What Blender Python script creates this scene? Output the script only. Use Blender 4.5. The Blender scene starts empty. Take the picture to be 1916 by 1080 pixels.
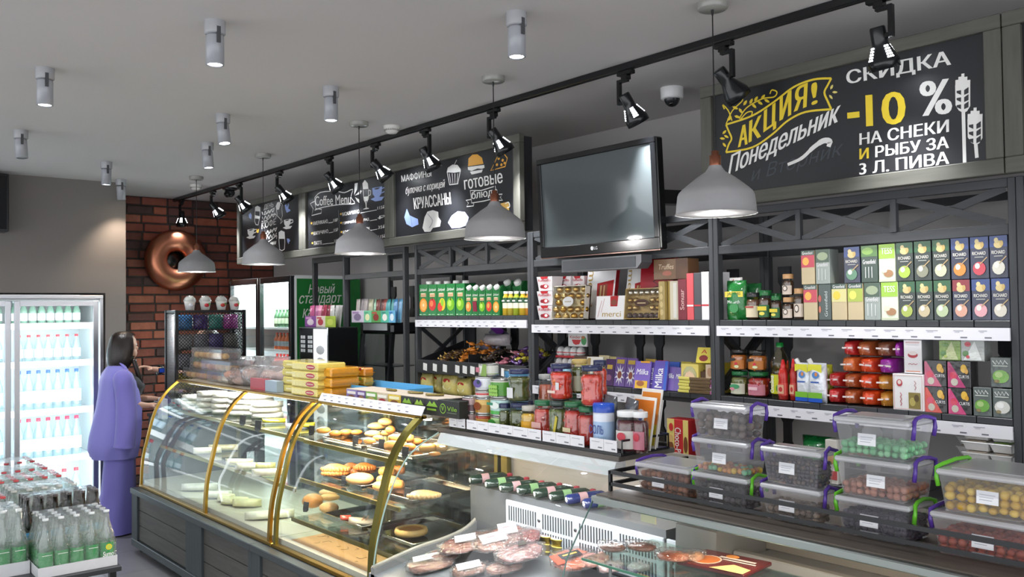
import bpy, math, random
import numpy as np
from mathutils import Vector, Matrix
from mathutils.geometry import delaunay_2d_cdt
random.seed(7)
S = bpy.context.scene
C = S.collection
PI = math.pi

# ---------------------------------------------------------------- camera
F, YAW, PIT, ROL, H = 1653.93, math.radians(39.912), math.radians(1.3905), math.radians(-0.7127), 1.83
fwd = Vector((-math.cos(YAW)*math.cos(PIT), math.sin(YAW)*math.cos(PIT), math.sin(PIT)))
rgt = fwd.cross(Vector((0, 0, 1))).normalized()
upv = rgt.cross(fwd)
r2 = rgt*math.cos(ROL)+upv*math.sin(ROL)
u2 = -rgt*math.sin(ROL)+upv*math.cos(ROL)
CP = Vector((0, 0, H))
cd = bpy.data.cameras.new('camera')
cam = bpy.data.objects.new('camera', cd)
C.objects.link(cam)
cd.sensor_width = 36
cd.lens = 36*F/1916
cd.clip_start = .05
R = Matrix((r2, u2, -fwd)).transposed().to_4x4()
cam.matrix_world = Matrix.Translation(CP) @ R
S.camera = cam

# ---------------------------------------------------------------- world, exposure
S.view_settings.view_transform = 'Standard'
S.view_settings.look = 'None'
S.view_settings.exposure = 0.8
S.view_settings.gamma = 1
w = bpy.data.worlds.new('world')
S.world = w
w.use_nodes = True
w.node_tree.nodes['Background'].inputs[0].default_value = (.93, .96, 1, 1)
w.node_tree.nodes['Background'].inputs[1].default_value = 1.26
S.cycles.max_bounces = 8
S.cycles.diffuse_bounces = 3
S.cycles.glossy_bounces = 3
S.cycles.transparent_max_bounces = 24
S.cycles.sample_clamp_indirect = 4
S.cycles.caustics_reflective = False
S.cycles.caustics_refractive = False
S.cycles.use_denoising = True


def at(px, py, **k):
    """The point of a plane X=, Y= or Z= of the shop that the photograph shows at a pixel."""
    d = fwd+r2*((px-958)/F)-u2*((py-540)/F)
    (ax, v), = k.items()
    i = 'XYZ'.index(ax)
    return CP+d*((v-CP[i])/d[i])


# ---------------------------------------------------------------- colours and materials
_lin = {}


def lin(c):
    """'#rrggbb' -> linear rgba"""
    if c not in _lin:
        v = [int(c[i:i+2], 16)/255 for i in (1, 3, 5)]
        _lin[c] = tuple((x/12.92 if x <= .04045 else ((x+.055)/1.055)**2.4) for x in v)+(1,)
    return _lin[c]


_mats = {}


def newmat(name):
    m = bpy.data.materials.new(name)
    m.use_nodes = True
    nt = m.node_tree
    return m, nt, nt.nodes['Principled BSDF'], nt.nodes['Material Output']


def MAT(kind):
    """Shared surface kinds; each takes its colour from the mesh's own face colours."""
    if kind in _mats:
        return _mats[kind]
    m, nt, b, out = newmat(kind)
    N, L = nt.nodes.new, nt.links.new
    a = N('ShaderNodeAttribute')
    a.attribute_name = 'Col'
    col = a.outputs['Color']
    tc = N('ShaderNodeTexCoord')

    def noise(scale, detail=3, vec=None):
        n = N('ShaderNodeTexNoise')
        n.inputs['Scale'].default_value = scale
        n.inputs['Detail'].default_value = detail
        L(vec or tc.outputs['Object'], n.inputs['Vector'])
        return n.outputs['Fac']

    def bump(h, strength, dist):
        bn = N('ShaderNodeBump')
        bn.inputs['Strength'].default_value = strength
        bn.inputs['Distance'].default_value = dist
        L(h, bn.inputs['Height'])
        L(bn.outputs['Normal'], b.inputs['Normal'])

    def vary(fac, amt):
        """multiply the colour by 1 +- amt, following a pattern of the thing's own"""
        mr = N('ShaderNodeMapRange')
        mr.inputs['To Min'].default_value = 1-amt
        mr.inputs['To Max'].default_value = 1+amt
        L(fac, mr.inputs['Value'])
        mx = N('ShaderNodeMix')
        mx.data_type = 'RGBA'
        mx.blend_type = 'MULTIPLY'
        mx.inputs['Factor'].default_value = 1
        L(col, mx.inputs['A'])
        L(mr.outputs['Result'], mx.inputs['B'])
        return mx.outputs['Result']
    P = b.inputs
    P['Roughness'].default_value = .55
    if kind == 'card':
        P['Roughness'].default_value = .42
        col = vary(noise(40), .05)
    elif kind == 'gloss':
        P['Roughness'].default_value = .22
    elif kind == 'screen':
        P['Roughness'].default_value = .07
        P['IOR'].default_value = 1.6
    elif kind == 'matte':
        P['Roughness'].default_value = .85
        col = vary(noise(25), .06)
    elif kind == 'paint':          # wall and ceiling paint
        P['Roughness'].default_value = .8
        col = vary(noise(1.3), .03)
        bump(noise(180, 2), .08, .002)
    elif kind == 'film':           # crinkled plastic packaging
        P['Roughness'].default_value = .2
        P['Coat Weight'].default_value = .6
        P['Coat Roughness'].default_value = .08
        bump(noise(45, 2), .55, .008)
        col = vary(noise(60, 2), .12)
    elif kind == 'metal':
        P['Metallic'].default_value = 1
        P['Roughness'].default_value = .3
    elif kind == 'chrome':
        P['Metallic'].default_value = 1
        P['Roughness'].default_value = .1
    elif kind == 'bakery':
        P['Roughness'].default_value = .5
        col = vary(noise(22, 4), .28)
        bump(noise(60, 3), .4, .004)
    elif kind == 'meat':
        P['Roughness'].default_value = .3
        col = vary(noise(35, 4), .3)
        bump(noise(50, 3), .5, .004)
    elif kind == 'cloth':
        P['Roughness'].default_value = .75
        P['Sheen Weight'].default_value = .25
        bump(noise(9, 2), .25, .02)
    elif kind == 'skin':
        P['Roughness'].default_value = .5
        P['Subsurface Weight'].default_value = .1
        P['Subsurface Radius'].default_value = (.01, .004, .002)
    elif kind == 'hair':
        P['Roughness'].default_value = .35
        mp = N('ShaderNodeMapping')
        mp.inputs['Scale'].default_value = (140, 140, 6)
        L(tc.outputs['Object'], mp.inputs['Vector'])
        n = noise(1, 2, mp.outputs['Vector'])
        col = vary(n, .35)
        bump(n, .5, .004)
    elif kind in ('wood', 'woodz'):          # grey-stained wood, grain along x or along z
        P['Roughness'].default_value = .6
        mp = N('ShaderNodeMapping')
        mp.inputs['Scale'].default_value = (1.2, 14, 14) if kind == 'wood' else (14, 14, 1.2)
        L(tc.outputs['Object'], mp.inputs['Vector'])
        n = noise(3.2, 6, mp.outputs['Vector'])
        col = vary(n, .45)
        bump(n, .25, .002)
    elif kind == 'tile':           # large grey floor tiles
        P['Roughness'].default_value = .35
        br = N('ShaderNodeTexBrick')
        br.offset = 0
        for k, v in (('Scale', 1), ('Mortar Size', .004), ('Brick Width', .6), ('Row Height', .6)):
            br.inputs[k].default_value = v
        L(tc.outputs['Object'], br.inputs['Vector'])
        br.inputs['Color1'].default_value = lin('#8f8d8b')
        br.inputs['Color2'].default_value = lin('#86858a')
        br.inputs['Mortar'].default_value = lin('#6c6a69')
        col = br.outputs['Color']
        col = vary(noise(6, 5), .12)
    elif kind == 'brick':
        P['Roughness'].default_value = .8
        n = noise(14, 5)
        col = vary(n, .35)
        bump(noise(45, 4), .6, .006)
    L(col, P['Base Color'])
    _mats[kind] = m
    return m


def clear(name, tint=(1, 1, 1), f0=.06, rough=.02, haze=0., crinkle=0.):
    """Thin clear glass or plastic: what lies behind shows through, reflections rise towards grazing angles; haze whitens it."""
    if name in _mats:
        return _mats[name]
    m, nt, b, out = newmat(name)
    N, L = nt.nodes.new, nt.links.new
    nt.nodes.remove(b)
    tr = N('ShaderNodeBsdfTransparent')
    tr.inputs[0].default_value = tint+(1,)
    base = tr.outputs[0]
    if haze:
        df = N('ShaderNodeBsdfDiffuse')
        df.inputs[0].default_value = (.9, .9, .92, 1)
        tl = N('ShaderNodeBsdfTranslucent')
        tl.inputs[0].default_value = (.9, .9, .92, 1)
        ad = N('ShaderNodeMixShader')
        ad.inputs[0].default_value = .5
        L(df.outputs[0], ad.inputs[1])
        L(tl.outputs[0], ad.inputs[2])
        mh = N('ShaderNodeMixShader')
        mh.inputs[0].default_value = haze
        L(base, mh.inputs[1])
        L(ad.outputs[0], mh.inputs[2])
        base = mh.outputs[0]
    gl = N('ShaderNodeBsdfGlossy')
    gl.inputs['Roughness'].default_value = rough
    lw = N('ShaderNodeLayerWeight')
    lw.inputs['Blend'].default_value = .5
    mr = N('ShaderNodeMath')
    mr.operation = 'POWER'
    L(lw.outputs['Facing'], mr.inputs[0])
    mr.inputs[1].default_value = 3.5
    ma = N('ShaderNodeMapRange')
    ma.inputs['To Min'].default_value = f0
    ma.inputs['To Max'].default_value = .75
    L(mr.outputs[0], ma.inputs['Value'])
    if crinkle:
        tc = N('ShaderNodeTexCoord')
        nz = N('ShaderNodeTexNoise')
        nz.inputs['Scale'].default_value = crinkle
        L(tc.outputs['Object'], nz.inputs['Vector'])
        bn = N('ShaderNodeBump')
        bn.inputs['Strength'].default_value = .9
        bn.inputs['Distance'].default_value = .02
        L(nz.outputs['Fac'], bn.inputs['Height'])
        L(bn.outputs['Normal'], gl.inputs['Normal'])
        L(bn.outputs['Normal'], lw.inputs['Normal'])
    mx = N('ShaderNodeMixShader')
    L(ma.outputs['Result'], mx.inputs[0])
    L(base, mx.inputs[1])
    L(gl.outputs[0], mx.inputs[2])
    L(mx.outputs[0], out.inputs['Surface'])
    _mats[name] = m
    return m


def glow(name, color, strength):
    if name in _mats:
        return _mats[name]
    m, nt, b, out = newmat(name)
    b.inputs['Base Color'].default_value = (.8, .8, .8, 1)
    b.inputs['Emission Color'].default_value = color+(1,)
    b.inputs['Emission Strength'].default_value = strength
    _mats[name] = m
    return m


GLASS = clear('clear_glass', (.97, 1, .985), .05)
GREENGLASS = clear('glass_edge', (.45, .72, .62), .1)
BOTTLE = clear('clear_bottle', (.86, .95, .98), .06, .05, .06)
BROWNGLASS = clear('brown_bottle_glass', (.16, .09, .06), .08, .05)
JARGLASS = clear('jar_glass', (.97, .99, .97), .07)
BOXPLASTIC = clear('frosted_box_plastic', (.97, .97, .98), .05, .12, .16)
LIDPLASTIC = clear('frosted_lid_plastic', (.95, .95, .97), .06, .2, .8)
WRAP = clear('crinkled_wrap', (.98, .98, .98), .06, .1, .08, 38)
HAZYWRAP = clear('hazy_wrap', (.97, .97, .98), .07, .15, .33, 30)
LED = glow('white_led', (.9, .95, 1), 14)
DIMLED = glow('dim_led', (.9, .95, 1), 2.2)
WARMLED = glow('warm_led', (1, .78, .55), 14)
GLASSES = (GLASS, GREENGLASS)


# ---------------------------------------------------------------- mesh builder
class MB:
    """Collects shapes with a colour per face and links them as ONE mesh object."""

    def __init__(s):
        s.v, s.f, s.c, s.sm = [], [], [], []
        s.k = 0

    def add(s, vs, fs, col, smooth=False, M=None):
        b = len(s.v)
        if M is not None:
            vs = [M @ Vector(p) for p in vs]
        s.v.extend(tuple(p) for p in vs)
        many = isinstance(col, list)
        for i, f in enumerate(fs):
            s.f.append([b+j for j in f])
            s.c.append(lin(col[i] if many else col))
            s.sm.append(smooth)
        return s

    def box(s, x0, x1, y0, y1, z0, z1, col, bev=0, M=None, front=None):
        """front: another colour for the face that looks to -y"""
        if x0 > x1: x0, x1 = x1, x0
        if y0 > y1: y0, y1 = y1, y0
        if z0 > z1: z0, z1 = z1, z0
        if not bev:
            v = [(x, y, z) for x in (x0, x1) for y in (y0, y1) for z in (z0, z1)]
            f = [(0, 1, 3, 2), (4, 6, 7, 5), (0, 4, 5, 1), (2, 3, 7, 6), (0, 2, 6, 4), (1, 5, 7, 3)]
            return s.add(v, f, [col, col, front or col, col, col, col], M=M)
        b = min(bev, (x1-x0)*.49, (y1-y0)*.49, (z1-z0)*.49)
        v, ix = [], {}
        X, Y, Z = (x0, x1), (y0, y1), (z0, z1)
        for i in (0, 1):
            for j in (0, 1):
                for k in (0, 1):
                    sx, sy, sz = 1-2*i, 1-2*j, 1-2*k
                    for a in range(3):
                        d = [b, b, b]
                        d[a] = 0
                        ix[i, j, k, a] = len(v)
                        v.append((X[i]+sx*d[0], Y[j]+sy*d[1], Z[k]+sz*d[2]))
        f, c = [], []
        for a in range(3):
            o = [q for q in range(3) if q != a]
            for e in (0, 1):
                q = []
                for p, r in ((0, 0), (1, 0), (1, 1), (0, 1)):
                    k = [0, 0, 0]
                    k[a] = e
                    k[o[0]] = p
                    k[o[1]] = r
                    q.append(ix[tuple(k)+(a,)])
                if (a in (0, 2)) == (e == 0): q.reverse()
                f.append(q)
                c.append(front if (front and a == 1 and e == 0) else col)
        for a in range(3):
            o = [q for q in range(3) if q != a]
            for p in (0, 1):
                for r in (0, 1):
                    k0, k1 = [0, 0, 0], [0, 0, 0]
                    k0[o[0]] = k1[o[0]] = p
                    k0[o[1]] = k1[o[1]] = r
                    k1[a] = 1
                    f.append([ix[tuple(k0)+(o[0],)], ix[tuple(k1)+(o[0],)], ix[tuple(k1)+(o[1],)], ix[tuple(k0)+(o[1],)]])
                    c.append(col)
        for i in (0, 1):
            for j in (0, 1):
                for k in (0, 1):
                    f.append([ix[i, j, k, a] for a in range(3)])
                    c.append(col)
        return s.add(v, f, c, M=M)

    def lathe(s, prof, col, n=20, M=None, smooth=True, cap=True, squash=1):
        """prof: (r, z) or (r, z, colour of the band that starts here), going up the axis"""
        v, f, c = [], [], []
        cur = col
        for i, p in enumerate(prof):
            for k in range(n):
                a = 2*PI*k/n
                v.append((p[0]*math.cos(a), p[0]*math.sin(a)*squash, p[1]))
            if len(p) > 2: cur = p[2]
            if i < len(prof)-1:
                for k in range(n):
                    k2 = (k+1) % n
                    f.append((i*n+k, i*n+k2, (i+1)*n+k2, (i+1)*n+k))
                    c.append(cur)
        s.add(v, f, c, smooth, M)
        if cap:
            for i, rev in ((0, True), (len(prof)-1, False)):
                if prof[i][0] > 1e-5:
                    q = [v[i*n+k] for k in range(n)]
                    s.add(q, [list(range(n))[::-1] if rev else list(range(n))], (prof[i][2] if len(prof[i]) > 2 else (col if i == 0 else cur)), M=M)
        return s

    def cyl(s, r, z0, z1, col, n=16, M=None):
        return s.lathe([(r, z0), (r, z1)], col, n, M)

    def tube(s, pts, r, col, n=8, closed=False, M=None, flat=1):
        pts = [Vector(p) for p in pts]
        v, f = [], []
        m = len(pts)
        up = Vector((0, 0, 1))
        for i, p in enumerate(pts):
            t = (pts[(i+1) % m]-pts[i-1]) if closed else (pts[min(i+1, m-1)]-pts[max(i-1, 0)])
            t.normalize()
            u = up if abs(t.z) < .9 else Vector((1, 0, 0))
            a = t.cross(u).normalized()
            b = a.cross(t)
            rr = r[i] if isinstance(r, (list, tuple)) else r
            for k in range(n):
                g = 2*PI*(k+.5)/n
                v.append(p+a*(rr*math.cos(g))+b*(rr*math.sin(g)*flat))
        for i in range(m if closed else m-1):
            j = (i+1) % m
            for k in range(n):
                k2 = (k+1) % n
                f.append((i*n+k, i*n+k2, j*n+k2, j*n+k))
        if not closed:
            f.append(list(range(n))[::-1])
            f.append([(m-1)*n+k for k in range(n)])
        return s.add(v, f, col, n > 5, M)

    def prism(s, poly, y0, y1, col, M=None, axis='y'):
        """poly: points (x, z) for axis y, (y, z) for axis x, (x, y) for axis z"""
        n = len(poly)
        mk = {'y': lambda p, d: (p[0], d, p[1]), 'x': lambda p, d: (d, p[0], p[1]), 'z': lambda p, d: (p[0], p[1], d)}[axis]
        v = [mk(p, y0) for p in poly]+[mk(p, y1) for p in poly]
        f = [list(range(n)), list(range(2*n-1, n-1, -1))]+[(i, n+i, n+(i+1) % n, (i+1) % n) for i in range(n)]
        return s.add(v, f, col, M=M)

    def ell(s, c, r, col, nu=12, nv=8, M=None, jit=0, seed=0):
        rnd = random.Random(seed)
        v = [(c[0], c[1], c[2]-r[2])]
        for i in range(1, nv):
            a = -PI/2+PI*i/nv
            for k in range(nu):
                g = 2*PI*k/nu
                q = 1+(rnd.random()-.5)*jit
                v.append((c[0]+r[0]*q*math.cos(a)*math.cos(g), c[1]+r[1]*q*math.cos(a)*math.sin(g), c[2]+r[2]*q*math.sin(a)))
        v.append((c[0], c[1], c[2]+r[2]))
        f = [(0, 1+(k+1) % nu, 1+k) for k in range(nu)]
        for i in range(nv-2):
            for k in range(nu):
                k2 = (k+1) % nu
                f.append((1+i*nu+k, 1+i*nu+k2, 1+(i+1)*nu+k2, 1+(i+1)*nu+k))
        b = 1+(nv-2)*nu
        f += [(b+k, b+(k+1) % nu, len(v)-1) for k in range(nu)]
        return s.add(v, f, col, True, M)

    def pillow(s, x0, x1, y0, y1, z0, z1, col, n=7, M=None, ends='z', crimp=.012, seed=0, jit=.0, pw=.45):
        """a filled bag: flat crimped ends along z (or x), puffed between; front looks to -y"""
        rnd = random.Random(seed)
        v, f = [], []
        ym, hy = (y0+y1)/2, (y1-y0)/2
        for i in range(n+1):
            for j in range(n+1):
                a, b = i/n, j/n
                t = (a if ends == 'x' else b)
                u = (b if ends == 'x' else a)
                h = math.sin(PI*t)**pw * (.25+.75*math.sin(PI*u)**.5) if 0 < t < 1 else 0.03
                h += (rnd.random()-.5)*jit
                v.append((x0+(x1-x0)*a, ym-hy*h, z0+(z1-z0)*b))
                v.append((x0+(x1-x0)*a, ym+hy*h, z0+(z1-z0)*b))
        q = lambda i, j, k: 2*(i*(n+1)+j)+k
        for i in range(n):
            for j in range(n):
                f.append((q(i, j, 0), q(i+1, j, 0), q(i+1, j+1, 0), q(i, j+1, 0)))
                f.append((q(i, j, 1), q(i, j+1, 1), q(i+1, j+1, 1), q(i+1, j, 1)))
        for i in range(n):
            f.append((q(i, 0, 0), q(i, 0, 1), q(i+1, 0, 1), q(i+1, 0, 0)))
            f.append((q(i, n, 0), q(i+1, n, 0), q(i+1, n, 1), q(i, n, 1)))
            f.append((q(0, i, 0), q(0, i+1, 0), q(0, i+1, 1), q(0, i, 1)))
            f.append((q(n, i, 0), q(n, i, 1), q(n, i+1, 1), q(n, i+1, 0)))
        return s.add(v, f, col, True, M)

    # flat marks on a face that looks to -y (printing on a package, paint on a board)
    def lift(s, y):
        """each mark a hair in front of the one before, so that overlapping ones do not coincide"""
        s.k += 1
        return y-s.k*2e-5

    def flat(s, poly, y, col, t=.0006, M=None):
        y = s.lift(y)
        return s.prism(poly, y-t, y, col, M)

    def rect(s, x0, x1, z0, z1, y, col, t=.0006, M=None):
        return s.box(x0, x1, y-t, y, z0, z1, col, M=M)

    def disc(s, x, z, rx, rz, y, col, n=16, t=.0006, M=None):
        return s.flat([(x+rx*math.cos(2*PI*k/n), z+rz*math.sin(2*PI*k/n)) for k in range(n)], y, col, t, M)

    def stroke(s, pts, wd, y, col, t=.0006, closed=False, smooth=0, M=None):
        y = s.lift(y)
        pts = curve(pts, smooth, closed) if smooth else pts
        pts = [Vector((p[0], p[1])) for p in pts]
        m = len(pts)
        Lf, Rt = [], []
        for i, p in enumerate(pts):
            d = (pts[(i+1) % m]-pts[i-1]) if closed else (pts[min(i+1, m-1)]-pts[max(i-1, 0)])
            if d.length < 1e-9: d = Vector((1, 0))
            d.normalize()
            ww = (wd[min(i*len(wd)//m, len(wd)-1)] if isinstance(wd, (list, tuple)) else wd)/2
            nn = Vector((-d.y, d.x))*ww
            Lf.append(p+nn)
            Rt.append(p-nn)
        v, f = [], []
        for a, b in zip(Lf, Rt):
            v += [(a.x, y-t, a.y), (b.x, y-t, b.y), (a.x, y, a.y), (b.x, y, b.y)]
        for i in range(m if closed else m-1):
            j = (i+1) % m
            f += [(4*i, 4*i+1, 4*j+1, 4*j), (4*i, 4*j, 4*j+2, 4*i+2), (4*i+1, 4*i+3, 4*j+3, 4*j+1)]
        return s.add(v, f, col, M=M)

    def text(s, body, bl, br, tl, y, col, bold=0, shear=0, t=.0006, M=None):
        """lettering filling the frame bl, br, tl: each (x, z) on a plane that looks to -y"""
        v, f, (mn, mx) = glyphs(body, 0, shear)
        bl, br, tl = Vector(bl), Vector(br), Vector(tl)
        ht = (tl-bl).length
        ex = (br-bl).normalized()
        k = min(max(0, bold-.004), .04)*ht
        y = s.lift(y)
        for i, sh in enumerate((-k, 0, k) if k else (0,)):      # heavier strokes: the letters laid down again a little to each side
            out = []
            for p in v:
                a, b = (p[0]-mn[0])/(mx[0]-mn[0]), (p[1]-mn[1])/(mx[1]-mn[1])
                q = bl+ex*(k+sh)+(br-bl-ex*2*k)*a+(tl-bl)*b
                out.append((q.x, y-t-.0001*i, q.y))
            s.add(out, f, col, M=M)
        s.k += 2
        return s

    def build(s, name, mat='card', parent=None, loc=None, rz=0):
        me = bpy.data.meshes.new(name)
        me.from_pydata(s.v, [], s.f)
        me.validate()
        if len(me.polygons) == len(s.f):
            ca = me.color_attributes.new('Col', 'FLOAT_COLOR', 'CORNER')
            n = np.empty(len(me.polygons), dtype=np.int32)
            me.polygons.foreach_get('loop_total', n)
            ca.data.foreach_set('color', np.repeat(np.array(s.c, dtype=np.float32), n, axis=0).ravel())
            me.polygons.foreach_set('use_smooth', s.sm)
        else:
            ca = me.color_attributes.new('Col', 'FLOAT_COLOR', 'CORNER')
            ca.data.foreach_set('color', np.tile(np.array(s.c[0], dtype=np.float32), len(me.loops)))
        me.materials.append(MAT(mat) if isinstance(mat, str) else mat)
        o = bpy.data.objects.new(name, me)
        C.objects.link(o)
        if parent is not None: o.parent = parent
        if loc is not None: o.location = loc
        o.rotation_euler.z = rz
        return o


_gl = {}


def glyphs(body, bold=0, shear=0):
    k = (body, bold, shear)
    if k not in _gl:
        cu = bpy.data.curves.new('lettering', 'FONT')
        cu.body = body
        cu.offset = bold
        cu.shear = shear
        cu.resolution_u = 3
        cu.fill_mode = 'NONE'
        o = bpy.data.objects.new('lettering', cu)
        C.objects.link(o)
        me = bpy.data.meshes.new_from_object(o.evaluated_get(bpy.context.evaluated_depsgraph_get()))
        # outlines overlap within a letter: cut them into triangles and keep those with ink
        ed = [tuple(e.vertices) for e in me.edges]
        v, f = [], []
        if v_ := [Vector((p.co.x, p.co.y)) for p in me.vertices]:
            r = delaunay_2d_cdt(v_, ed, [], 0, 1e-6)
            v = [(p.x, p.y) for p in r[0]]
            A_, B_ = np.array([v_[e[0]] for e in ed]), np.array([v_[e[1]] for e in ed])
            for q in r[2]:
                px, py = sum(v[i][0] for i in q)/len(q), sum(v[i][1] for i in q)/len(q)
                up_ = (A_[:, 1] <= py) & (B_[:, 1] > py)
                dn_ = (A_[:, 1] > py) & (B_[:, 1] <= py)
                side = (B_[:, 0]-A_[:, 0])*(py-A_[:, 1])-(px-A_[:, 0])*(B_[:, 1]-A_[:, 1])
                if np.sum(up_ & (side > 0)) != np.sum(dn_ & (side < 0)): f.append(list(q))
        bpy.data.objects.remove(o)
        bpy.data.curves.remove(cu)
        bpy.data.meshes.remove(me)
        if not v: v, f = [(0, 0), (1, 0), (1, 1)], [(0, 1, 2)]
        xs, ys = [p[0] for p in v], [p[1] for p in v]
        _gl[k] = (v, f, ((min(xs), min(ys)), (max(xs), max(ys))))
    return _gl[k]


def curve(pts, n=6, closed=False):
    """Catmull-Rom through the points"""
    m = len(pts)
    out = []
    dim = len(pts[0])
    for i in range(m if closed else m-1):
        g = (lambda k: pts[k % m]) if closed else (lambda k: pts[max(0, min(m-1, k))])
        p0, p1, p2, p3 = g(i-1), g(i), g(i+1), g(i+2)
        for q in range(n):
            t = q/n
            out.append(tuple(.5*(2*p1[d]+(p2[d]-p0[d])*t+(2*p0[d]-5*p1[d]+4*p2[d]-p3[d])*t*t+(3*p1[d]-p0[d]-3*p2[d]+p3[d])*t**3) for d in range(dim)))
    if not closed: out.append(tuple(pts[-1]))
    return out


# ---------------------------------------------------------------- things, parts, setting
def tag(o, label, cat, group=None):
    o['label'], o['category'] = label, cat
    if group: o['group'] = group
    return o


def thing(name, label, cat, loc=(0, 0, 0), rz=0, group=None):
    o = bpy.data.objects.new(name, None)
    o.empty_display_size = .05
    C.objects.link(o)
    o.location = loc
    o.rotation_euler.z = rz
    return tag(o, label, cat, group)


def struct(mb, name, mat):
    o = mb.build(name, mat)
    o['kind'] = 'structure'
    return o


def dup(root, loc, rz=0, label=None, group=None):
    """a copy of a thing with copies of its parts and their sub-parts"""
    r = root.copy()
    C.objects.link(r)
    r.location = loc
    r.rotation_euler = (0, 0, rz)
    if label: r['label'] = label
    if group: r['group'] = group
    for ch in root.children:
        c = ch.copy()
        C.objects.link(c)
        c.parent = r
        for g in ch.children:
            d = g.copy()
            C.objects.link(d)
            d.parent = c
    return r


ORD = 'first second third fourth fifth sixth seventh eighth ninth tenth eleventh twelfth thirteenth fourteenth fifteenth sixteenth seventeenth eighteenth nineteenth twentieth'.split()


def lamp(kind, loc, energy, color=(1, 1, 1), aim=None, size=.03, angle=60, blend=.6, sizey=None):
    d = bpy.data.lights.new(kind.lower()+'_light', kind)
    d.energy = energy
    d.color = color
    if kind == 'SPOT':
        d.spot_size = math.radians(angle)
        d.spot_blend = blend
        d.shadow_soft_size = size
    elif kind == 'AREA':
        d.shape = 'RECTANGLE'
        d.size = size
        d.size_y = sizey or size
    else:
        d.shadow_soft_size = size
    o = bpy.data.objects.new(d.name, d)
    C.objects.link(o)
    o.location = loc
    if aim is not None:
        o.rotation_euler = (Vector(aim)-Vector(loc)).to_track_quat('-Z', 'Y').to_euler()
    return o


def frame_to(p, q):
    """matrix that sets a shape built along +z at p, looking towards q"""
    return Matrix.Translation(Vector(p)) @ (Vector(q)-Vector(p)).to_track_quat('Z', 'Y').to_matrix().to_4x4()

# ================================================================ the room
CZ = 3.05
XW, XB, YB = -8.56, -9.44, 4.37          # grey wall, brick wall, back wall
m = MB(); m.box(-9.7, 2.5, -3.2, 4.6, -.1, 0, '#8b8a8a'); struct(m, 'floor', 'tile')
m = MB(); m.box(-9.7, 1.4, -2.4, 4.6, CZ, CZ+.1, '#cac6c4'); struct(m, 'ceiling', 'paint')
m = MB(); m.box(-9.7, 1.4, YB, YB+.12, 0, CZ, '#b8b4b3'); struct(m, 'wall_back', 'paint')
m = MB()                                   # the wall round the built-in cooler
m.box(XB, XW, 2.325, 2.504, 0, CZ, '#7e7874')
m.box(XB, XW, -2.4, 2.325, 2.03, CZ, '#7e7874')
m.box(XB, XW, -2.4, -.9, 0, 2.03, '#7e7874')
struct(m, 'wall_left', 'paint')
m = MB()                                   # bricks laid in mortar
m.box(XB-.12, XB-.006, 2.4, YB, 0, CZ, '#3d3734')
rnd = random.Random(3)
ph, pl = .0925, .268
for i in range(int(CZ/ph)+1):
    y = 2.38-(i % 2)*pl*.5+rnd.uniform(-.02, .02)
    while y < YB:
        ln = pl*rnd.choice((1, 1, 1, .98, .55))
        a, b = max(y, 2.42), min(y+ln-.016, YB-.004)
        z0, z1 = i*ph+.008, min((i+1)*ph-.008, CZ-.004)
        if b-a > .02 and z1-z0 > .02:
            d = rnd.uniform(0, .008)
            c = rnd.choice(['#8a4a3a', '#944f3c', '#7c4436', '#6e3d33', '#86503f', '#99563f', '#5f3a33', '#4c3632', '#a0604a'])
            m.box(XB-.05, XB+.006+d, a, b, z0, z1, c, bev=.006)
        y += ln
struct(m, 'wall_brick', 'brick')
m = MB(); m.box(-8.60, 1.4, YB-.015, YB, 0, .08, '#3b3b3d'); struct(m, 'baseboard_back', 'card')


# ---------------------------------------------------------------- ceiling spotlights
def ceiling_spot(px, py, lab, lit=1, tilt=(0, 0), warm=False):
    p = at(px, py, Z=CZ)
    t = thing('ceiling_spotlight', lab, 'ceiling light', (p.x, p.y, CZ), 0, 'cylinder spotlights on the ceiling')
    m = MB(); m.lathe([(.0, -.055), (.041, -.055), (.043, -.05), (.043, 0)], '#a8a9ad', 24); m.build('canopy', 'gloss', t)
    m = MB()
    for s in (-1, 1): m.box(.041*s-.003, .041*s+.003, -.008, .008, -.098, -.03, '#4c4d50')
    m.tube([(-.04, 0, -.06), (-.02, 0, -.066), (.02, 0, -.066), (.04, 0, -.06)], .004, '#4c4d50', 6); m.build('yoke', 'gloss', t)
    M = Matrix.Translation((0, 0, -.085)) @ Matrix.Rotation(tilt[0], 4, 'X') @ Matrix.Rotation(tilt[1], 4, 'Y')
    m = MB(); m.lathe([(.030, -.098), (.037, -.098), (.037, .018), (.034, .026), (0, .026)], '#a4a6ac', 24, M=M, cap=False); m.build('lamp_body', 'gloss', t)
    m = MB(); m.lathe([(0, -.094), (.0335, -.094)], '#ffffff' if lit else '#8d8d90', 24, M=M, cap=False)
    m.build('lens', ('gloss' if not lit else DIMLED if lit < .5 else WARMLED if warm else LED), t)
    if lit:
        q = M @ Vector((0, 0, -.11)); e = M @ Vector((0, 0, -1))
        o = lamp('SPOT', q, (18 if warm else 32)*lit, (1, .8, .62) if warm else (.93, .96, 1), e, .03, 105, .8)
        o.parent = t


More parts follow.
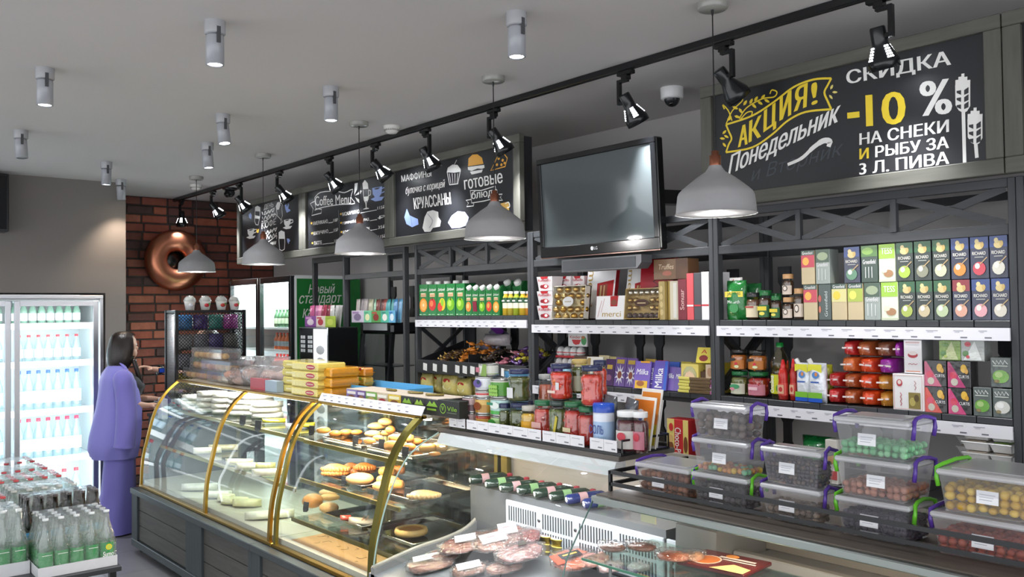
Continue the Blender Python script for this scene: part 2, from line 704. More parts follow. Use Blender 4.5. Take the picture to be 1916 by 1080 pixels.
ceiling_spot(84, 128, 'lit grey cylinder ceiling spotlight on the far left, above the drinks cooler')
ceiling_spot(402, 40, 'largest lit grey cylinder ceiling spotlight, alone near the top edge')
ceiling_spot(966, 24, 'lit grey ceiling spotlight between the two nearest pendant lamps, close to the top edge')
ceiling_spot(619, 163, 'lit grey ceiling spotlight left of the white smoke detector')
ceiling_spot(417, 214, 'lit tilted grey ceiling spotlight just above a dimmer one', tilt=(.05, -.15))
ceiling_spot(388, 267, 'dim grey ceiling spotlight below a brighter tilted one', lit=.2, tilt=(.05, -.1))
ceiling_spot(39, 244, 'unlit grey cylinder ceiling spotlight at the left edge', lit=0, tilt=(.05, -.1))
ceiling_spot(199, 303, 'cool white lit ceiling spotlight in front of the grey wall', tilt=(0, .05))
ceiling_spot(226, 336, 'warm lit ceiling spotlight at the corner of the grey and brick walls', warm=True, lit=.9, tilt=(.1, .1))

# ---------------------------------------------------------------- track and track heads
YT = 3.25
m = MB()
m.box(-9.43, -.3, YT-.018, YT+.018, CZ-.034, CZ, '#17181a', bev=.003)
m.box(-9.43, -.3, YT-.006, YT+.006, CZ-.036, CZ-.03, '#050505')
tr = tag(m.build('lighting_track', 'gloss'), 'long black lighting track running along the ceiling', 'lighting track')


def track_head(px, lab, aim=(0, .45, -.9), side=1, lit=1):
    x = at(px, 333.9-.2963*(px-460), Z=CZ-.02).x
    t = thing('track_spotlight', lab, 'track light', (x, YT, CZ-.036), 0, 'black spotlights on the ceiling track')
    m = MB()
    m.box(-.05, .05, -.016, .016, -.022, -.001, '#101112', bev=.003)
    m.box(-.02, .02, -.018, .018, -.045, -.02, '#101112', bev=.003)
    m.build('adapter', 'gloss', t)
    ax = .045*side
    m = MB()
    m.box(min(-.015*side, ax), max(-.015*side, ax), -.011, .011, -.056, -.04, '#141517', bev=.002)
    m.box(ax-.009, ax+.009, -.012, .012, -.165, -.04, '#141517', bev=.002)
    m.box(min(ax, ax-.03*side), max(ax, ax-.03*side), -.011, .011, -.165, -.147, '#141517', bev=.002)
    m.build('arm', 'gloss', t)
    a = Vector(aim).normalized()
    p0 = Vector((ax-.05*side, 0, -.15))-a*.035
    M = frame_to(p0, p0+a)
    m = MB()
    m.lathe([(0, 0), (.026, 0), (.029, .006), (.030, .05), (.030, .068), (.044, .1), (.056, .128), (.058, .135), (.058, .163), (.055, .163), (.052, .135), (.038, .1), (.024, .07), (0, .068)], '#15171a', 28, M=M)
    m.build('shade', 'gloss', t)
    if lit:
        for g in (0, 1, 2, 3):
            m = MB()
            for j in range(5):
                zz = .074+j*.0105
                rr = .0325+(zz-.068)/.06*.0245
                m.add([M @ Matrix.Rotation(g*PI/2+.5+q, 4, 'Z') @ Vector((rr+.0006+dr, 0, zz+dz)) for q, dz, dr in ((-.24, 0, 0), (.24, 0, 0), (.24, .006, .0027), (-.24, .006, .0027))], [(0, 1, 2, 3)], '#ffffff')
            m.build('vent_glow', LED, t)  # emissive quads on the solid shade stand in for bulb light through slots
        m = MB(); m.ell((0, 0, .115), (.036, .036, .026), '#ffffff', 14, 8, M=M); m.build('bulb', LED, t)
        o = lamp('SPOT', p0+a*.15, 44*lit, (.95, .97, 1), p0+a+Vector((0, -.12, -.9)), .04, 74, 1.0)
        o.parent = t
    return t


ws = 'black track spotlight '
for px, lab, aim, side, lit in (
        (334, 'at the brick wall end of the track, shining straight down', (0, .02, -1), -1, 1),
        (393, 'second from the brick wall, with a bare bright bulb', (.2, .55, -.8), -1, 1),
        (442, 'third from the brick wall, glowing through its vents', (.15, .6, -.8), 1, 1),
        (517, 'behind the cord of the second pendant from the brick wall', (.15, .6, -.8), -1, 1),
        (610, 'in front of the top corner between the two coffee boards', (.1, .6, -.75), 1, 1),
        (697, 'beside the cord of the middle pendant lamp', (.2, .55, -.7), -1, .25),
        (790, 'just right of the white smoke detector', (.1, .5, -.85), 1, 1),
        (918, 'behind the cord of the pendant in front of the muffin board', (.2, .5, -.8), -1, 1),
        (1165, 'above the television, with white glowing vents', (.15, .5, -.85), -1, 1),
        (1348, 'unlit behind the cord of the nearest pendant lamp', (.25, .6, -.75), 1, 0),
        (1640, 'nearest on the track, over the discount board', (.02, .3, -.95), 1, 1)):
    track_head(px, ws+lab, aim, side, lit)


# ---------------------------------------------------------------- pendant lamps
def pendant(px, py, lab):
    p = at(px, py, Z=CZ)
    t = thing('pendant_lamp', lab, 'pendant lamp', (p.x, 2.88, CZ), 0, 'grey bell pendant lamps over the counter')
    m = MB(); m.lathe([(0, -.028), (.056, -.028), (.06, -.024), (.06, 0)], '#9a9a94', 28); m.build('canopy', 'gloss', t)
    m = MB(); m.cyl(.0028, -.60, -.02, '#1c1c1d', 6); m.lathe([(.004, -.05), (.006, -.028)], '#1c1c1d', 8); m.build('cord', 'gloss', t)
    m = MB(); m.lathe([(.023, -.655), (.023, -.615), (.015, -.612), (.015, -.598), (.006, -.594)], '#b0725a', 18); m.build('socket', 'metal', t)
    m = MB()
    out = [(.024, -.655), (.028, -.663), (.040, -.680), (.074, -.702), (.106, -.727), (.131, -.748), (.145, -.762), (.151, -.775), (.156, -.815), (.158, -.842), (.163, -.848)]
    m.lathe(out, '#9b9a9b', 40)
    inn = [(.161, -.8485), (.155, -.842), (.153, -.815), (.148, -.777), (.142, -.765), (.128, -.752), (.103, -.731), (.071, -.706), (.036, -.686), (0, -.684)]
    m.lathe(inn, '#f4f3f0', 40, cap=False)
    m.build('shade', 'matte', t)
    m = MB(); m.lathe([(.012, -.69), (.014, -.72), (.03, -.75), (.033, -.775), (.022, -.8), (0, -.808)], '#ffffff', 16, cap=False); m.build('bulb', LED, t)
    o = lamp('POINT', (0, 0, -.836), 13, (1, .98, .95), size=.035); o.parent = t


for px, py, lab in ((362, 330, 'smallest grey pendant lamp, hanging in front of the copper ring'),
                    (487, 288, 'second grey pendant lamp from the brick wall, over the white cooler'),
                    (678, 229, 'middle grey pendant lamp, in front of the coffee menu board'),
                    (920, 143, 'grey pendant lamp in front of the muffin and croissant board'),
                    (1340, 8, 'nearest and largest grey pendant lamp, beside the discount board')):
    pendant(px, py, lab)

# ---------------------------------------------------------------- detectors and cameras
for px, py, lab in ((733, 236, 'round white smoke detector on the ceiling beside the track'), (366, 346, 'cream smoke detector near the brick wall')):
    p = at(px, py, Z=CZ)
    t = thing('smoke_detector', lab, 'smoke detector', (p.x, p.y, CZ))
    m = MB(); m.lathe([(0, -.05), (.028, -.05), (.036, -.044), (.05, -.022), (.055, -.016), (.055, 0)], '#dcdad4', 26); m.build('housing', 'gloss', t)
    m = MB()
    for k in range(24):
        m.box(.044, .0495, -.002, .002, -.034, -.02, '#8c8a86', M=Matrix.Rotation(k*PI/12, 4, 'Z'))
    m.build('vent_slots', 'card', t)
p = at(1257, 165, Z=CZ)
t = thing('dome_camera', 'white dome security camera on the ceiling above the television', 'security camera', (p.x, p.y, CZ))
m = MB(); m.lathe([(.035, -.062), (.058, -.062), (.062, -.055), (.064, 0)], '#e6e6e6', 28); m.build('housing', 'gloss', t)
m = MB(); m.lathe([(0, -.105), (.018, -.101), (.034, -.088), (.043, -.068), (.044, -.06)], '#2b2d30', 22); m.build('dome', 'gloss', t)
m = MB(); m.lathe([(0, -.0), (.012, 0), (.014, .02)], '#0a0a0c', 12, M=frame_to((.02, -.03, -.1), (0, 0, -.05))); m.build('lens', 'gloss', t)
p = at(430, 352, Z=CZ)
t = thing('ceiling_camera', 'small black security camera behind the track near the brick wall', 'security camera', (p.x, p.y, CZ))
m = MB(); m.lathe([(.06, -.02), (.075, -.012), (.075, 0)], '#1b1c1e', 20); m.build('base', 'gloss', t)
m = MB(); m.ell((0, 0, -.045), (.05, .05, .045), '#202124', 14, 8); m.build('ball', 'gloss', t)
m = MB(); m.lathe([(.012, 0), (.03, .01), (.032, .05)], '#0c0c0d', 14, M=frame_to((.03, -.05, -.075), (0, 0, -.045))); m.build('lens', 'gloss', t)

# black box at the top left of the grey wall
t = thing('wall_speaker', 'black box on the grey wall at the left edge', 'wall speaker', (XW, 1.2, 2.78))
m = MB(); m.box(.02, .2, -.35, .313, -.243, .243, '#14161b', bev=.006); m.build('cabinet', 'gloss', t)
m = MB(); m.box(.2, .206, -.33, .295, -.225, .225, '#0c0d10'); m.build('front_grille', 'matte', t)
m = MB(); m.box(0.001, .03, -.1, .1, -.1, .1, '#2a2a2c'); m.build('bracket', 'card', t)

# copper ring on the brick wall
c0 = at(330, 487, X=XB+.1)
t = thing('copper_ring', 'large round polished copper ring hanging on the brick wall', 'wall ornament', (XB+.008, c0.y, c0.z))
RR, rr = .205, .115
v, f = [], []
n1, n2 = 64, 24
for i in range(n1):
    for j in range(n2):
        a, b = 2*PI*i/n1, 2*PI*j/n2
        q = RR+rr*math.cos(b)*(1 if math.cos(b) > 0 else .98)
        v.append((.085+rr*.74*math.sin(b), q*math.cos(a), q*math.sin(a)))
        f.append((i*n2+j, i*n2+(j+1) % n2, (i+1) % n1*n2+(j+1) % n2, (i+1) % n1*n2+j))
m = MB(); m.add(v, f, '#c07c60', True); m.build('ring', 'metal', t)
m = MB(); m.lathe([(0, 0), (.2, 0), (.2, .012), (0, .012)], '#1b1513', 32, M=Matrix.Rotation(PI/2, 4, 'Y')); m.build('back_plate', 'gloss', t)

# ================================================================ boards over the shelves
YS = 3.46                                  # plane of the board faces
ZS0, ZS1 = 2.305, 2.895
WHITE, YEL, BLU, CHK = '#f2f0ec', '#f3d433', '#8ea4dc', '#e8e6e2'


def sg(px, py):
    """pixel -> (x, z) on the boards' plane"""
    p = at(px, py, Y=YS)
    return (p.x, p.z)


def zsg(s, ox, oy):
    """reader for coordinates taken from an enlarged crop: s times, from (ox, oy)"""
    return lambda *q: [sg(ox+q[i]/s, oy+q[i+1]/s) for i in range(0, len(q), 2)]


def board(xa, xb, label, fw=.062, face='#1f2024', lf=True):
    """an empty framed board; returns the thing"""
    t = thing('menu_board', label, 'menu board', ((xa+xb)/2, YS, ZS0))
    hw, hh = (xb-xa)/2, ZS1-ZS0
    m = MB()
    for z0, z1 in ((0, fw*.95), (hh-fw*.85, hh)):
        m.box(-hw, hw, -.022, .02, z0, z1, '#595851', bev=.003)
    m.build('frame_rail', 'wood', t)
    for x0, x1 in ((-hw, -hw+fw), (hw-fw, hw)):
        m = MB(); m.box(x0, x1, -.021, .02, fw*.95+.0005, hh-fw*.85-.0005, '#57564f', bev=.003); m.build('frame_stile', 'woodz', t)
    m = MB(); m.box(-hw+.01, hw-.01, 0, .09, .01, hh-.01, '#26272a', front=face); m.build('panel', 'card', t)
    return t, (xa+xb)/2


def cup(m, P, sc, x, y, col, ink, fl=1):
    """a coffee cup on a saucer, drawn about (x, y)"""
    q = lambda *a: P(*[(x+sc*v*fl if i % 2 == 0 else y+sc*v) for i, v in enumerate(a)])
    m.flat(q(-30, -32, 28, -42, 24, 0, 8, 24, -12, 26, -26, 4), 0, col)
    m.stroke(q(24, -28, 42, -34, 46, -16, 26, -4), .006*sc, 0, col, smooth=4)
    m.flat(q(-40, 34, -16, 22, 12, 20, 40, 18, 24, 40, -12, 46), 0, col)
    m.flat(q(-20, -27, -2, -34, 18, -35, 6, -26, -8, -23), -.0007, ink)


def local(P, cx):
    """drawing frame of a board thing: its own x, height over its foot"""
    return lambda *q: [(a-cx, b-ZS0) for a, b in P(*q)]


# ---- discount board (right)
xa, xb = sg(1316, 270)[0], sg(1879, 180)[0]
t, cx = board(xa, xb, 'large black discount board with yellow and white lettering')
P = local(zsg(2.7, 1300, 0), cx)
m = MB()
tx = lambda s, bl, br, tl, col, bold=.03, sh=0, t=.0008: m.text(s, P(*bl)[0], P(*br)[0], P(*tl)[0], 0, col, bold, sh, t)
tx('СКИДКА', (768, 440), (1297, 342), (764, 358), WHITE, .06)
for x0, x1, y0 in ((768, 800, 440), (858, 900, 425)): pass
tx('10', (866, 641), (1068, 624), (862, 480), YEL, .08)
m.flat(P(771, 600, 833, 593, 832, 563, 770, 570), 0, YEL)
tx('%', (1138, 588), (1302, 574), (1134, 414), WHITE, .05)
tx('НА СНЕКИ', (832, 734), (1285, 667), (832, 674), WHITE, .08)
tx('РЫБУ ЗА', (912, 796), (1285, 748), (912, 738), WHITE, .08)
tx('И', (832, 806), (880, 800), (832, 752), YEL, .08)
tx('3 Л. ПИВА', (832, 884), (1287, 828), (831, 824), WHITE, .08)
for ch, a in (('А', (218, 746, 268, 728, 224, 640)), ('К', (272, 722, 336, 690, 276, 612)), ('Ц', (346, 694, 412, 648, 350, 560)),
              ('И', (428, 612, 488, 580, 430, 488)), ('Я', (500, 566, 566, 540, 506, 444)), ('!', (590, 534, 622, 522, 588, 424))):
    m.text(ch, P(*a[:2])[0], P(*a[2:4])[0], P(*a[4:])[0], 0, YEL, .1)
tx('Понедельник', (168, 905), (735, 632), (172, 790), WHITE, .03, .25)
tx('и Вторник', (285, 935), (752, 800), (285, 850), '#3a4046', .0, .25, .0002)
m.build('lettering', 'card', t)
m = MB()
for k in range(7):
    for ox, w0 in ((232, 1), (292, 1), (370, 1), (446, 1), (520, 1), (596, .6)):
        pass
m.stroke(P(158, 630, 290, 585, 400, 515, 500, 440, 600, 402, 690, 396), .009, 0, YEL, smooth=5)
m.stroke(P(690, 396, 672, 430, 655, 468, 672, 512, 690, 552), .009, 0, YEL, smooth=4)
m.stroke(P(690, 552, 560, 566, 470, 610, 390, 680, 290, 745, 158, 770), .009, 0, YEL, smooth=5)
m.stroke(P(158, 770, 172, 730, 186, 700, 172, 664, 158, 630), .009, 0, YEL, smooth=4)
for q in ((158, 628, 190, 560, 240, 510, 232, 492, 215, 505), (188, 610, 170, 560, 142, 530, 150, 552), (225, 600, 262, 545, 340, 500, 400, 490, 415, 465, 390, 455, 380, 475), (230, 605, 262, 570, 290, 565, 284, 590)):
    m.stroke(P(*q), .006, 0, YEL, smooth=5)
for x, y, a in ((190, 520, -1), (205, 545, .4), (175, 600, -.7), (232, 560, 1), (255, 520, -1), (285, 512, -1.1), (310, 500, -1), (345, 490, -.9), (300, 535, .8), (330, 520, .6), (365, 510, .5), (215, 590, .3)):
    ca, sa = math.cos(a), math.sin(a)
    m.flat(P(*sum([[x+16*u*ca-7*v*sa, y+16*u*sa+7*v*ca] for u, v in ((-1, 0), (-.3, 1), (.5, .8), (1, 0), (.5, -.8), (-.3, -1))], [])), 0, YEL)
for x, y, a in ((150, 668, -.8), (140, 700, .1), (160, 690, .5), (150, 732, .9), (692, 440, -1.1), (708, 466, 0), (688, 490, .9)):
    ca, sa = math.cos(a), math.sin(a)
    m.flat(P(*sum([[x+14*u*ca-6*v*sa, y+14*u*sa+6*v*ca] for u, v in ((-1, 0), (-.3, 1), (.5, .8), (1, 0), (.5, -.8), (-.3, -1))], [])), 0, '#e8d878' if x > 300 else YEL)
m.stroke(P(470, 832, 540, 800, 600, 745, 650, 712, 682, 716, 676, 742), [.014, .016, .02, .024, .026, .02], -.0004, WHITE, smooth=5)
for ox, oy, sc in ((1354, 372, 1), (1416, 544, .95)):       # two ears of wheat
    h = 200*sc
    m.stroke(P(ox+3, oy+h-20, ox+10, oy+h+255*(1 if sc == 1 else .25)), .013, 0, WHITE)
    for k in (-2, -1, 0, 1, 2):
        m.stroke(P(ox+k*15, oy+60+abs(k)*6, ox+k*15+1, oy+abs(k)*16), .011, 0, WHITE)
    m.flat(P(ox-38, oy+60, ox+38, oy+54, ox+38, oy+h-36, ox+22, oy+h-10, ox+4, oy+h, ox-20, oy+h-14, ox-36, oy+h-40), 0, WHITE)
    for s in (-1, 1):
        for k in range(3):
            y0 = oy+84+k*36
            m.flat(P(ox+s*8, y0, ox+s*30, y0-10*s-6, ox+s*30, y0+14, ox+s*8, y0+24), -.0008, '#2b2c30')
m.build('artwork', 'card', t)

# ---- next board, cut by the edge of the picture
board(xb+.004, xb+1.25, 'black board in grey wood frame at the right edge, mostly out of view')

# ---- muffin board
XS1, XS2, XS3, XS4 = sg(447, 430)[0], sg(569, 410)[0], sg(732, 390)[0], sg(977, 340)[0]
t, cx = board(XS3, XS4, 'black menu board with muffins, burger, pizza and croissants')
P = local(zsg(3, 700, 240), cx)
m = MB()
tx('МАФФИНЫ', (155, 304), (323, 272), (152, 264), WHITE, .03)
tx('булочка с корицей', (178, 382), (400, 342), (176, 330), WHITE, .02, .3)
tx('КРУАССАНЫ', (226, 456), (434, 426), (220, 392), WHITE, .04)
tx('готовые', (508, 346), (724, 306), (504, 292), WHITE, .035)
tx('блюда', (548, 408), (694, 384), (546, 356), WHITE, .035)
m.build('lettering', 'card', t)
m = MB()
m.stroke(P(540, 350, 600, 350, 680, 325, 692, 390, 620, 408, 548, 420), .006, 0, WHITE, closed=True)
m.stroke(P(545, 400, 516, 405, 530, 420, 520, 440, 558, 436, 560, 418), .006, 0, WHITE)
m.stroke(P(690, 372, 720, 370, 708, 388, 722, 404, 694, 406), .006, 0, WHITE)
m.stroke(P(410, 245, 424, 318, 470, 312, 484, 240), .006, 0, WHITE)                      # cupcake
for k in range(4): m.stroke(P(422+k*16, 254, 432+k*11, 314), .004, 0, WHITE)
m.flat(P(408, 248, 414, 222, 440, 204, 468, 206, 486, 230, 486, 244, 450, 250), 0, WHITE)
m.stroke(P(448, 210, 464, 178), .004, 0, WHITE)
m.flat(P(528, 214, 530, 170, 552, 148, 580, 146, 606, 166, 614, 200), 0, '#e8a93f')      # burger
m.flat(P(526, 218, 618, 206, 620, 222, 606, 228, 580, 226, 548, 240, 528, 234), 0, WHITE)
m.flat(P(538, 244, 610, 232, 604, 248, 548, 260), 0, WHITE)
m.stroke(P(655, 238, 712, 120, 748, 168, 736, 215), .008, 0, '#e8a93f', closed=True)      # pizza
for x, y in ((700, 170), (722, 180), (690, 205), (715, 205), (733, 196), (708, 148)): m.disc(P(x, y)[0][0], P(x, y)[0][1], .011, .009, 0, '#e8a93f', 10)
m.flat(P(170, 500, 184, 452, 200, 490, 246, 510, 250, 540, 214, 556, 182, 538), 0, BLU)   # croissants
m.flat(P(272, 560, 284, 500, 300, 468, 330, 460, 360, 470, 362, 500, 376, 520, 370, 552, 330, 560, 316, 582, 284, 582), 0, CHK)
m.flat(P(415, 530, 436, 490, 470, 466, 510, 470, 532, 500, 520, 545, 480, 560, 436, 562), 0, '#b3b5e6')
for q in ((455, 480, 470, 520, 460, 556), (490, 470, 505, 510, 495, 552), (436, 500, 446, 530), (300, 480, 330, 520, 310, 560), (205, 495, 215, 550)): m.stroke(P(*q), .003, -.0008, '#6f7190', smooth=3)
m.flat(P(704, 424, 756, 412, 758, 464, 730, 452), 0, '#e8b860')
m.stroke(P(736, 424, 756, 416, 762, 440, 748, 446), .006, -.0008, WHITE, smooth=3)
m.build('artwork', 'card', t)

# ---- coffee menu board
t, cx = board(XS2, XS3, 'black coffee menu board with a price list and blue cup')
P = local(zsg(3.6, 300, 260), cx)
m = MB()
tx('Coffee Menu', (1045, 452), (1288, 438), (1040, 388), WHITE, .02, .1)
for s, pr, x0, x1, y0, y1 in (('АМЕРИКАНО', '110₽', 1030, 1196, 582, 556), ('КАПУЧИНО', '115₽', 1034, 1198, 650, 622), ('ЛАТТЕ', '115₽', 1036, 1204, 716, 696),
                              ('МОКАЧИНО', '115₽', 1228, 1516, 520, 468), ('ГОРЯЧИЙ ШОКОЛАД', '₽', 1230, 1518, 580, 534), ('КОФЕ ПО-ВЕНСКИ', '35₽', 1232, 1520, 642, 600), ('ЧАЙ', '115₽', 1234, 1522, 708, 664)):
    w = x1-x0
    g = lambda u: y0+(y1-y0)*u
    big = .62 if w > 200 else .6
    if s == 'ЛАТТЕ' or s == 'ЧАЙ': big = .32
    if s == 'МОКАЧИНО': big = .4
    tx(s, (x0, g(0)), (x0+w*big, g(big)), (x0-2, g(0)-24), WHITE, .02)
    tx(pr, (x0+w*.82, g(.82)), (x1, g(1)), (x0+w*.82, g(.82)-22), WHITE, .02)
    m.stroke(P(x0+w*(big+.02), g(big), x0+w*.8, g(.8)), .004, 0, WHITE)
    tx('•', (x0-16, g(0)-6), (x0-5, g(0)-8), (x0-16, g(0)-20), '#e3b44a', .05)
m.build('lettering', 'card', t)
m = MB()
m.stroke(P(1040, 395, 1080, 360, 1180, 352, 1240, 362, 1296, 340, 1284, 392, 1310, 434, 1240, 440, 1180, 446, 1090, 462, 1040, 480), .007, 0, WHITE, smooth=3)
m.stroke(P(1040, 395, 1044, 440, 1046, 470, 1086, 474, 1084, 500, 1020, 516, 1030, 470, 1010, 436, 1040, 420), .007, 0, WHITE)
cup(m, P, 1.15, 1462, 368, BLU, '#2b2c30')
for q in ((1306, 378, 1310, 300, 1330, 296, 1326, 340), (1310, 382, 1350, 346, 1358, 350, 1348, 370), (1312, 392, 1344, 410, 1342, 432, 1326, 420)): m.flat(P(*q), 0, WHITE)
m.flat(P(1366, 340, 1362, 300, 1378, 276, 1398, 300, 1402, 336), 0, WHITE)
m.stroke(P(1366, 344, 1372, 410, 1384, 434, 1386, 466, 1366, 474, 1406, 468, 1388, 462, 1388, 432, 1402, 404, 1404, 340), .006, 0, WHITE)
m.flat(P(1370, 390, 1402, 386, 1396, 416, 1380, 424), 0, WHITE)
m.stroke(P(1404, 345, 1418, 350, 1416, 376, 1402, 384), .005, 0, WHITE)
m.stroke(P(1200, 480, 1212, 700), .003, 0, '#8f8f8f')
m.build('artwork', 'card', t)

# ---- first board, beside the brick wall
t, cx = board(XS1, XS2, 'black board with drawn cups and glasses beside the brick wall', face='#1a1b1f')
P = local(zsg(6.75, 430, 370), cx)
m = MB()
for s, q in (('ДЕНЬ', (430, 165, 552, 128, 430, 92)), ('', (410, 225, 562, 180, 410, 178)), ('', (410, 290, 570, 240, 410, 238)), ('КОФЕ', (404, 400, 590, 340, 400, 318)), ('', (440, 480, 596, 420, 436, 425)), ('', (440, 545, 590, 492, 440, 490)), ('', (515, 610, 585, 590, 510, 560))):
    if s: tx(s, q[:2], q[2:4], q[4:], '#cfcdc8', .03, .1)
    else:       # ornate script nobody can read
        n = 9
        zz = []
        for i in range(n):
            u = i/(n-1)
            x, y = q[0]+(q[2]-q[0])*u, q[1]+(q[3]-q[1])*u
            zz += [x, y-(4 if i % 2 else 44)*(q[1]-q[5])/50]
        m.stroke(P(*zz), .011, 0, '#cfcdc8', smooth=3)
for q in ((404, 178, 420, 215, 470, 200, 530, 150, 566, 130), (404, 300, 470, 285, 540, 215, 586, 215, 580, 260), (430, 490, 480, 470, 540, 410, 590, 385), (470, 570, 540, 520, 592, 480, 590, 520)): m.stroke(P(*q), .008, 0, '#cfcdc8', smooth=4)
m.build('lettering', 'card', t)
m = MB()
m.stroke(P(322, 120, 350, 108, 384, 125, 380, 240, 358, 345, 330, 340, 314, 300), .008, 0, CHK, closed=True)
m.flat(P(322, 122, 350, 108, 384, 126, 382, 175, 324, 170), 0, CHK)
m.flat(P(318, 220, 376, 235, 372, 268, 316, 262), 0, CHK)
m.flat(P(580, 110, 600, 60, 630, 52, 640, 90, 620, 150, 590, 155), 0, CHK)
m.stroke(P(590, 150, 600, 230, 640, 270, 650, 300, 638, 328, 668, 300, 652, 270, 664, 230, 658, 130, 665, 80, 630, 60), .006, 0, CHK)
cup(m, P, 1.5, 728, 330, WHITE, '#222327')
cup(m, P, 1.5, 268, 452, CHK, '#222327')
m.stroke(P(620, 440, 650, 420, 690, 436, 696, 560, 690, 650, 660, 670, 630, 655, 622, 560), .009, 0, WHITE, closed=True)
m.flat(P(620, 440, 650, 420, 692, 436, 694, 520, 622, 520), 0, WHITE)
for q in ((692, 70, 708, 64, 722, 120, 742, 70, 748, 90, 738, 140, 762, 150, 766, 166, 720, 190, 704, 150), (722, 515, 750, 520, 764, 545, 748, 560, 744, 586, 728, 560), (240, 215, 262, 190, 278, 220, 272, 275, 244, 255)): m.flat(P(*q), 0, BLU)
m.flat(P(336, 395, 345, 390, 352, 420, 362, 392, 370, 398, 358, 445, 342, 440), 0, '#d8a83c')
m.build('artwork', 'card', t)

# ================================================================ television
a, b = Vector((-3.819, 3.42, 2.126)), Vector((-2.921, 3.42, 2.126))
tl = math.atan2(.028, .566)
t = thing('television', 'black flat television leaning forward above the chocolate boxes', 'television', ((a.x+b.x)/2, 3.42, 2.126))
T = Matrix.Rotation(tl, 4, 'X')
hw, hh = .449, .57
m = MB()
m.box(-hw, hw, .004, .06, 0, hh, '#0b0c0e', bev=.008, M=T)
for x0, x1, z0, z1 in ((-hw+.001, hw-.001, .001, .062), (-hw+.001, hw-.001, hh-.032, hh-.001), (-hw+.001, -hw+.034, .06, hh-.03), (hw-.034, hw-.001, .06, hh-.03)):
    m.box(x0, x1, -.008, .006, z0, z1, '#0a0b0d', bev=.004, M=T)
m.build('bezel', 'gloss', t)
m = MB(); m.box(-hw+.03, hw-.03, .0005, .0035, .055, hh-.025, '#565d5f', M=T); m.build('screen', 'screen', t)
m = MB(); m.box(-hw, hw, -.006, .004, -.006, .003, '#8a7068', bev=.002, M=T); m.build('trim_strip', 'metal', t)
m = MB(); m.disc(-.025, .034, .011, .011, -.0085, '#d9d9dc', 16, M=T); m.text('LG', (-.009, .026), (.016, .026), (-.009, .042), -.0085, '#d9d9dc', .03, M=T); m.build('brand_mark', 'card', t)
m = MB(); m.box(-.12, .12, .06, .12, .21, .45, '#1b1b1d', M=T); m.box(-.05, .05, .11, .94, .28, .36, '#202022', M=T); m.build('wall_mount', 'gloss', t)
t = thing('soundbar', 'dark grey soundbar on the shelf rail under the television', 'soundbar', ((at(1051, 500, Y=3.42).x+at(1200, 490, Y=3.42).x)/2, 3.42, at(1051, 510, Y=3.42).z))
hw = (at(1200, 490, Y=3.42).x-at(1051, 500, Y=3.42).x)/2
m = MB(); m.prism([(-hw, 0), (hw-.03, 0), (hw, .03), (hw, .07), (-hw, .07)], 0, .083, '#5a5c60'); m.build('body', 'card', t)
m = MB(); m.box(-hw+.01, hw-.04, -.003, 0, .008, .062, '#4c4e52'); m.build('grille_cloth', 'matte', t)

# ================================================================ shelving along the back wall
YF, YR = 3.50, 3.96                        # fronts of the front posts, backs of the rear posts
DK, DK2 = '#3c3e41', '#2b2c2f'
ZA, ZB, ZC = 1.768, 1.405, 1.06            # tops of the shelves
ZA1, ZC1 = 1.795, 1.25                    # bay with the juice


def slat_poly(x, z0, z1, w=.07):
    h = z1-z0
    k = w/2
    return [(x-k, z0), (x+k, z0), (x+k, z0+.22*h), (x+.6*k, z0+.30*h), (x+.6*k, z0+.62*h), (x+k, z0+.70*h), (x+k, z1), (x-k, z1), (x-k, z0+.70*h), (x-.6*k, z0+.62*h), (x-.6*k, z0+.30*h), (x-k, z0+.22*h)]


def price_text(m, x0, x1, z0, z1, y, seed):
    rnd = random.Random(seed)
    x = x0+.02
    while x < x1-.09:
        w = rnd.uniform(.03, .05)
        m.rect(x, x+w, z1-.013, z1-.0105, y, '#9a9aa4')
        m.rect(x+.005, x+w*.6, z1-.018, z1-.016, y, '#a9a9b2')
        m.rect(x+w*.7, x+w*.7+.025, z0+.008, z0+.013, y, '#70707a')
        x += w+rnd.uniform(.035, .06)


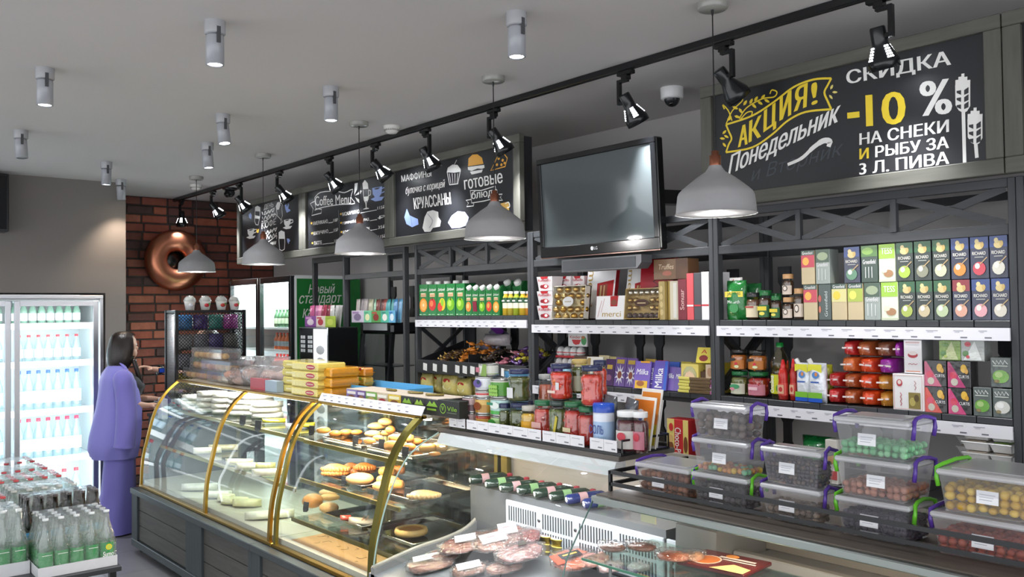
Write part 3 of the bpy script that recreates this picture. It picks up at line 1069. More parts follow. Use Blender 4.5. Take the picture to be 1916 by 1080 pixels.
def shelf_bay(xa, xb, label, shelves, slats=True, cross=True, top=2.298, strips=True, n_plank=10, sides=True):
    xm = (xa+xb)/2
    t = thing('shelving_bay', label, 'shelving', (xm, YF, 0), 0, None)
    h = (xb-xa)/2
    pw = .026
    for x0 in (-h, h-pw):
        for y0 in (0, YR-YF-.04):
            m = MB(); m.box(x0, x0+pw, y0, y0+.04, .0, top, DK, bev=.002); m.build('post', 'woodz', t)
    for z0, z1 in ((2.086, 2.127), (top-.035, top)):
        m = MB(); m.box(-h+pw+.0005, h-pw-.0005, .004, .026, z0, z1, DK, bev=.002); m.build('front_rail', 'wood', t)
        m = MB(); m.box(-h+pw+.0005, h-pw-.0005, YR-YF-.03, YR-YF-.01, z0, z1, DK2); m.build('rear_rail', 'wood', t)
    if sides:
        for x0 in (-h+.003, h-.021):
            for z0, z1 in ((2.09, 2.125), (ZA-.06, ZA-.025)):
                m = MB(); m.box(x0, x0+.018, .041, YR-YF-.041, z0, z1, DK2); m.build('side_rail', 'wood', t)
            m = MB(); m.tube([(x0+.009, .05, ZB+.03), (x0+.009, YR-YF-.05, ZA-.06)], .016, DK2, 4); m.tube([(x0+.009, .05, ZA-.06), (x0+.009, YR-YF-.05, ZB+.03)], .0155, DK2, 4)
            m.build('side_brace', 'wood', t)
    if cross:
        z0, z1 = 2.128, top-.036
        w = (2*h-2*pw)/3
        for k in range(3):
            a = -h+pw+k*w
            m = MB()
            for dy, (p, q) in ((.006, ((a+.012, z1), (a+w-.012, z0))), (.013, ((a+.012, z0), (a+w-.012, z1)))):
                m.stroke([p, q], .030, dy+.006, DK, t=.006)
            m.build('cross_brace', 'wood', t)
            if k:
                m = MB(); m.box(a-.012, a+.012, .0, .024, z0, z1, DK); m.build('upright', 'woodz', t)
    for i, (z, st, x1) in enumerate(shelves):
        m = MB()
        n = n_plank
        w = (2*h-2*pw-.002)/n
        for k in range(n):
            a = -h+pw+.001+k*w
            m.box(a+.0015, a+w-.0015, .002, YR-YF-.045, z-.026, z, '#303235', bev=.002)
        m.box(-h+pw, h-pw, .03, .06, z-.05, z-.0265, DK2)
        m.box(-h+pw, h-pw, .33, .36, z-.05, z-.0265, DK2)
        m.build('shelf', 'card', t)
        if st:
            m = MB()
            e = h-pw if x1 is None else x1-xm
            m.box(-h+pw-.006, e, -.012, -.002, z-.075, z-.027, '#eceaf0')
            price_text(m, -h+pw, e, z-.075, z-.027, -.012, i+int(xa*10))
            m.build('price_strip', 'gloss', t)
    if slats:
        zs = sorted([s[0] for s in shelves] or [1.78])+[2.085]
        for z0, z1 in zip(zs, zs[1:]):
            if z1-z0 < .25: continue
            for k in range(5):
                x = -h+pw+(2*h-2*pw)*(k+.5)/5+(.06 if k % 2 else -.05)
                m = MB(); m.prism(slat_poly(x, z0+.003, z1-.052), YR-YF-.028, YR-YF-.012, DK2); m.build('back_slat', 'woodz', t)
    return t


X0, X1, X2, X3 = sg(781, 600)[0], -4.032, -2.662, -1.322
X0 = at(776.5, 600, Y=YF).x
X1 = at(993, 600, Y=YF).x
X2 = at(1336.5, 600, Y=YF).x
X3 = at(1906, 600, Y=YF).x
shelf_bay(X0, X1-.001, 'dark wooden shelving bay holding juice cartons over wrapped sweets', [(ZA1, 1, None), (ZC1, 0, None), (.55, 0, None)])
shelf_bay(X1+.001, X2-.001, 'dark wooden shelving bay holding chocolate boxes, under the television', [(ZA, 1, None), (ZB, 1, at(1215, 745, Y=YF).x), (ZC, 0, None), (.55, 0, None)])
shelf_bay(X2+.001, X3-.001, 'dark wooden shelving bay holding tea and coffee, under the discount board', [(ZA, 1, None), (ZB, 1, None), (ZC, 0, None), (.55, 0, None)])
shelf_bay(X3+.001, X3+1.2, 'dark wooden shelving bay at the right edge, only its post in view', [(ZA, 0, None), (ZB, 0, None)], slats=False)
# left: a lower bay without crosses and a narrow open frame
XA, XC, XD = at(584, 540, Y=3.57).x, at(641, 540, Y=YF).x, at(757, 540, Y=YF).x
shelf_bay(XC+.001, XD, 'dark open shelving bay with ice cream pouches, over the heated display', [], cross=False, n_plank=7, sides=False)
t = thing('shelf_stand', 'narrow open dark stand in front of the green cooler side', 'stand', ((XA+XC)/2-.035, 3.57, .9008))
h = (XC-XA)/2-.035
for x0 in (-h, h-.035):
    m = MB(); m.box(x0, x0+.035, 0, .04, 0, 1.397, DK2, bev=.002); m.build('post', 'woodz', t)
m = MB(); m.box(-h+.0355, h-.0355, 0, .04, 1.35, 1.397, DK2, bev=.002); m.build('top_rail', 'wood', t)

# back counter under the coffee machine and heated display
t = thing('back_counter', 'dark back counter under the coffee machine and heated display', 'counter', ((XA+XD)/2, 3.56, 0))
h = (XD-XA)/2-.045
m = MB(); m.box(-h, h, .0, .34, 0, .87, '#343639'); m.build('cabinet', 'card', t)
m = MB(); m.box(-h, h, -.02, .36, .871, .9, '#2a2b2d', bev=.003); m.build('worktop', 'gloss', t)
for k in range(3):
    a = -h+2*h*k/3
    m = MB(); m.box(a+.005, a+2*h/3-.005, -.018, -.0005, .1, .86, '#3d3f42', bev=.002); m.build('door', 'card', t)
    o = m

# ================================================================ goods: builders
YG = 3.515                                 # fronts of the goods on the shelves


def span(p0, p1, pt, pb, Y=YG):
    """photo extents -> middle x, width, height at distance Y"""
    a, b, c = at(p0, pb, Y=Y), at(p1, pb, Y=Y), at(p0, pt, Y=Y)
    return (a.x+b.x)/2, b.x-a.x, c.z-a.z


def printing(m, w, h, cmds, y=0, M=None):
    """marks on a front of width w and height h; positions as shares of it"""
    X = lambda u: (u-.5)*w
    for i, c in enumerate(cmds):
        yy = y-.00035*i
        k = c[0]
        if k == 'r': m.rect(X(c[1]), X(c[2]), c[3]*h, c[4]*h, yy, c[5], M=M)
        elif k == 'd': m.disc(X(c[1]), c[2]*h, c[3]*w, c[4]*h, yy, c[5], 14, M=M)
        elif k == 't': m.text(c[1], (X(c[2]), c[4]*h), (X(c[3]), c[4]*h), (X(c[2]), c[5]*h), yy, c[6], .02, c[7] if len(c) > 7 else 0, M=M)
        elif k == 'v': m.text(c[1], (X(c[3]), c[4]*h), (X(c[3]), c[5]*h), (X(c[2]), c[4]*h), yy, c[6], .02, M=M)      # reads upwards
        elif k == 'w': m.text(c[1], (X(c[2]), c[5]*h), (X(c[2]), c[4]*h), (X(c[3]), c[5]*h), yy, c[6], .02, M=M)      # reads downwards
        elif k == 'p': m.flat([(X(c[1][q]), c[1][q+1]*h) for q in range(0, len(c[1]), 2)], yy, c[2], M=M)
        elif k == 's': m.stroke([(X(c[1][q]), c[1][q+1]*h) for q in range(0, len(c[1]), 2)], c[2]*w, yy, c[3], M=M)


def boxed(name, label, cat, x, y, z, w, d, h, col, cmds=(), mat='card', rz=0, lean=0, group=None, side=None, bev=.0015):
    """a box; its front stands at y. lean: top leans back by this angle"""
    M = Matrix.Translation((0, 0, d*math.sin(lean))) @ Matrix.Rotation(-lean, 4, 'X')
    if not cmds:
        m = MB(); m.box(-w/2, w/2, 0, d, 0, h, col, bev, M=M)
        return tag(m.build(name, mat, loc=(x, y, z+.0008), rz=rz), label, cat, group)
    t = thing(name, label, cat, (x, y, z+.0008), rz, group)
    m = MB(); m.box(-w/2, w/2, 0, d, 0, h, side or col, bev, M=M, front=col); m.build('carton', mat, t)
    m = MB(); printing(m, w-.002, h, cmds, -.0003, M); m.build('front_print', mat, t)
    return t


def pbox(name, label, cat, ext, z, d, col, cmds=(), Y=YG, **k):
    x, w, h = span(*ext, Y)
    return boxed(name, label, cat, x, Y, z, w*.975, d, h*.985, col, cmds, **k)


def jar(name, label, cat, x, y, z, dia, h, lid, cols, lab=None, cmds=(), waist=0, group=None, bits=26, jarmat=None, lidh=None):
    r = dia/2
    t = thing(name, label, cat, (x, y+r, z+.0008), 0, group)
    lh = lidh or min(.022, h*.16)
    b = h-lh
    prof = [(0, .003), (r*.86, .003), (r, .014), (r, b*.3), (r*(1-waist), b*.5), (r, b*.72), (r, b*.82), (r*.88, b*.93), (r*.84, b*.94), (r*.84, h-.004)]
    m = MB(); m.lathe(prof, '#ffffff', 20, cap=False); m.build('jar', jarmat or JARGLASS, t)
    rnd = random.Random(label)
    ri = r*.93
    m = MB(); m.lathe([(0, .006), (ri*.85, .006), (ri, .016), (ri, b*.3), (ri*(1-waist), b*.5), (ri, b*.7), (ri, b*.8), (ri*.85, b*.9), (0, b*.9)], cols[0], 16, cap=False)
    for i in range(bits):
        a, zz, q = rnd.uniform(0, 2*PI), rnd.uniform(.1, .82)*b, rnd.uniform(.75, 1.25)
        rr = ri*(1-(waist if .4*b < zz < .6*b else waist*.3))*.9
        m.ell((rr*math.cos(a), rr*math.sin(a), zz), (r*.17*q, r*.17*q, r*.2), rnd.choice(cols), 6, 5)
    m.build('contents', 'film', t)
    m = MB(); m.lathe([(r*.89, h-lh), (r*.91, h-lh*.9), (r*.91, h-lh*.1), (r*.86, h), (0, h)], lid, 22); m.build('lid', 'gloss', t)
    if lab or cmds:
        m = MB()
        w = dia*1.1
        a0, n = 1.15, 10
        v, f = [], []
        for i in range(n+1):
            g = -PI/2-a0+2*a0*i/n
            for zz in (b*.12, b*.62):
                v.append((r*1.012*math.cos(g), r*1.012*math.sin(g), zz))
        f = [(2*i, 2*i+2, 2*i+3, 2*i+1) for i in range(n)]
        if lab: m.add(v, f, lab, True)
        printing(m, dia*.8, h, cmds, -r*1.02)
        m.build('label', 'card', t)
    return t


def pjar(name, label, cat, ext, z, lid, cols, Y=YG, **k):
    x, w, h = span(*ext, Y)
    return jar(name, label, cat, x, Y, z, w*.96, h*.985, lid, cols, **k)


def can(label, x, y, z, dia, h, bands, cmds=(), group=None):
    r = dia/2
    t = thing('tin_can', label, 'tin can', (x, y+r, z+.0008), 0, group)
    m = MB(); m.lathe([(0, 0), (r*.97, 0), (r, .002), (r, .005), (r*.975, .007), (r*.975, h-.007), (r, h-.005), (r, h-.002), (r*.95, h), (r*.93, h-.004), (0, h-.004)], '#c9c9c6', 22, cap=False); m.build('can', 'metal', t)
    m = MB(); m.lathe([(r*.985, .008+(h-.016)*z0, c) for z0, c in bands]+[(r*.985, h-.008)], bands[0][1], 22, cap=False)
    printing(m, dia*.9, h, cmds, -r*1.0)
    m.build('label', 'gloss', t)
    return t


def bag(name, label, cat, x, y, z, w, d, h, col, cmds=(), mat='film', ends='z', rz=0, group=None, M=None, seed=1):
    MM = M or Matrix()
    t = thing(name, label, cat, (x, y, z+.0008), rz, group)
    m = MB(); m.pillow(-w/2, w/2, 0, d, 0, h, col, 7, MM, ends, seed=seed, jit=.12); m.build('bag', mat, t)
    if cmds:
        m = MB(); printing(m, w*.8, h, cmds, d*.06, MM); m.build('front_print', 'gloss', t)
    return t


def pbag(name, label, cat, ext, z, d, col, cmds=(), Y=YG, **k):
    x, w, h = span(*ext, Y)
    return bag(name, label, cat, x, Y, z, w*.98, d, h*.98, col, cmds, **k)


# ---------------------------------------------------------------- juice shelf
G = 'juice cartons on the top shelf'


def juice(label, p0, p1, pt, fruit, Y=YG, gable=0):
    x, w, h = span(p0, p1, pt, 591, Y)
    w *= .97
    t = thing('juice_carton', label, 'juice carton', (x, Y, ZA1+.0008), 0, G)
    d = w*.95
    m = MB(); hb = h*(.86 if gable else 1)
    m.box(-w/2, w/2, 0, d, 0, hb, '#1f6b35', .001, front='#237a3c')
    if gable: m.prism([(0, hb), (d, hb), (d*.62, h*1.02), (d*.38, h*1.02)], -w/2, w/2, '#1d6432', axis='x')
    m.build('carton', 'gloss', t)
    m = MB()
    printing(m, w, hb, [('t', 'Добрый', .1, .9, .77, .87, '#f4f4f0', .15), ('r', .2, .8, .6, .72, '#c9a27a'), ('r', .25, .7, .69, .72, '#efe0c0')]+fruit+[('r', .06, .3, .03, .055, '#bfe0b8'), ('r', .45, .8, .035, .05, '#bfe0b8')])
    m.build('front_print', 'gloss', t)
    m = MB()
    if gable: m.lathe([(w*.3, 0), (w*.3, w*.12), (w*.26, w*.3), (0, w*.3)], '#efefec', 14, M=frame_to((0, d*.2, hb+h*.07), (0, d*.2-.05, hb+h*.07+.06)))
    else: m.lathe([(w*.24, 0), (w*.24, w*.2), (0, w*.2)], '#efefec', 14, M=Matrix.Translation((w*.1, d*.45, h)))
    m.build('cap', 'gloss', t)
    return t


A = lambda c, c2, z=.36: [('d', .5, z, .42, .2, c), ('d', .42, z+.03, .2, .1, c2)]
orange = [('d', .5, .34, .44, .22, '#f08a1e'), ('d', .52, .34, .34, .17, '#f9b45a'), ('d', .52, .34, .1, .05, '#fbe0b0')]
gapple = A('#79b81e', '#b8de5c')+[('d', .5, .52, .06, .05, '#5a3a1e')]
rapple = A('#c8302a', '#ea7a4a')+[('d', .5, .54, .06, .05, '#5a3a1e')]
multi = [('d', .6, .36, .36, .2, '#efc02c'), ('d', .35, .28, .28, .14, '#d8402e'), ('d', .62, .42, .18, .12, '#8cbf2e')]
grape = [('d', .3+.2*(i % 3), .22+.1*(i//3), .14, .06, '#8a2038') for i in range(12)]
peach = A('#e88a3c', '#f4c07a')
pach2 = A('#d8442c', '#f2a050')
for lab, p0, p1, pt, fr, g in (('tall green juice carton with an orange, first from the left post', 784.5, 801, 532.5, orange, 0), ('tall green juice carton with a red apple, second from the left post', 801.3, 817.6, 532.5, rapple, 0),
                               ('tall green juice carton with mixed yellow fruit, third from the left post', 818, 834.5, 532, multi, 0), ('tall green juice carton with a green apple, left of its twin', 835, 852, 531, gapple, 0),
                               ('tall green juice carton with a green apple, last of the tall cartons', 853, 870, 531, gapple, 0), ('shorter peaked juice carton with peaches, next to the tall cartons', 871, 883, 537, peach, 1),
                               ('peaked juice carton with dark red grapes', 883.3, 895.5, 537, grape, 1), ('peaked juice carton with a small green apple', 896, 908.5, 537, gapple, 1),
                               ('peaked juice carton with a red peach', 909, 921.5, 536, pach2, 1), ('peaked juice carton with an orange, beside the small bottles', 922, 935, 536, orange, 1)):
    juice(lab, p0, p1, pt, fr, gable=g)
juice('peaked juice carton standing behind the left small bottles', 940, 956, 528, peach, Y=YG+.13, gable=1)
juice('peaked juice carton standing behind the right small bottles', 959, 976, 528, peach, Y=YG+.13, gable=1)
for i, (p0, p1, c) in enumerate(((937, 946, '#e8c23a'), (946.5, 955.5, '#d8c04a'), (956.5, 966, '#b8c83c'), (967.5, 978.5, '#e8c23a'), (979.5, 989, '#e89a3a'))):
    x, w, h = span(p0, p1, 545, 590)
    t = thing('juice_bottle', ORD[i]+' small juice bottle with white cap, counted from the cartons', 'juice bottle', (x, YG+w/2, ZA1+.0008), 0, 'small juice bottles on the top shelf')
    r = w*.46
    m = MB(); m.lathe([(0, 0), (r, .002), (r, h*.6), (r*.9, h*.75), (r*.6, h*.84), (r*.6, h*.9)], c, 16, cap=False); m.build('bottle', 'gloss', t)
    m = MB(); m.lathe([(r*1.02, h*.3, '#e8e6d0'), (r*1.02, h*.52, '#24502e'), (r*1.0, h*.68), (r*.92, h*.74)], '#e8e6d0', 16, cap=False); printing(m, w*.7, h, [('r', .1, .9, .58, .64, '#f0f0ec')], -r*1.03); m.build('label', 'gloss', t)
    m = MB(); m.lathe([(r*.68, h*.9), (r*.68, h), (0, h)], '#f2f2ee', 14); m.build('cap', 'gloss', t)

# ---------------------------------------------------------------- sweets on the sloping tray
x0, x1 = X0+.035, X1-.035
t = thing('sweets_tray', 'long black sloping sweets tray with white price tags', 'sweets tray', ((x0+x1)/2, YF, ZB+.035))
hw = (x1-x0)/2
SL = math.atan2(.115, .40)
m = MB()
m.prism([(0, -.005), (.40, .11), (.40, .12), (0, .008)], -hw, hw, '#232427', axis='x'); m.build('base', 'card', t)
for nm, a, b in (('left_side', -hw, -hw+.01), ('right_side', hw-.01, hw)):
    m = MB(); m.prism([(0, .009), (.4, .121), (.4, .17), (0, .05)], a, b, '#232427', axis='x'); m.build('side_board', 'card', t)
m = MB(); m.box(-hw, hw, -.013, -.0005, -.042, .05, '#2a2b2e', bev=.002); m.build('front_lip', 'card', t)
for i, u in enumerate((.09, .19, .29, .41, .48, .55, .69, .82, .97)):
    m = MB(); xx = -hw+2*hw*u
    if xx > hw-.04: xx = hw-.04
    m.add([(xx-.024, -.0145, -.02), (xx+.024, -.0145, -.026), (xx+.026, -.0145, .024), (xx-.022, -.0145, .03)], [(0, 1, 2, 3)], '#eeeeec'); m.build('price_tag', 'card', t)
m = MB(); m.box(-.003, .003, .0, .4, .03, .1, '#232427'); m.build('divider', 'card', t)


def sweet(name, c1, c2):
    m = MB()
    m.ell((0, 0, 0), (.025, .015, .012), c1, 8, 6, jit=.25, seed=len(name))
    for s in (-1, 1):
        m.add([(s*.021, 0, 0), (s*.042, -.015, .007), (s*.04, 0, -.004), (s*.042, .015, .006)], [(0, 1, 2), (0, 2, 3)], c2)
    return m


rnd = random.Random(11)
heaps = (('orange-wrapped sweet in the left heap on the sweets tray', '#d8822a', '#e8a04a', -.12, .13, 34, .07), ('brown and gold wrapped sweet at the left edge of the sweets tray', '#5a4028', '#c09a4a', -.36, .07, 16, .03), ('dark wrapped sweet beside the orange heap on the sweets tray', '#4a3c34', '#8a7a5a', .08, .06, 12, .035),
         ('purple-wrapped sweet in the right heap on the sweets tray', '#5a3a72', '#8a6ab0', .40, .13, 22, .05), ('yellow-green wrapped sweet in the right heap on the sweets tray', '#c8b83a', '#e0d870', .44, .12, 14, .06), ('pink-wrapped sweet in the right heap on the sweets tray', '#b86a7a', '#d8a0a8', .28, .06, 10, .03))
TX, TZ = (x0+x1)/2, ZB+.035
placed = []
for lab, c1, c2, hx, sp, n, hgt in heaps:
    first, spots = None, []
    for i in range(n*40):
        if len(spots) == n: break
        a, r = rnd.uniform(0, 2*PI), math.sqrt(rnd.random())
        dx = hx+sp*r*math.cos(a)
        dx = max(-hw+.05, min(hw-.05, dx))
        dy = .17+.12*r*math.sin(a)
        zz = .008+dy*math.tan(SL)+.022+rnd.random()*hgt*1.5*(1-r*r)
        if any((dx-q[0])**2+(dy-q[1])**2+(1.5*(zz-q[2]))**2 < .028**2 for q in placed): continue
        spots.append((dx, dy, zz)); placed.append((dx, dy, zz))
    for dx, dy, zz in spots:
        if first is None:
            o = tag(sweet(lab, c1, c2).build('wrapped_sweet', 'film'), lab, 'sweet', lab.split(' in ')[0].split(' at ')[0].split(' beside ')[0]+'s on the tray')
            first = o
        else:
            o = first.copy(); C.objects.link(o)
        o.location = (TX+dx, YF+dy, TZ+zz)
        o.rotation_euler = (rnd.uniform(-.4, .4)+SL, rnd.uniform(-.3, .3), rnd.uniform(0, PI))
bag('sweets_bag', 'purple and silver sweets bag leaning behind the orange sweets', 'sweets bag', TX-.2, YF+.27, TZ+.115, .2, .07, .2, '#8a86a0', [('r', 0, 1, .75, 1, '#7a3aa0'), ('r', .1, .9, .4, .6, '#d8d8d0')], M=Matrix.Rotation(-.5, 4, 'X') @ Matrix.Rotation(.4, 4, 'Y'))
bag('sweets_bag', 'clear crumpled sweets bag on top of the orange sweets', 'sweets bag', TX+.02, YF+.16, TZ+.15, .26, .14, .08, '#b8b0b4', ends='x')

# yellow biscuit bags on the shelf below
for i, (p0, p1, pt, Y, lab) in enumerate(((781, 802, 700, YG, 'yellow biscuit bag at the left post, under the sweets tray'), (803, 821, 698, YG+.05, 'yellow biscuit bag half hidden between two others under the sweets tray'), (821, 848, 697, YG, 'tallest yellow biscuit bag with a red badge, under the sweets tray'), (849, 873, 702, YG, 'yellow biscuit bag left of the stacked tins, under the sweets tray'), (866, 886, 699, YG+.06, 'yellow biscuit bag behind the stacked tins'))):
    pbag('biscuit_bag', lab, 'biscuit bag', (p0, p1, pt, 738), ZC1, .08, '#ead983', [('d', .5, .7, .3, .1, '#b8322e'), ('d', .5, .4, .35, .12, '#f2e8b8')], Y=Y, group='yellow biscuit bags', seed=i)
pbag('biscuit_bag', 'tall yellow biscuit bag behind the olive jars, at the right post', 'biscuit bag', (971, 989, 708, 760), ZC1-.0, .07, '#e8d070', [('d', .5, .7, .35, .08, '#b8322e'), ('r', .2, .8, .2, .45, '#c89a4a')])
pbag('crisps_bag', 'blue bag standing behind the olive jars', 'crisps bag', (958, 974, 700, 760), ZC1, .06, '#4a90c8', [('r', .1, .9, .5, .8, '#d8e8f0')])

# ---------------------------------------------------------------- chocolates, upper shelf
def cupbox(label, ext, z, Y=YG):
    x, w, h = span(*ext, Y)
    t = thing('chocolate_cup', label, 'chocolate box', (x, Y, z+.0008), 0, 'white tapered chocolate boxes')
    a, b = w*.42, w*.5
    m = MB(); m.add([(-a, .01, 0), (a, .01, 0), (a, .08, 0), (-a, .08, 0), (-b, 0, h*.97), (b, 0, h*.97), (b, .09, h*.97), (-b, .09, h*.97)], [(3, 2, 1, 0), (4, 5, 6, 7), (0, 1, 5, 4), (1, 2, 6, 5), (2, 3, 7, 6), (3, 0, 4, 7)], '#efe9ea'); m.build('carton', 'gloss', t)
    m = MB(); printing(m, w*.8, h, [('t', 'Raffaello', .0, 1, .62, .8, '#c0404a', .1), ('d', .55, .28, .28, .16, '#b8303c'), ('d', .62, .3, .12, .1, '#f4f0ec'), ('d', .3, .28, .12, .12, '#8a2a34')], .0); m.build('front_print', 'gloss', t)
    m = MB(); m.flat([(-w*.25, h*.97), (w*.25, h*.97), (w*.18, h*.8), (-w*.18, h*.8)], -.001, '#b52a30'); m.build('seal', 'gloss', t)


x, w, h0 = span(1005, 1034, 573, 600)
for i, n in enumerate(('bottom', 'middle', 'top')):
    cupbox(n+' white tapered chocolate box of the stack by the left post', (1005, 1034, 573, 600), ZA+i*h0)
for i in range(3): cupbox(('lowest', 'second', 'top')[i]+' white tapered chocolate box behind the clear box of gold balls', (1038, 1069, 573, 600), ZA+i*h0, YG+.1)
for i in range(3): cupbox(('lowest', 'second', 'top')[i]+' white tapered chocolate box behind, nearest the leaning white boxes', (1069, 1094, 573, 600), ZA+i*h0, YG+.12)


def praline_box(label, ext, cells, back, rim, plate, Y=YG-.01, lean=.12):
    x, w, h = span(*ext, Y)
    t = thing('praline_box', label, 'chocolate box', (x, Y, ZA+.0008))
    d = .045
    M = Matrix.Translation((0, 0, d*math.sin(lean))) @ Matrix.Rotation(-lean, 4, 'X')
    m = MB(); m.box(-w/2, w/2, d-.008, d, 0, h, back, M=M)
    for q in ((-w/2, -w/2+.004, 0, h), (w/2-.004, w/2, 0, h), (-w/2, w/2, 0, .004), (-w/2, w/2, h-.004, h)): m.box(q[0], q[1], 0, d, q[2], q[3], rim, M=M)
    m.build('tray', 'gloss', t)
    for u, v, r, c in cells:
        m = MB(); m.ell(((u-.5)*w, d*.5, v*h), (r*w, d*.42, min(r*w, h*.094)), c, 12, 8, M, .1, int(u*100+v*999)); m.build('praline', 'metal' if c != '#4a3028' else 'film', t)
    m = MB(); m.box(-w/2, w/2, -.001, 0, 0, h, '#ffffff', M=M); m.build('clear_cover', BOXCLEAR, t)
    m = MB(); m.disc(0, h*.52, w*plate[0], h*plate[1], -.0012, plate[2], 20, M=M); printing(m, w*plate[0]*1.5, h, [('r', .1, .9, .5, .53, plate[3])], -.002, M); m.build('label', 'gloss', t)
    return t


BOXCLEAR = clear('clear_box_cover', (1, 1, 1), .05)
cells = []
gold = ['#c9a45c', '#d8b878', '#c29848']
for r in range(5):
    for c in range(4 if r % 2 == 0 else 5):
        u, v = ((c+.5)/4 if r % 2 == 0 else (c+.25)/4.5), (r+.5)/5
        if abs(u-.5) < .17 and abs(v-.52) < .16: continue
        cells.append((u, v, .086, gold[(r+c) % 3]))
praline_box('clear square box of gold-wrapped chocolate balls', (1031, 1092, 538, 600), cells, '#e6d2a0', '#efe8d8', (.16, .15, '#d8d8d8', '#b0a890'))
cells = []
for r in range(4):
    for c in range(6):
        u, v = (c+.5)/6.2+.015, (r+.5)/4
        if r in (1, 2) and 1 < c < 4: continue
        cells.append((u, v, .064, '#4a3028' if r == 0 else '#e8e4d8' if r == 3 else gold[c % 3]))
praline_box('gold tray of white, gold and dark chocolate balls with a brown label', (1167, 1232, 543, 600), cells, '#b89858', '#c9a860', (.2, .12, '#4a2c22', '#d8c090'))
boxed('praline_box', 'gold box seen end on beside the mixed chocolate tray', 'chocolate box', *span(1233, 1244, 548, 600)[:1], YG, ZA, .04, .18, .2, '#b8a060', [('d', .5, .2+.2*i, .3, .08, '#d8c080') for i in range(4)], mat='gloss')
merci = lambda h: [('w', 'merci', .05, .26, .22, .92, '#b89a5a'), ('p', (.38, .66, .95, .72, .95, .30, .42, .24), '#b02a2e'), ('p', (.45, .62, .75, .65, .75, .34, .48, .30), '#8a4a3a'), ('r', .5, .55, .34, .62, '#c8a878'), ('r', .62, .66, .34, .62, '#c8a878')]
x, w, h = span(1097, 1148, 500, 600, YG+.12)
boxed('chocolate_box', 'large white and red chocolate box with gold upright lettering, behind the small one', 'chocolate box', x, YG+.1, ZA, w, .03, h, '#eeecec', merci(h), lean=.18, side='#a8242c', mat='gloss', rz=.06)
x, w, h = span(1156, 1196, 500, 600, YG+.12)
boxed('chocolate_box', 'second large white and red chocolate box, next to the tall red box', 'chocolate box', x+.02, YG+.15, ZA, w, .03, h, '#ecebe9', merci(h), lean=.16, side='#a8242c', mat='gloss', rz=.06)
x, w, h = span(1114, 1167, 556, 600, YG-.005)
boxed('chocolate_box', 'small white chocolate box with gold lettering along its foot', 'chocolate box', x, YG-.005, ZA, w, .02, h, '#f0eeee', [('t', 'merci', .24, .9, .12, .34, '#b89a5a'), ('p', (.5, .98, .78, 1.0, .76, .55, .52, .55), '#b02a2e'), ('d', .64, .72, .1, .12, '#8a4a3a'), ('s', (.08, .1, .2, .8), .015, '#d8a8a8'), ('s', (.2, .3, .3, .9), .012, '#d8b0a8')], lean=.1, mat='gloss')
x, w, h = span(1200, 1262, 488, 600, YG+.14)
boxed('chocolate_box', 'big tall red chocolate box at the back', 'chocolate box', x, YG+.12, ZA, w, .04, h, '#a81c2a', [('s', (.38, .5, .6, .55, .4, .62, .62, .68, .4, .76, .6, .84), .05, '#5a1018')], lean=.08, mat='gloss')
x, w, h = span(1246, 1268, 527, 600)
boxed('chocolate_box', 'tall narrow cream and gold chocolate box', 'chocolate box', x, YG+.02, ZA, w, .05, h, '#e6dcc0', [('r', 0, .16, 0, 1, '#b89a4a'), ('r', .45, .75, .05, .95, '#f4f0e4')], mat='gloss')
x, w, h = span(1269, 1285, 524, 600)
boxed('chocolate_box', 'dark red narrow chocolate box with upright pale lettering', 'chocolate box', x, YG, ZA, w, .16, h, '#7a2230', [('v', 'Sonuar', .25, .75, .25, .75, '#e0b8b0')])
zt = ZA+h+.002
boxed('chocolate_box', 'brown chocolate box lying tilted on top of the narrow boxes', 'chocolate box', span(1229, 1284, 527, 600)[0], YG+.0, zt, .21, .1, .105, '#7a5a3e', [('t', 'Truffes', .15, .6, .5, .75, '#d8c0a0', .2), ('d', .4, .3, .14, .12, '#a8604a'), ('p', (.66, 0, 1, .06, 1, 1, .66, 1), '#5a3c28')], rz=.08)
for lab, p0, p1, pt, c in (('narrow coral red gift box crossed by a thin red ribbon', 1285.5, 1298.5, 513, '#d8545a'), ('narrow charcoal gift box between the coral and white ones', 1299, 1312.5, 512, '#4a4c50'), ('narrow white gift box beside the shelf post', 1313, 1327.5, 510, '#f0eef0')):
    x, w, h = span(p0, p1, pt, 600)
    boxed('gift_box', lab, 'gift box', x, YG, ZA, w*.97, .17, h, c, [('r', 0, 1, .29, .325, '#e8e4e4' if p0 < 1290 else '#c8323c')])

# ---------------------------------------------------------------- chocolate bars, lower shelf
def egg_pack(label, ext, z, Y=YG):
    x, w, h = span(*ext, Y)
    t = thing('egg_pack', label, 'chocolate eggs', (x, Y, z+.0008), 0, 'packs of foil wrapped chocolate eggs')
    m = MB(); m.box(-w/2, w/2, 0, .05, 0, h*.18, '#b8323a', bev=.003); m.build('tray', 'gloss', t)
    for k in range(4):
        m = MB(); r = w/8
        m.lathe([(0, h*.1), (r*.8, h*.16), (r, h*.4, '#c03038'), (r*.98, h*.5, '#ecebea'), (r*.75, h*.8), (r*.3, h*.93), (0, h*.95)], '#ecebea', 12, M=Matrix.Translation(((k-1.5)*w/4, .025, 0))); m.build('egg', 'film', t)
    m = MB(); m.box(-w/2, w/2, -.002, .052, h*.18, h*.97, '#ffffff', bev=.008); m.build('clear_cover', WRAP, t)


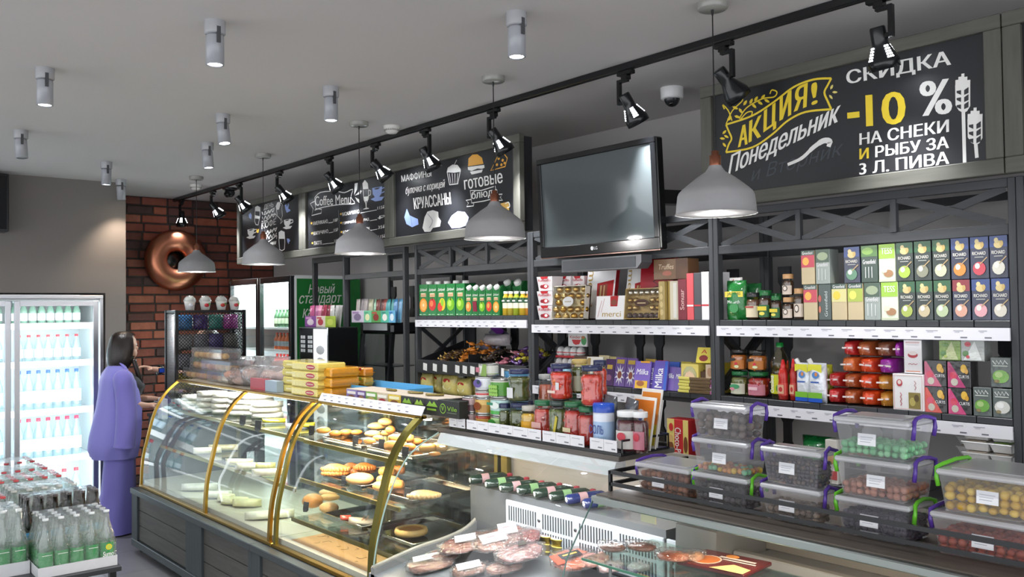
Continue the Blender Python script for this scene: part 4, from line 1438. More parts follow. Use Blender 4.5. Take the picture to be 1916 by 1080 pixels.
z1 = ZB
for i, n in enumerate(('lowest pack of chocolate eggs, behind the purple jars', 'middle pack of chocolate eggs, over the purple jars', 'uppermost pack of chocolate eggs, under the white card')):
    x, w, h = span(1033, 1074, 671, 691, YG+.09)
    egg_pack(n, (1033+i*3, 1074+i*7, 670, 692), z1+i*(h+.004), YG+.09)
z1 += 3*(h+.004)
x, w, h = span(1061, 1096, 625, 653, YG+.1)
boxed('promo_card', 'white card with a red and green print above the chocolate eggs', 'card', x, YG+.11, z1, w, .012, h, '#eceae8', [('t', 'Kinder', .1, .68, .52, .72, '#c0342e'), ('p', (.2, .45, .7, .45, .6, .15, .4, .1, .28, .2), '#c8343a'), ('d', .85, .4, .14, .3, '#4a9a5a'), ('d', .82, .6, .1, .1, '#b87a4a')])


def girl(u0, u1, v0, v1):
    c = lambda a, b: (u0+(u1-u0)*a, v0+(v1-v0)*b)
    D = lambda a, b, ra, rb, col: ('d',)+c(a, b)+(ra*(u1-u0), rb*(v1-v0), col)
    return [D(.5, .5, .46, .48, '#b4b07c'), D(.5, .42, .34, .36, '#eccba6'), ('p', sum([list(c(*q)) for q in ((.1, .62), (.3, .96), (.7, .96), (.9, .62), (.5, .78))], []), '#c4c090'), D(.38, .46, .05, .04, '#4a5a5a'), D(.62, .46, .05, .04, '#4a5a5a'), D(.5, .24, .09, .03, '#b85a4a')]


x, w, h = span(1075, 1102, 667, 716, YG+.07)
boxed('chocolate_display', 'brown and yellow bar display box half hidden behind the blue tubs', 'chocolate display', x, YG+.07, ZB, w, .1, h, '#e8d25a', [('p', (0, .55, 1, .8, 1, 1, 0, 1), '#5a4030')]+[('d', .3, .62, .28, .2, '#c8c468'), ('d', .3, .6, .2, .15, '#e2c49a')], side='#5a4030')
for p0, p1, lab in ((1019.5, 1032.5, 'purple-capped small jar beside the left post'), (1033, 1046, 'purple-capped small jar next to the blue tubs')):
    pjar('sprinkle_jar', lab, 'small jar', (p0, p1, 690, 716), ZB, '#5a2f86', ['#8a6ab8', '#e0dcec'], lab='#efe8f2', lidh=.035, bits=4)
for p0, p1, lab in ((1047, 1064, 'pale blue round tub, left of a pair'), (1065, 1083, 'pale blue round tub, right of a pair')):
    pjar('sweets_tub', lab, 'tub', (p0, p1, 692, 717), ZB, '#9ad0ee', ['#5aa8e0', '#6ab4e6'], lab='#5aa8e0', cmds=[('r', .1, .9, .35, .5, '#e8f2f8'), ('d', .6, .25, .14, .06, '#d84a4a')], lidh=.02, bits=0)


def bar(label, ext, col, cmds, lean=.18, Y=YG, d=.012, rz=0, mat='gloss'):
    x, w, h = span(*ext, Y)
    return boxed('chocolate_bar', label, 'chocolate bar', x, Y, ZB, w, d, h, col, cmds, lean=lean, rz=rz, mat=mat, group='chocolate bars on the lower shelf')


bar('white and gold chocolate bar leaning sideways, first of the row', (1097, 1122, 665, 717), '#e8e4d8', [('r', .05, .25, .05, .95, '#a88a4a'), ('d', .6, .6, .2, .15, '#6a8a4a'), ('d', .6, .25, .2, .1, '#8a5a3a')], rz=.25)
bar('dark brown chocolate bar next to the white and gold one', (1119, 1131, 670, 717), '#4a3028', [('r', .2, .8, .5, .7, '#c8a868')], rz=.2, Y=YG+.015)
bar('dark purple chocolate bar with a gold label', (1129, 1146, 668, 718), '#4c2c5c', [('r', .2, .8, .62, .78, '#c8a848'), ('d', .5, .3, .3, .12, '#8a5a7a')], Y=YG+.006)
burst = [('p', sum([[.5+(.48 if k % 2 else .2)*math.cos(k*PI/10), .4+(.36 if k % 2 else .16)*math.sin(k*PI/10)] for k in range(20)], []), '#e4e2e8'), ('d', .5, .4, .2, .13, '#8a4a3a'), ('r', .15, .85, .78, .92, '#b89a3c')]
bar('purple and silver burst chocolate bar, left of its twin', (1147, 1167, 664, 719), '#6a5090', burst)
bar('purple and silver burst chocolate bar, right of its twin', (1168, 1187, 664, 719), '#6a5090', burst)
mk = [('t', 'Milka', .12, .9, .52, .72, '#f2f0f6', .2)]
bar('lilac chocolate bar with a yellow foot, in front of the others', (1184, 1213, 671, 723), '#7a62b8', mk+[('r', .1, .9, .02, .3, '#e8b83a'), ('d', .45, .2, .25, .1, '#a8683a'), ('r', .35, .95, .94, 1, '#e0a030')], Y=YG-.03)
bar('lilac chocolate bar with upright lettering, between two others', (1209, 1222, 671, 722), '#6a58a8', [('v', 'Milka', .2, .8, .2, .8, '#e8e4f0')], Y=YG-.012)
bar('lilac and blue chocolate bar with large upright white lettering', (1220, 1245, 667, 722), '#6858b8', [('r', .8, 1, 0, 1, '#3a62c8'), ('v', 'Milka', .15, .7, .08, .75, '#f4f2f8')], Y=YG-.018)
bar('lilac chocolate bar behind the yellow stack, left one', (1244, 1260, 673, 718), '#7a62b0', mk)
bar('lilac chocolate bar behind the yellow stack, right one', (1260, 1275, 673, 718), '#7460ac', mk)
for i, (p, c) in enumerate(((1108, '#d8c89a'), (1128, '#c8b87a'), (1150, '#5a3c78'), (1195, '#b8983a'), (1218, '#c83a4a'), (1240, '#3a62c8'), (1262, '#b8a83a'))):
    x, w, h = span(p, p+19, 664+(i % 3), 717, YG+.05)
    boxed('chocolate_bar', ('cream', 'pale gold', 'dark purple', 'mustard', 'red', 'blue', 'olive yellow')[i]+' topped chocolate bar in the back row of the lower shelf', 'chocolate bar', x, YG+.085, ZB, w, .012, h, c, lean=.15, group='chocolate bars on the lower shelf')
x, w, h = span(1275, 1331, 657, 713, YG)
t = thing('chocolate_display', 'yellow display box with a girl in a headscarf, full of bars', 'chocolate display', (x, YG, ZB+.0008))
m = MB(); m.prism([(0, 0), (.16, 0), (.16, h*.98), (.10, h*.98), (0, h*.45)], w*.08, w/2, '#e8cf48', axis='x'); m.box(-w/2, w*.08, 0, .16, 0, h*.95, '#ead66a', front='#e8d470'); m.build('carton', 'card', t)
m = MB(); printing(m, w, h, girl(.02, .56, .1, .9)+[('d', .45, .06, .1, .03, '#c8323a')], -.001); m.build('front_print', 'card', t)
for k in range(6):
    m = MB(); m.box(w*.09, w/2-.003, .012+k*.022, .03+k*.022, h*.2, h*(.72+.045*k), '#5c4434', bev=.002); m.build('bar', 'gloss', t)
x, w, h = span(1297, 1323, 627, 657, YG)
boxed('chocolate_bar', 'small yellow chocolate bar leaning on top of the girl display box', 'chocolate bar', x, YG+.02, ZB+span(1275, 1331, 657, 713)[2]-.004, w, .012, h, '#d8c84a', [('d', .5, .3, .3, .2, '#8a2a2a'), ('t', 'A', .3, .7, .6, .85, '#b83030')], rz=.1, lean=.3)
x, w, h = span(1249, 1308, 704, 734, YG-.1)
for i in range(5):
    t = thing('chocolate_bar', ('bottom', 'second', 'middle', 'fourth', 'top')[i]+' bar of the yellow and brown chocolate stack', 'chocolate bar', (x+rnd.uniform(-.004, .004), YG-.015, ZB+.0008+i*h/5), rnd.uniform(-.02, .02), 'stacked yellow and brown chocolate bars')
    m = MB(); m.box(-w/2, w/2, 0, .1, 0, h/5-.0008, '#6a563c', bev=.002); m.build('bar', 'gloss', t)
    m = MB(); m.box(-w/2-.0006, -w*.14, -.0006, .1005, .0004, h/5-.001, '#ddd268', bev=.002); m.build('wrapper_end', 'gloss', t)
x, w, h = span(1309, 1331, 709, 736, YG-.03)
boxed('sweets_box', 'pink sweets box at the right end of the lower shelf', 'sweets box', x, YG-.01, ZB, w, .06, h, '#d874b8', [('r', .2, .8, .2, .5, '#f0d8ec'), ('r', .3, .5, .5, .9, '#e8a8d8')])
x2_, w2_, h2_ = span(1313, 1329, 680, 708, YG-.03)
boxed('sweets_box', 'beige sweets box standing on the pink one', 'sweets box', x2_, YG, ZB+h+.001, w2_, .04, h2_, '#cbb49a', [('d', .5, .5, .3, .3, '#b08a6a')])

# ================================================================ goods: the tea and coffee bay
def tea(kind, label, ext, row, rz=0, Y=YG):
    x, w, _ = span(*ext, Y)
    w *= .965
    h = (.156, .150)[row]
    z = ZA+(.158 if row else 0)
    if row: h += max(0, (ext[0]-1500)/360*.012)
    base, cmds = kind
    return boxed('tea_box', label, 'tea box', x, Y, z, w, .075, h, base, cmds, mat='film2', rz=rz, group='tea boxes on the top shelf')


def film2():
    """smooth cellophane round a box"""
    m, nt, b, out = newmat('film2')
    a = nt.nodes.new('ShaderNodeAttribute'); a.attribute_name = 'Col'
    nt.links.new(a.outputs['Color'], b.inputs['Base Color'])
    b.inputs['Roughness'].default_value = .45
    b.inputs['Coat Weight'].default_value = .8
    b.inputs['Coat Roughness'].default_value = .06
    tc = nt.nodes.new('ShaderNodeTexCoord')
    n = nt.nodes.new('ShaderNodeTexNoise'); n.inputs['Scale'].default_value = 22
    nt.links.new(tc.outputs['Object'], n.inputs['Vector'])
    bn = nt.nodes.new('ShaderNodeBump'); bn.inputs['Strength'].default_value = .25; bn.inputs['Distance'].default_value = .01
    nt.links.new(n.outputs['Fac'], bn.inputs['Height'])
    nt.links.new(bn.outputs['Normal'], b.inputs['Coat Normal'])
    _mats['film2'] = m


film2()
gf = lambda c, c2=None: ('#c8b48a', [('r', 0, 1, .5, 1, c), ('r', 0, 1, .86, 1, '#2c4a3c'), ('d', .35, .68, .25, .12, c2 or '#f0b03c'), ('t', 'Greenfield', .1, .9, .88, .97, '#f0f0ec')])
silver = ('#9aa39c', [('r', 0, 1, .62, 1, '#38503c'), ('d', .5, .8, .4, .12, '#9aa884'), ('t', 'Greenfield', .1, .9, .5, .62, '#f0f0ee'), ('r', .2, .25, .12, .45, '#d8dcd8'), ('r', .45, .5, .1, .45, '#d8dcd8'), ('r', .7, .75, .12, .42, '#d8dcd8')])
dgreen = ('#2c4436', [('r', 0, 1, .7, 1, '#4c7a34'), ('d', .4, .85, .35, .1, '#86b04a'), ('t', 'Greenfield', .1, .9, .5, .62, '#f0f0ee')]+[('r', .25+.2*i, .29+.2*i, .12, .42, '#e8ecea') for i in range(3)])
tess = ('#e6eed0', [('r', 0, 1, .62, 1, '#9cc832'), ('t', 'TESS', .15, .85, .74, .9, '#f6f8ea'), ('d', .6, .22, .3, .1, '#a8784a'), ('d', .35, .3, .18, .06, '#e8e0c0'), ('r', 0, 1, 0, .06, '#c8d0b0')])


def rich(top, c, pale=0):
    return ('#26342e' if top == '#1f5a30' else '#2a2f48', [('r', 0, 1, .72, 1, top), ('d', .5, .78, .26, .09, '#d8c080'), ('d', .38, .88, .12, .06, '#e0cc90'), ('d', .68, .8, .1, .07, '#c8a860'), ('t', 'RICHARD', .12, .88, .56, .64, '#ece8dc'), ('r', .25, .75, .5, .52, '#a8a8a0'), ('d', .5, .24, .36, .16, c), ('d', .4, .3, .14, .07, '#e8e4d8'), ('s', (.55, .34, .95, .5), .06, '#b89a6a')]+([('p', (.35, .04, .62, .04, .8, .8, .7, .8), '#e4e6ec')] if pale else []))


gT, bT, rT = '#1f5a30', '#27407e', '#8a1c2c'
Z = lambda a, b: (1330+a/3.27, 1330+b/3.27, 534, 597)
low = ((568, 655, gf('#c8324a'), 'red fruit tea box with tan foot, lower row'), (660, 738, ('#3a4a44', [('v', 'Greenfield', .5, .75, .1, .8, '#c8d0cc'), ('d', .1, .6, .14, .1, '#b84a3a'), ('d', .1, .3, .1, .1, '#c86a4a')]), 'dark tea box turned sideways, lower row'), (740, 835, gf('#d8d08a', '#f0c828'), 'lemon tea box with tan foot, lower row'),
       (838, 935, gf('#a8b83c', '#e8dc5a'), 'yellow-green tea box with tan foot, lower row'), (940, 1040, silver, 'silver green tea box, lower row'), (1043, 1150, tess, 'lime and white tea box, lower row'), (1152, 1255, rich(gT, '#a8b84a'), 'green crested tea box with a yellow foot, lower row'),
       (1257, 1362, rich(gT, '#c8b890'), 'green and silver crested tea box, lower row'), (1365, 1475, rich(gT, '#b8c89a'), 'dark green crested tea box with white flowers, lower row'), (1480, 1592, rich(rT, '#d8a088'), 'red-topped crested tea box, lower row'),
       (1597, 1715, rich(bT, '#e0a0a8'), 'blue-topped crested tea box with pink foot, lower row'), (1718, 1835, rich(bT, '#d8d0c0'), 'blue-topped pale crested tea box at the right post, lower row'))
up = ((558, 643, gf('#c8324a'), 'red fruit tea box with tan foot, upper row'), (646, 735, silver, 'dark silver tea box next to the red fruit box, upper row'), (820, 920, rich(bT, '#5a8a6a'), 'blue tea box left of the dark green one, upper row'), (925, 1030, dgreen, 'dark green tea box with white stripes, upper row'),
      (1033, 1137, tess, 'lime and white tea box, upper row'), (1140, 1247, rich(gT, '#a8c83c'), 'green crested tea box with lime foot, upper row'), (1250, 1358, rich(gT, '#8a8a72'), 'green crested tea box with grey foot, upper row'), (1362, 1471, rich(gT, '#c8c8a8'), 'green crested tea box with white blossom, upper row'),
      (1476, 1590, rich(bT, '#e08a28'), 'blue crested tea box with an orange, upper row'), (1594, 1711, rich(bT, '#c83a4a'), 'blue crested tea box with red berries, upper row'), (1713, 1830, rich(bT, '#d8d4c4'), 'blue crested tea box with white flowers at the right post, upper row'))
for a, b, k, lab in low: tea(k, lab, Z(a, b), 0)
for a, b, k, lab in up: tea(k, lab, Z(a, b), 1)
x, w, h = span(1556, 1571, 478, 533, YG+.08)
boxed('tea_box', 'dark green tea box set back in the gap of the upper row', 'tea box', x, YG+.015, ZA+.158, w, .06, .145, '#233a2c', [('v', 'Greenfield', .3, .6, .3, .8, '#b8c4bc'), ('p', (.75, .1, 1, .3, 1, .7, .75, .95), '#9ab09a')], mat='film2')

pbag('coffee_bag', 'large green and yellow coffee bag beside the left post', 'coffee bag', (1355, 1391, 523, 598), ZA, .06, '#1f7a34', [('r', -.1, 1.1, .58, .72, '#e8d23c'), ('t', 'JACOBS', .05, .95, .6, .7, '#2c5a30', .1), ('d', .5, .3, .3, .12, '#2c8a44'), ('t', 'Monarch', .1, .9, .42, .5, '#e8f0e8')])
pbag('coffee_bag', 'green and yellow coffee bag standing behind the large one', 'coffee bag', (1386, 1419, 521, 590), ZA, .06, '#23703a', [('r', -.1, 1.1, .56, .7, '#e0cc3a')], Y=YG+.1)
pbag('coffee_bag', 'white and red packet showing above the large coffee bag', 'coffee bag', (1353, 1385, 511, 590), ZA, .05, '#d8d4d0', [('s', (.5, .8, .65, .95, .75, .8), .08, '#c83a3a')], Y=YG+.2)
cof = ['#4a2e1e', '#5c3a26']
pjar('coffee_jar', 'squat coffee jar with a dark lid and cream label', 'coffee jar', (1390, 1415, 545, 597), ZA, '#2c2c2e', ['#6a4630'], lab='#e8d8b8', cmds=[('r', .1, .9, .44, .5, '#a83a34')], bits=0, lidh=.022)
gl = [('r', .0, 1, .32, .46, '#e0cc3c'), ('d', .5, .22, .3, .06, '#e8d85a')]
pjar('coffee_jar', 'taller coffee jar with green lid and yellow band', 'coffee jar', (1415, 1437, 541, 597), ZA, '#1d6b34', cof, lab='#2c6a38', cmds=gl, bits=0, lidh=.024)
pjar('coffee_jar', 'shorter coffee jar with green lid and yellow band', 'coffee jar', (1438, 1457, 551, 597), ZA, '#1d6b34', cof, lab='#2c6a38', cmds=gl, bits=0, lidh=.02)
pjar('coffee_jar', 'green-lidded coffee jar standing behind the shorter one', 'coffee jar', (1437, 1457, 540, 590), ZA, '#1d6b34', cof, lab='#2c6a38', bits=0, lidh=.024, Y=YG+.09)
sc = [('d', .5, .36, .28, .13, '#4a3a30'), ('d', .5, .36, .2, .09, '#e8dcd0')]
lowj = span(1460, 1480, 554, 597)
pjar('coffee_jar', 'coffee jar with copper lid, under another one', 'coffee jar', (1460, 1480, 554, 597), ZA, '#c89a6a', cof, lab='#d8c8b8', cmds=sc, bits=0, lidh=.022)
jar('coffee_jar', 'coffee jar with copper lid standing on another jar', 'coffee jar', lowj[0], YG, ZA+lowj[2]+.002, lowj[1]*.96, lowj[2]*.98, '#c89a6a', cof, lab='#d8c8b8', cmds=sc, bits=0, lidh=.022)
pjar('coffee_jar', 'tall coffee jar with copper lid beside the red fruit tea', 'coffee jar', (1481, 1501, 537, 597), ZA, '#c89a6a', cof, lab='#d8c8b8', cmds=sc, bits=0, lidh=.024)

# ---------------------------------------------------------------- second shelf
Q = lambda a, b, c, d: (1340+a/3.326, 1340+b/3.326, 600+c/3.326, 600+d/3.326)
ol, rd, og = ['#6a7038', '#8a8a4a', '#4c5a2c'], ['#a8201c', '#c83a2a', '#8a1a18'], ['#b8682a', '#c87a3a', '#a85a20']
e1, e2 = Q(68, 165, 305, 460), Q(170, 290, 305, 465)
j1, j2 = span(*e1), span(*e2)
pjar('vegetable_jar', 'squat jar of green vegetables with a green lid by the left post', 'jar', e1, ZB, '#1f6a3a', ol, lab='#d8d8c0', cmds=[('d', .5, .4, .4, .1, '#4a9a6a'), ('d', .3, .3, .2, .06, '#d88a9a')])
pjar('vegetable_jar', 'squat jar of red beans under an orange jar', 'jar', e2, ZB, '#1f6a3a', rd, lab='#c87a8a', cmds=[('r', .2, .8, .3, .42, '#e8c0c8')])
for e, j, lab in ((Q(75, 165, 170, 300), j1, 'orange vegetable spread jar with black lid, left of two'), (Q(178, 280, 172, 300), j2, 'orange vegetable spread jar with black lid, right of two')):
    x, w, h = span(*e)
    jar('spread_jar', lab, 'jar', j[0], YG, ZB+j[2]+.001, w, h, '#2a2624', og, lab='#c87a34', cmds=[('p', (.05, .45, .6, .5, .55, .62, .1, .6), '#2c2a2a'), ('d', .65, .35, .12, .08, '#d83a4a'), ('d', .7, .22, .2, .07, '#d8e0b0')], bits=6)
x, w, h = span(*Q(317, 420, 122, 472))
t = thing('oil_bottle', 'clear sunflower oil bottle with a green cap', 'oil bottle', (x, YG+w/2, ZB+.0008))
r = w*.48
m = MB(); m.lathe([(0, .002), (r*.9, .002), (r, .01), (r, h*.46), (r*.88, h*.5), (r, h*.54), (r, h*.66), (r*.7, h*.78), (r*.36, h*.88), (r*.34, h*.93)], '#ffffff', 20, cap=False); m.build('bottle', clear('oil_bottle', (.98, .95, .75), .08), t)
m = MB(); m.lathe([(0, .004), (r*.93, .008), (r*.93, h*.46), (r*.82, h*.5), (r*.93, h*.54), (r*.93, h*.64), (0, h*.64)], '#c8b83c', 16, cap=False); m.build('oil', clear('oil', (.88, .78, .2), .04), t)
m = MB(); m.lathe([(r*1.01, h*.1), (r*1.01, h*.44)], '#c8cc2c', 20, cap=False); printing(m, w*.75, h, [('v', 'Олейна', .1, .4, .12, .42, '#f2f2e8'), ('d', .7, .2, .15, .06, '#5a9a3a')], -r*1.02); m.build('label', 'gloss', t)
m = MB(); m.lathe([(r*.4, h*.92), (r*.4, h), (0, h)], '#1f8a3c', 16); m.build('cap', 'gloss', t)
for lab, e, Y in (('red ketchup bottle in front of the oil bottle', Q(375, 430, 240, 492), YG-.01), ('red ketchup bottle second from the oil bottle', Q(425, 455, 240, 480), YG+.05), ('red ketchup bottle beside the white sauce pouches', Q(452, 490, 230, 492), YG)):
    x, w, h = span(*e, Y)
    t = thing('ketchup_bottle', lab, 'ketchup bottle', (x, Y+w/2, ZB+.0008), 0, 'red ketchup bottles')
    r = w*.49
    m = MB(); m.lathe([(0, 0), (r, .003), (r, h*.3), (r*.94, h*.5), (r, h*.62), (r*.75, h*.76), (r*.5, h*.8)], '#b82a22', 18, cap=False); m.build('bottle', 'gloss', t)
    m = MB(); m.lathe([(r*1.02, h*.12), (r*1.02, h*.42)], '#c8443a', 18, cap=False); printing(m, w*.7, h, [('r', .0, 1, .16, .38, '#d8a888'), ('d', .5, .27, .3, .06, '#b83a3a')], -r*1.03); m.build('label', 'gloss', t)
    m = MB(); m.lathe([(r*.55, h*.79), (r*.55, h*.85), (r*.22, h*.99), (0, h)], '#d8282a', 14); m.build('cap', 'gloss', t)
for lab, e, Y in (('white mayonnaise pouch with blue foot, left of two', Q(488, 578, 262, 502), YG-.005), ('white mayonnaise pouch with blue foot, right of two', Q(568, 668, 262, 508), YG-.012), ('yellow-green pouch standing behind the right mayonnaise pouch', Q(628, 704, 250, 480), YG+.06)):
    x, w, h = span(*e, Y)
    t = thing('sauce_pouch', lab, 'sauce pouch', (x, Y, ZB+.0008), 0, 'mayonnaise pouches')
    m = MB(); m.pillow(-w/2, w/2, 0, .06, 0, h, '#e6eaf0' if Y < YG else '#c8cc3a', 8); m.build('pouch', 'film', t)
    if Y < YG:
        m = MB(); printing(m, w*.86, h, [('r', 0, 1, .02, .12, '#2a5ac0'), ('r', 0, 1, .12, .26, '#7ab83c'), ('p', (0, .78, .4, .84, 1, .76, 1, .97, 0, .97), '#dcd83c'), ('d', .55, .7, .25, .09, '#5a8ac8'), ('d', .6, .72, .1, .05, '#d88a4a'), ('r', .2, .8, .5, .54, '#4a6ab0')], -.001); m.build('front_print', 'gloss', t)
        m = MB(); m.cyl(.011, 0, .03, '#ecebea', 12, M=frame_to((-w*.4, .03, h*.93), (-w*.55, .03, h*1.05))); m.build('spout', 'gloss', t)
cols = {'r': '#c02c2c', 'b': '#b05a30', 'o': '#dc4a20', 'y': '#c8862c', 'p': '#9a2c9a', 'n': '#8a5238', 'e': '#d87038'}
nm = {'r': 'red', 'b': 'brown-orange', 'o': 'orange', 'y': 'amber', 'p': 'purple', 'n': 'brown', 'e': 'pale orange'}
rows = ((420, 525, ((663, 760, 'r'), (765, 868, 'b'), (872, 985, 'o'), (985, 1090, 'y'))), (318, 420, ((668, 765, 'r'), (768, 865, 'b'), (868, 975, 'o'), (978, 1088, 'y'))), (212, 316, ((758, 860, 'e'), (865, 976, 'o'), (985, 1098, 'p'))), (105, 211, ((768, 860, 'r'), (852, 958, 'b'), (965, 1085, 'n'), (1090, 1152, 'p'))))
z = ZB
for i, (yt, yb, its) in enumerate(rows):
    hh = span(*Q(872, 985, yt, yb))[2]*.97
    for a, b, c in its:
        x, w, h = span(*Q(a, b, yt, yb))
        lab = nm[c]+' snack packet with white band, '+('bottom row', 'second row from below', 'third row from below', 'top row')[i]+' of the pile'
        t = thing('snack_packet', lab, 'snack packet', (x, YG+rnd.uniform(0, .01), z+.0008), 0, 'snack packets piled beside the white boxes')
        m = MB(); m.pillow(-w*.49, w*.49, 0, .16, 0, hh-.002, cols[c], 8, None, 'z', seed=int(a), jit=.05, pw=.1); m.build('packet', 'film', t)
        m = MB(); m.box(-w*.33, w*.33, .001, .007, hh*.46, hh*.56, '#ecdcd8', M=Matrix.Rotation(rnd.uniform(-.14, .14), 4, 'Y')); m.rect(-w*.03, w*.03, hh*.12, hh*.44, .004, cols[c]); m.build('band', 'gloss', t)
    z += hh+.0015
red = '#b83a44'
pbox('cereal_box', 'wide white tea box with a window, at the foot of the tall white box', 'tea box', Q(1100, 1297, 325, 552), ZB, .1, '#ece9e8', [('s', (.04, .04, .04, .96, .96, .96, .96, .04, .04, .04), .012, '#d89a94'), ('d', .22, .75, .1, .1, red), ('d', .22, .77, .06, .06, '#e8d8d0'), ('s', (.25, .12, .29, .18, .24, .24, .29, .3, .24, .36, .29, .42, .24, .48), .02, red), ('r', .52, .9, .06, .5, '#8a7a3a'), ('d', .65, .25, .1, .12, '#b8a85a'), ('d', .78, .35, .08, .1, '#5c4a24'), ('s', (.73, .58, .77, .64, .72, .7, .77, .76, .72, .82), .018, '#b87a7a')], Y=YG-.01)
z0 = ZB+span(*Q(1100, 1297, 325, 552), YG-.01)[2]
x, w, h = span(*Q(1155, 1262, 105, 322))
boxed('cereal_box', 'tall white tea box with a red cup, on the wide white box', 'tea box', x+.012, YG, z0+.0, w*1.06, .1, h*.96, '#ece9ea', [('d', .5, .55, .28, .09, red), ('d', .5, .6, .24, .06, '#e8dcd8'), ('r', .1, .9, .06, .08, '#e07a3a'), ('s', (.25, .27, .35, .3, .45, .26, .55, .3, .65, .26, .75, .3), .025, red), ('r', .12, .88, .9, .94, '#c8a8a8')], side='#8a8a8c')
cur = lambda c: ('#2c2a2c', [('p', (0, 0, .8, 0, .1, .95, 0, .95), c), ('d', .25, .45, .16, .14, '#d83a5a'), ('d', .3, .2, .16, .14, '#c8c0b0'), ('d', .72, .72, .14, .16, '#e8b83a'), ('d', .84, .62, .08, .1, '#d8a02c'), ('t', 'CURTIS', .5, .96, .36, .47, '#f0eef0')])
ch = span(*Q(1300, 1438, 405, 565), YG)[2]
for r in (0, 1):
    for a, b, c, s in ((1300, 1438, ('#d8483a', '#c85a7a')[r], 'left'), (1444, 1590, ('#d03a7a', '#b83a72')[r], 'right')):
        x, w, h = span(*Q(a, b, 405, 565))
        k = cur(c)
        boxed('tea_box', ('lower ', 'upper ')[r]+s+' black and pink tea box of the block of four', 'tea box', x, YG, ZB+r*(ch+.001), w*.98, .07, ch, k[0], k[1], mat='film2', group='black and pink tea boxes')
for lab, e, c in (('green pyramid tea pack in clear wrap, on the black tea boxes', Q(1388, 1522, 108, 240), '#7a9a3c'), ('silver tea pack with red flowers in clear wrap, on the black tea boxes', Q(1524, 1670, 104, 244), '#a8aca8')):
    x, w, h = span(*e, YG+.01)
    boxed('tea_pack', lab, 'tea pack', x, YG+.01, ZB+2*(ch+.001), w, .07, h*.93, c, [('p', (.1, .05, .9, .05, .6, .95), '#b8c08a' if c[1] == '7' else '#d8dcd8'), ('d', .3, .8, .14, .12, '#5a8a2c' if c[1] == '7' else '#c02a3a'), ('d', .2, .35, .14, .14, '#4a7a34'), ('d', .3, .2, .08, .08, '#a8b84a' if c[1] == '7' else '#c83040')], mat='film')
for lab, e, c, up in (('grey and green tea box low beside the black tea boxes', Q(1600, 1716, 390, 575), '#6aa83c', 0), ('grey tea box with white blossom at the right post, lower', Q(1722, 1845, 402, 588), '#d8d8d0', 0), ('grey and green tea box standing on the blossom box', Q(1708, 1840, 200, 392), '#7ab04a', 1)):
    x, w, h = span(*e)
    z = ZB+(span(*Q(1722, 1845, 402, 588))[2]+.001 if up else 0)
    boxed('tea_box', lab, 'tea box', x, YG, z, w*.97, .07, h*.96, '#5a6460', [('s', (.1, .88, .25, .76, .3, .9, .42, .77, .5, .9, .62, .77, .7, .9, .85, .78), .05, '#e0e4e0'), ('r', .12, .85, .7, .73, '#c8d0c4'), ('d', .5, .36, .42, .22, c), ('d', .4, .42, .2, .1, '#a8c87a' if c != '#d8d8d0' else '#f0f0ec'), ('d', .3, .2, .14, .06, '#8a7a4a')], mat='film2', group='grey tea boxes')

# ---------------------------------------------------------------- low shelf, half hidden by the plastic tubs
x, w, h = span(1249, 1289, 782, 852, YG)
boxed('biscuit_box', 'red and yellow biscuit box standing beside the wire tray', 'biscuit box', x, YG, ZC, w, .09, .205, '#c82a30', [('r', 0, .34, 0, 1, '#e8d27a'), ('d', .17, .3, .14, .14, '#7a4a2c'), ('d', .17, .52, .12, .1, '#d8b070'), ('r', .76, 1, 0, 1, '#e8d27a'), ('w', 'Choco-Pie', .38, .66, .08, .8, '#f4efe8'), ('d', .2, .8, .1, .1, '#c82a30'), ('d', .88, .4, .1, .2, '#7a4a2c')])
pbag('cereal_bag', 'green and brown bag lying behind the plastic tubs', 'bag', (1487, 1550, 796, 875), ZC, .14, '#1f7a3c', [('r', .1, .9, .3, .36, '#b8d8b8')], Y=YG+.02, ends='x')
x, w, h = span(1544, 1566, 803, 842, YG)
boxed('baby_food_box', 'small white and yellow box beside the green bag', 'box', x, YG, ZC, w, .06, .19, '#ece6dc', [('d', .5, .6, .3, .16, '#e8a83a'), ('r', 0, 1, .1, .3, '#c85a5a')])


def tray(label, x, Y, z, w, d, h, top):
    t = thing('food_tray', label, 'food tray', (x, Y, z+.0008), 0, 'white food trays on the low shelf')
    a, b = w*.42, w*.5
    m = MB(); m.add([(-a, .02, 0), (a, .02, 0), (a, d-.02, 0), (-a, d-.02, 0), (-b, 0, h), (b, 0, h), (b, d, h), (-b, d, h)], [(3, 2, 1, 0), (0, 1, 5, 4), (1, 2, 6, 5), (2, 3, 7, 6), (3, 0, 4, 7), (4, 5, 6, 7)], '#e9e8e6')
    m.box(-b-.004, b+.004, -.004, d+.004, h, h+.005, '#efeeec', bev=.002); m.build('tray', 'gloss', t)
    m = MB(); m.box(-b+.01, b-.01, .01, d-.01, h+.0055, h+.009, top, bev=.002); m.build('film_lid', 'film', t)


zt = ZC
for k in range(7):
    for i, (p0, p1) in enumerate(((1762, 1812), (1800, 1850), (1852, 1893))):
        x, w, h = span(p0, p1, 832, 862, YG)
        if k == 6 and i == 0: continue
        n = ('lowest', 'second', 'third', 'fourth', 'fifth', 'sixth', 'top')[k]
        tray(n+' white food tray of the '+('left', 'middle', 'right')[i]+' stack on the low shelf', x, YG+(.0 if i else .13), zt+k*.042+(i == 0)*.012*0, w*.96, .11, .03, ('#8a6a4a', '#c8b8a0', '#7a9a4a')[i] if k > 4 else '#c0b0a0')

# ================================================================ the serving counter
PROF = curve([(2.205, .50), (2.218, .70), (2.254, .863), (2.312, 1.067), (2.395, 1.208), (2.5, 1.30)], 5)
GOLD, OLIVE = '#b08a3a', '#8f8442'
YBK = 3.0


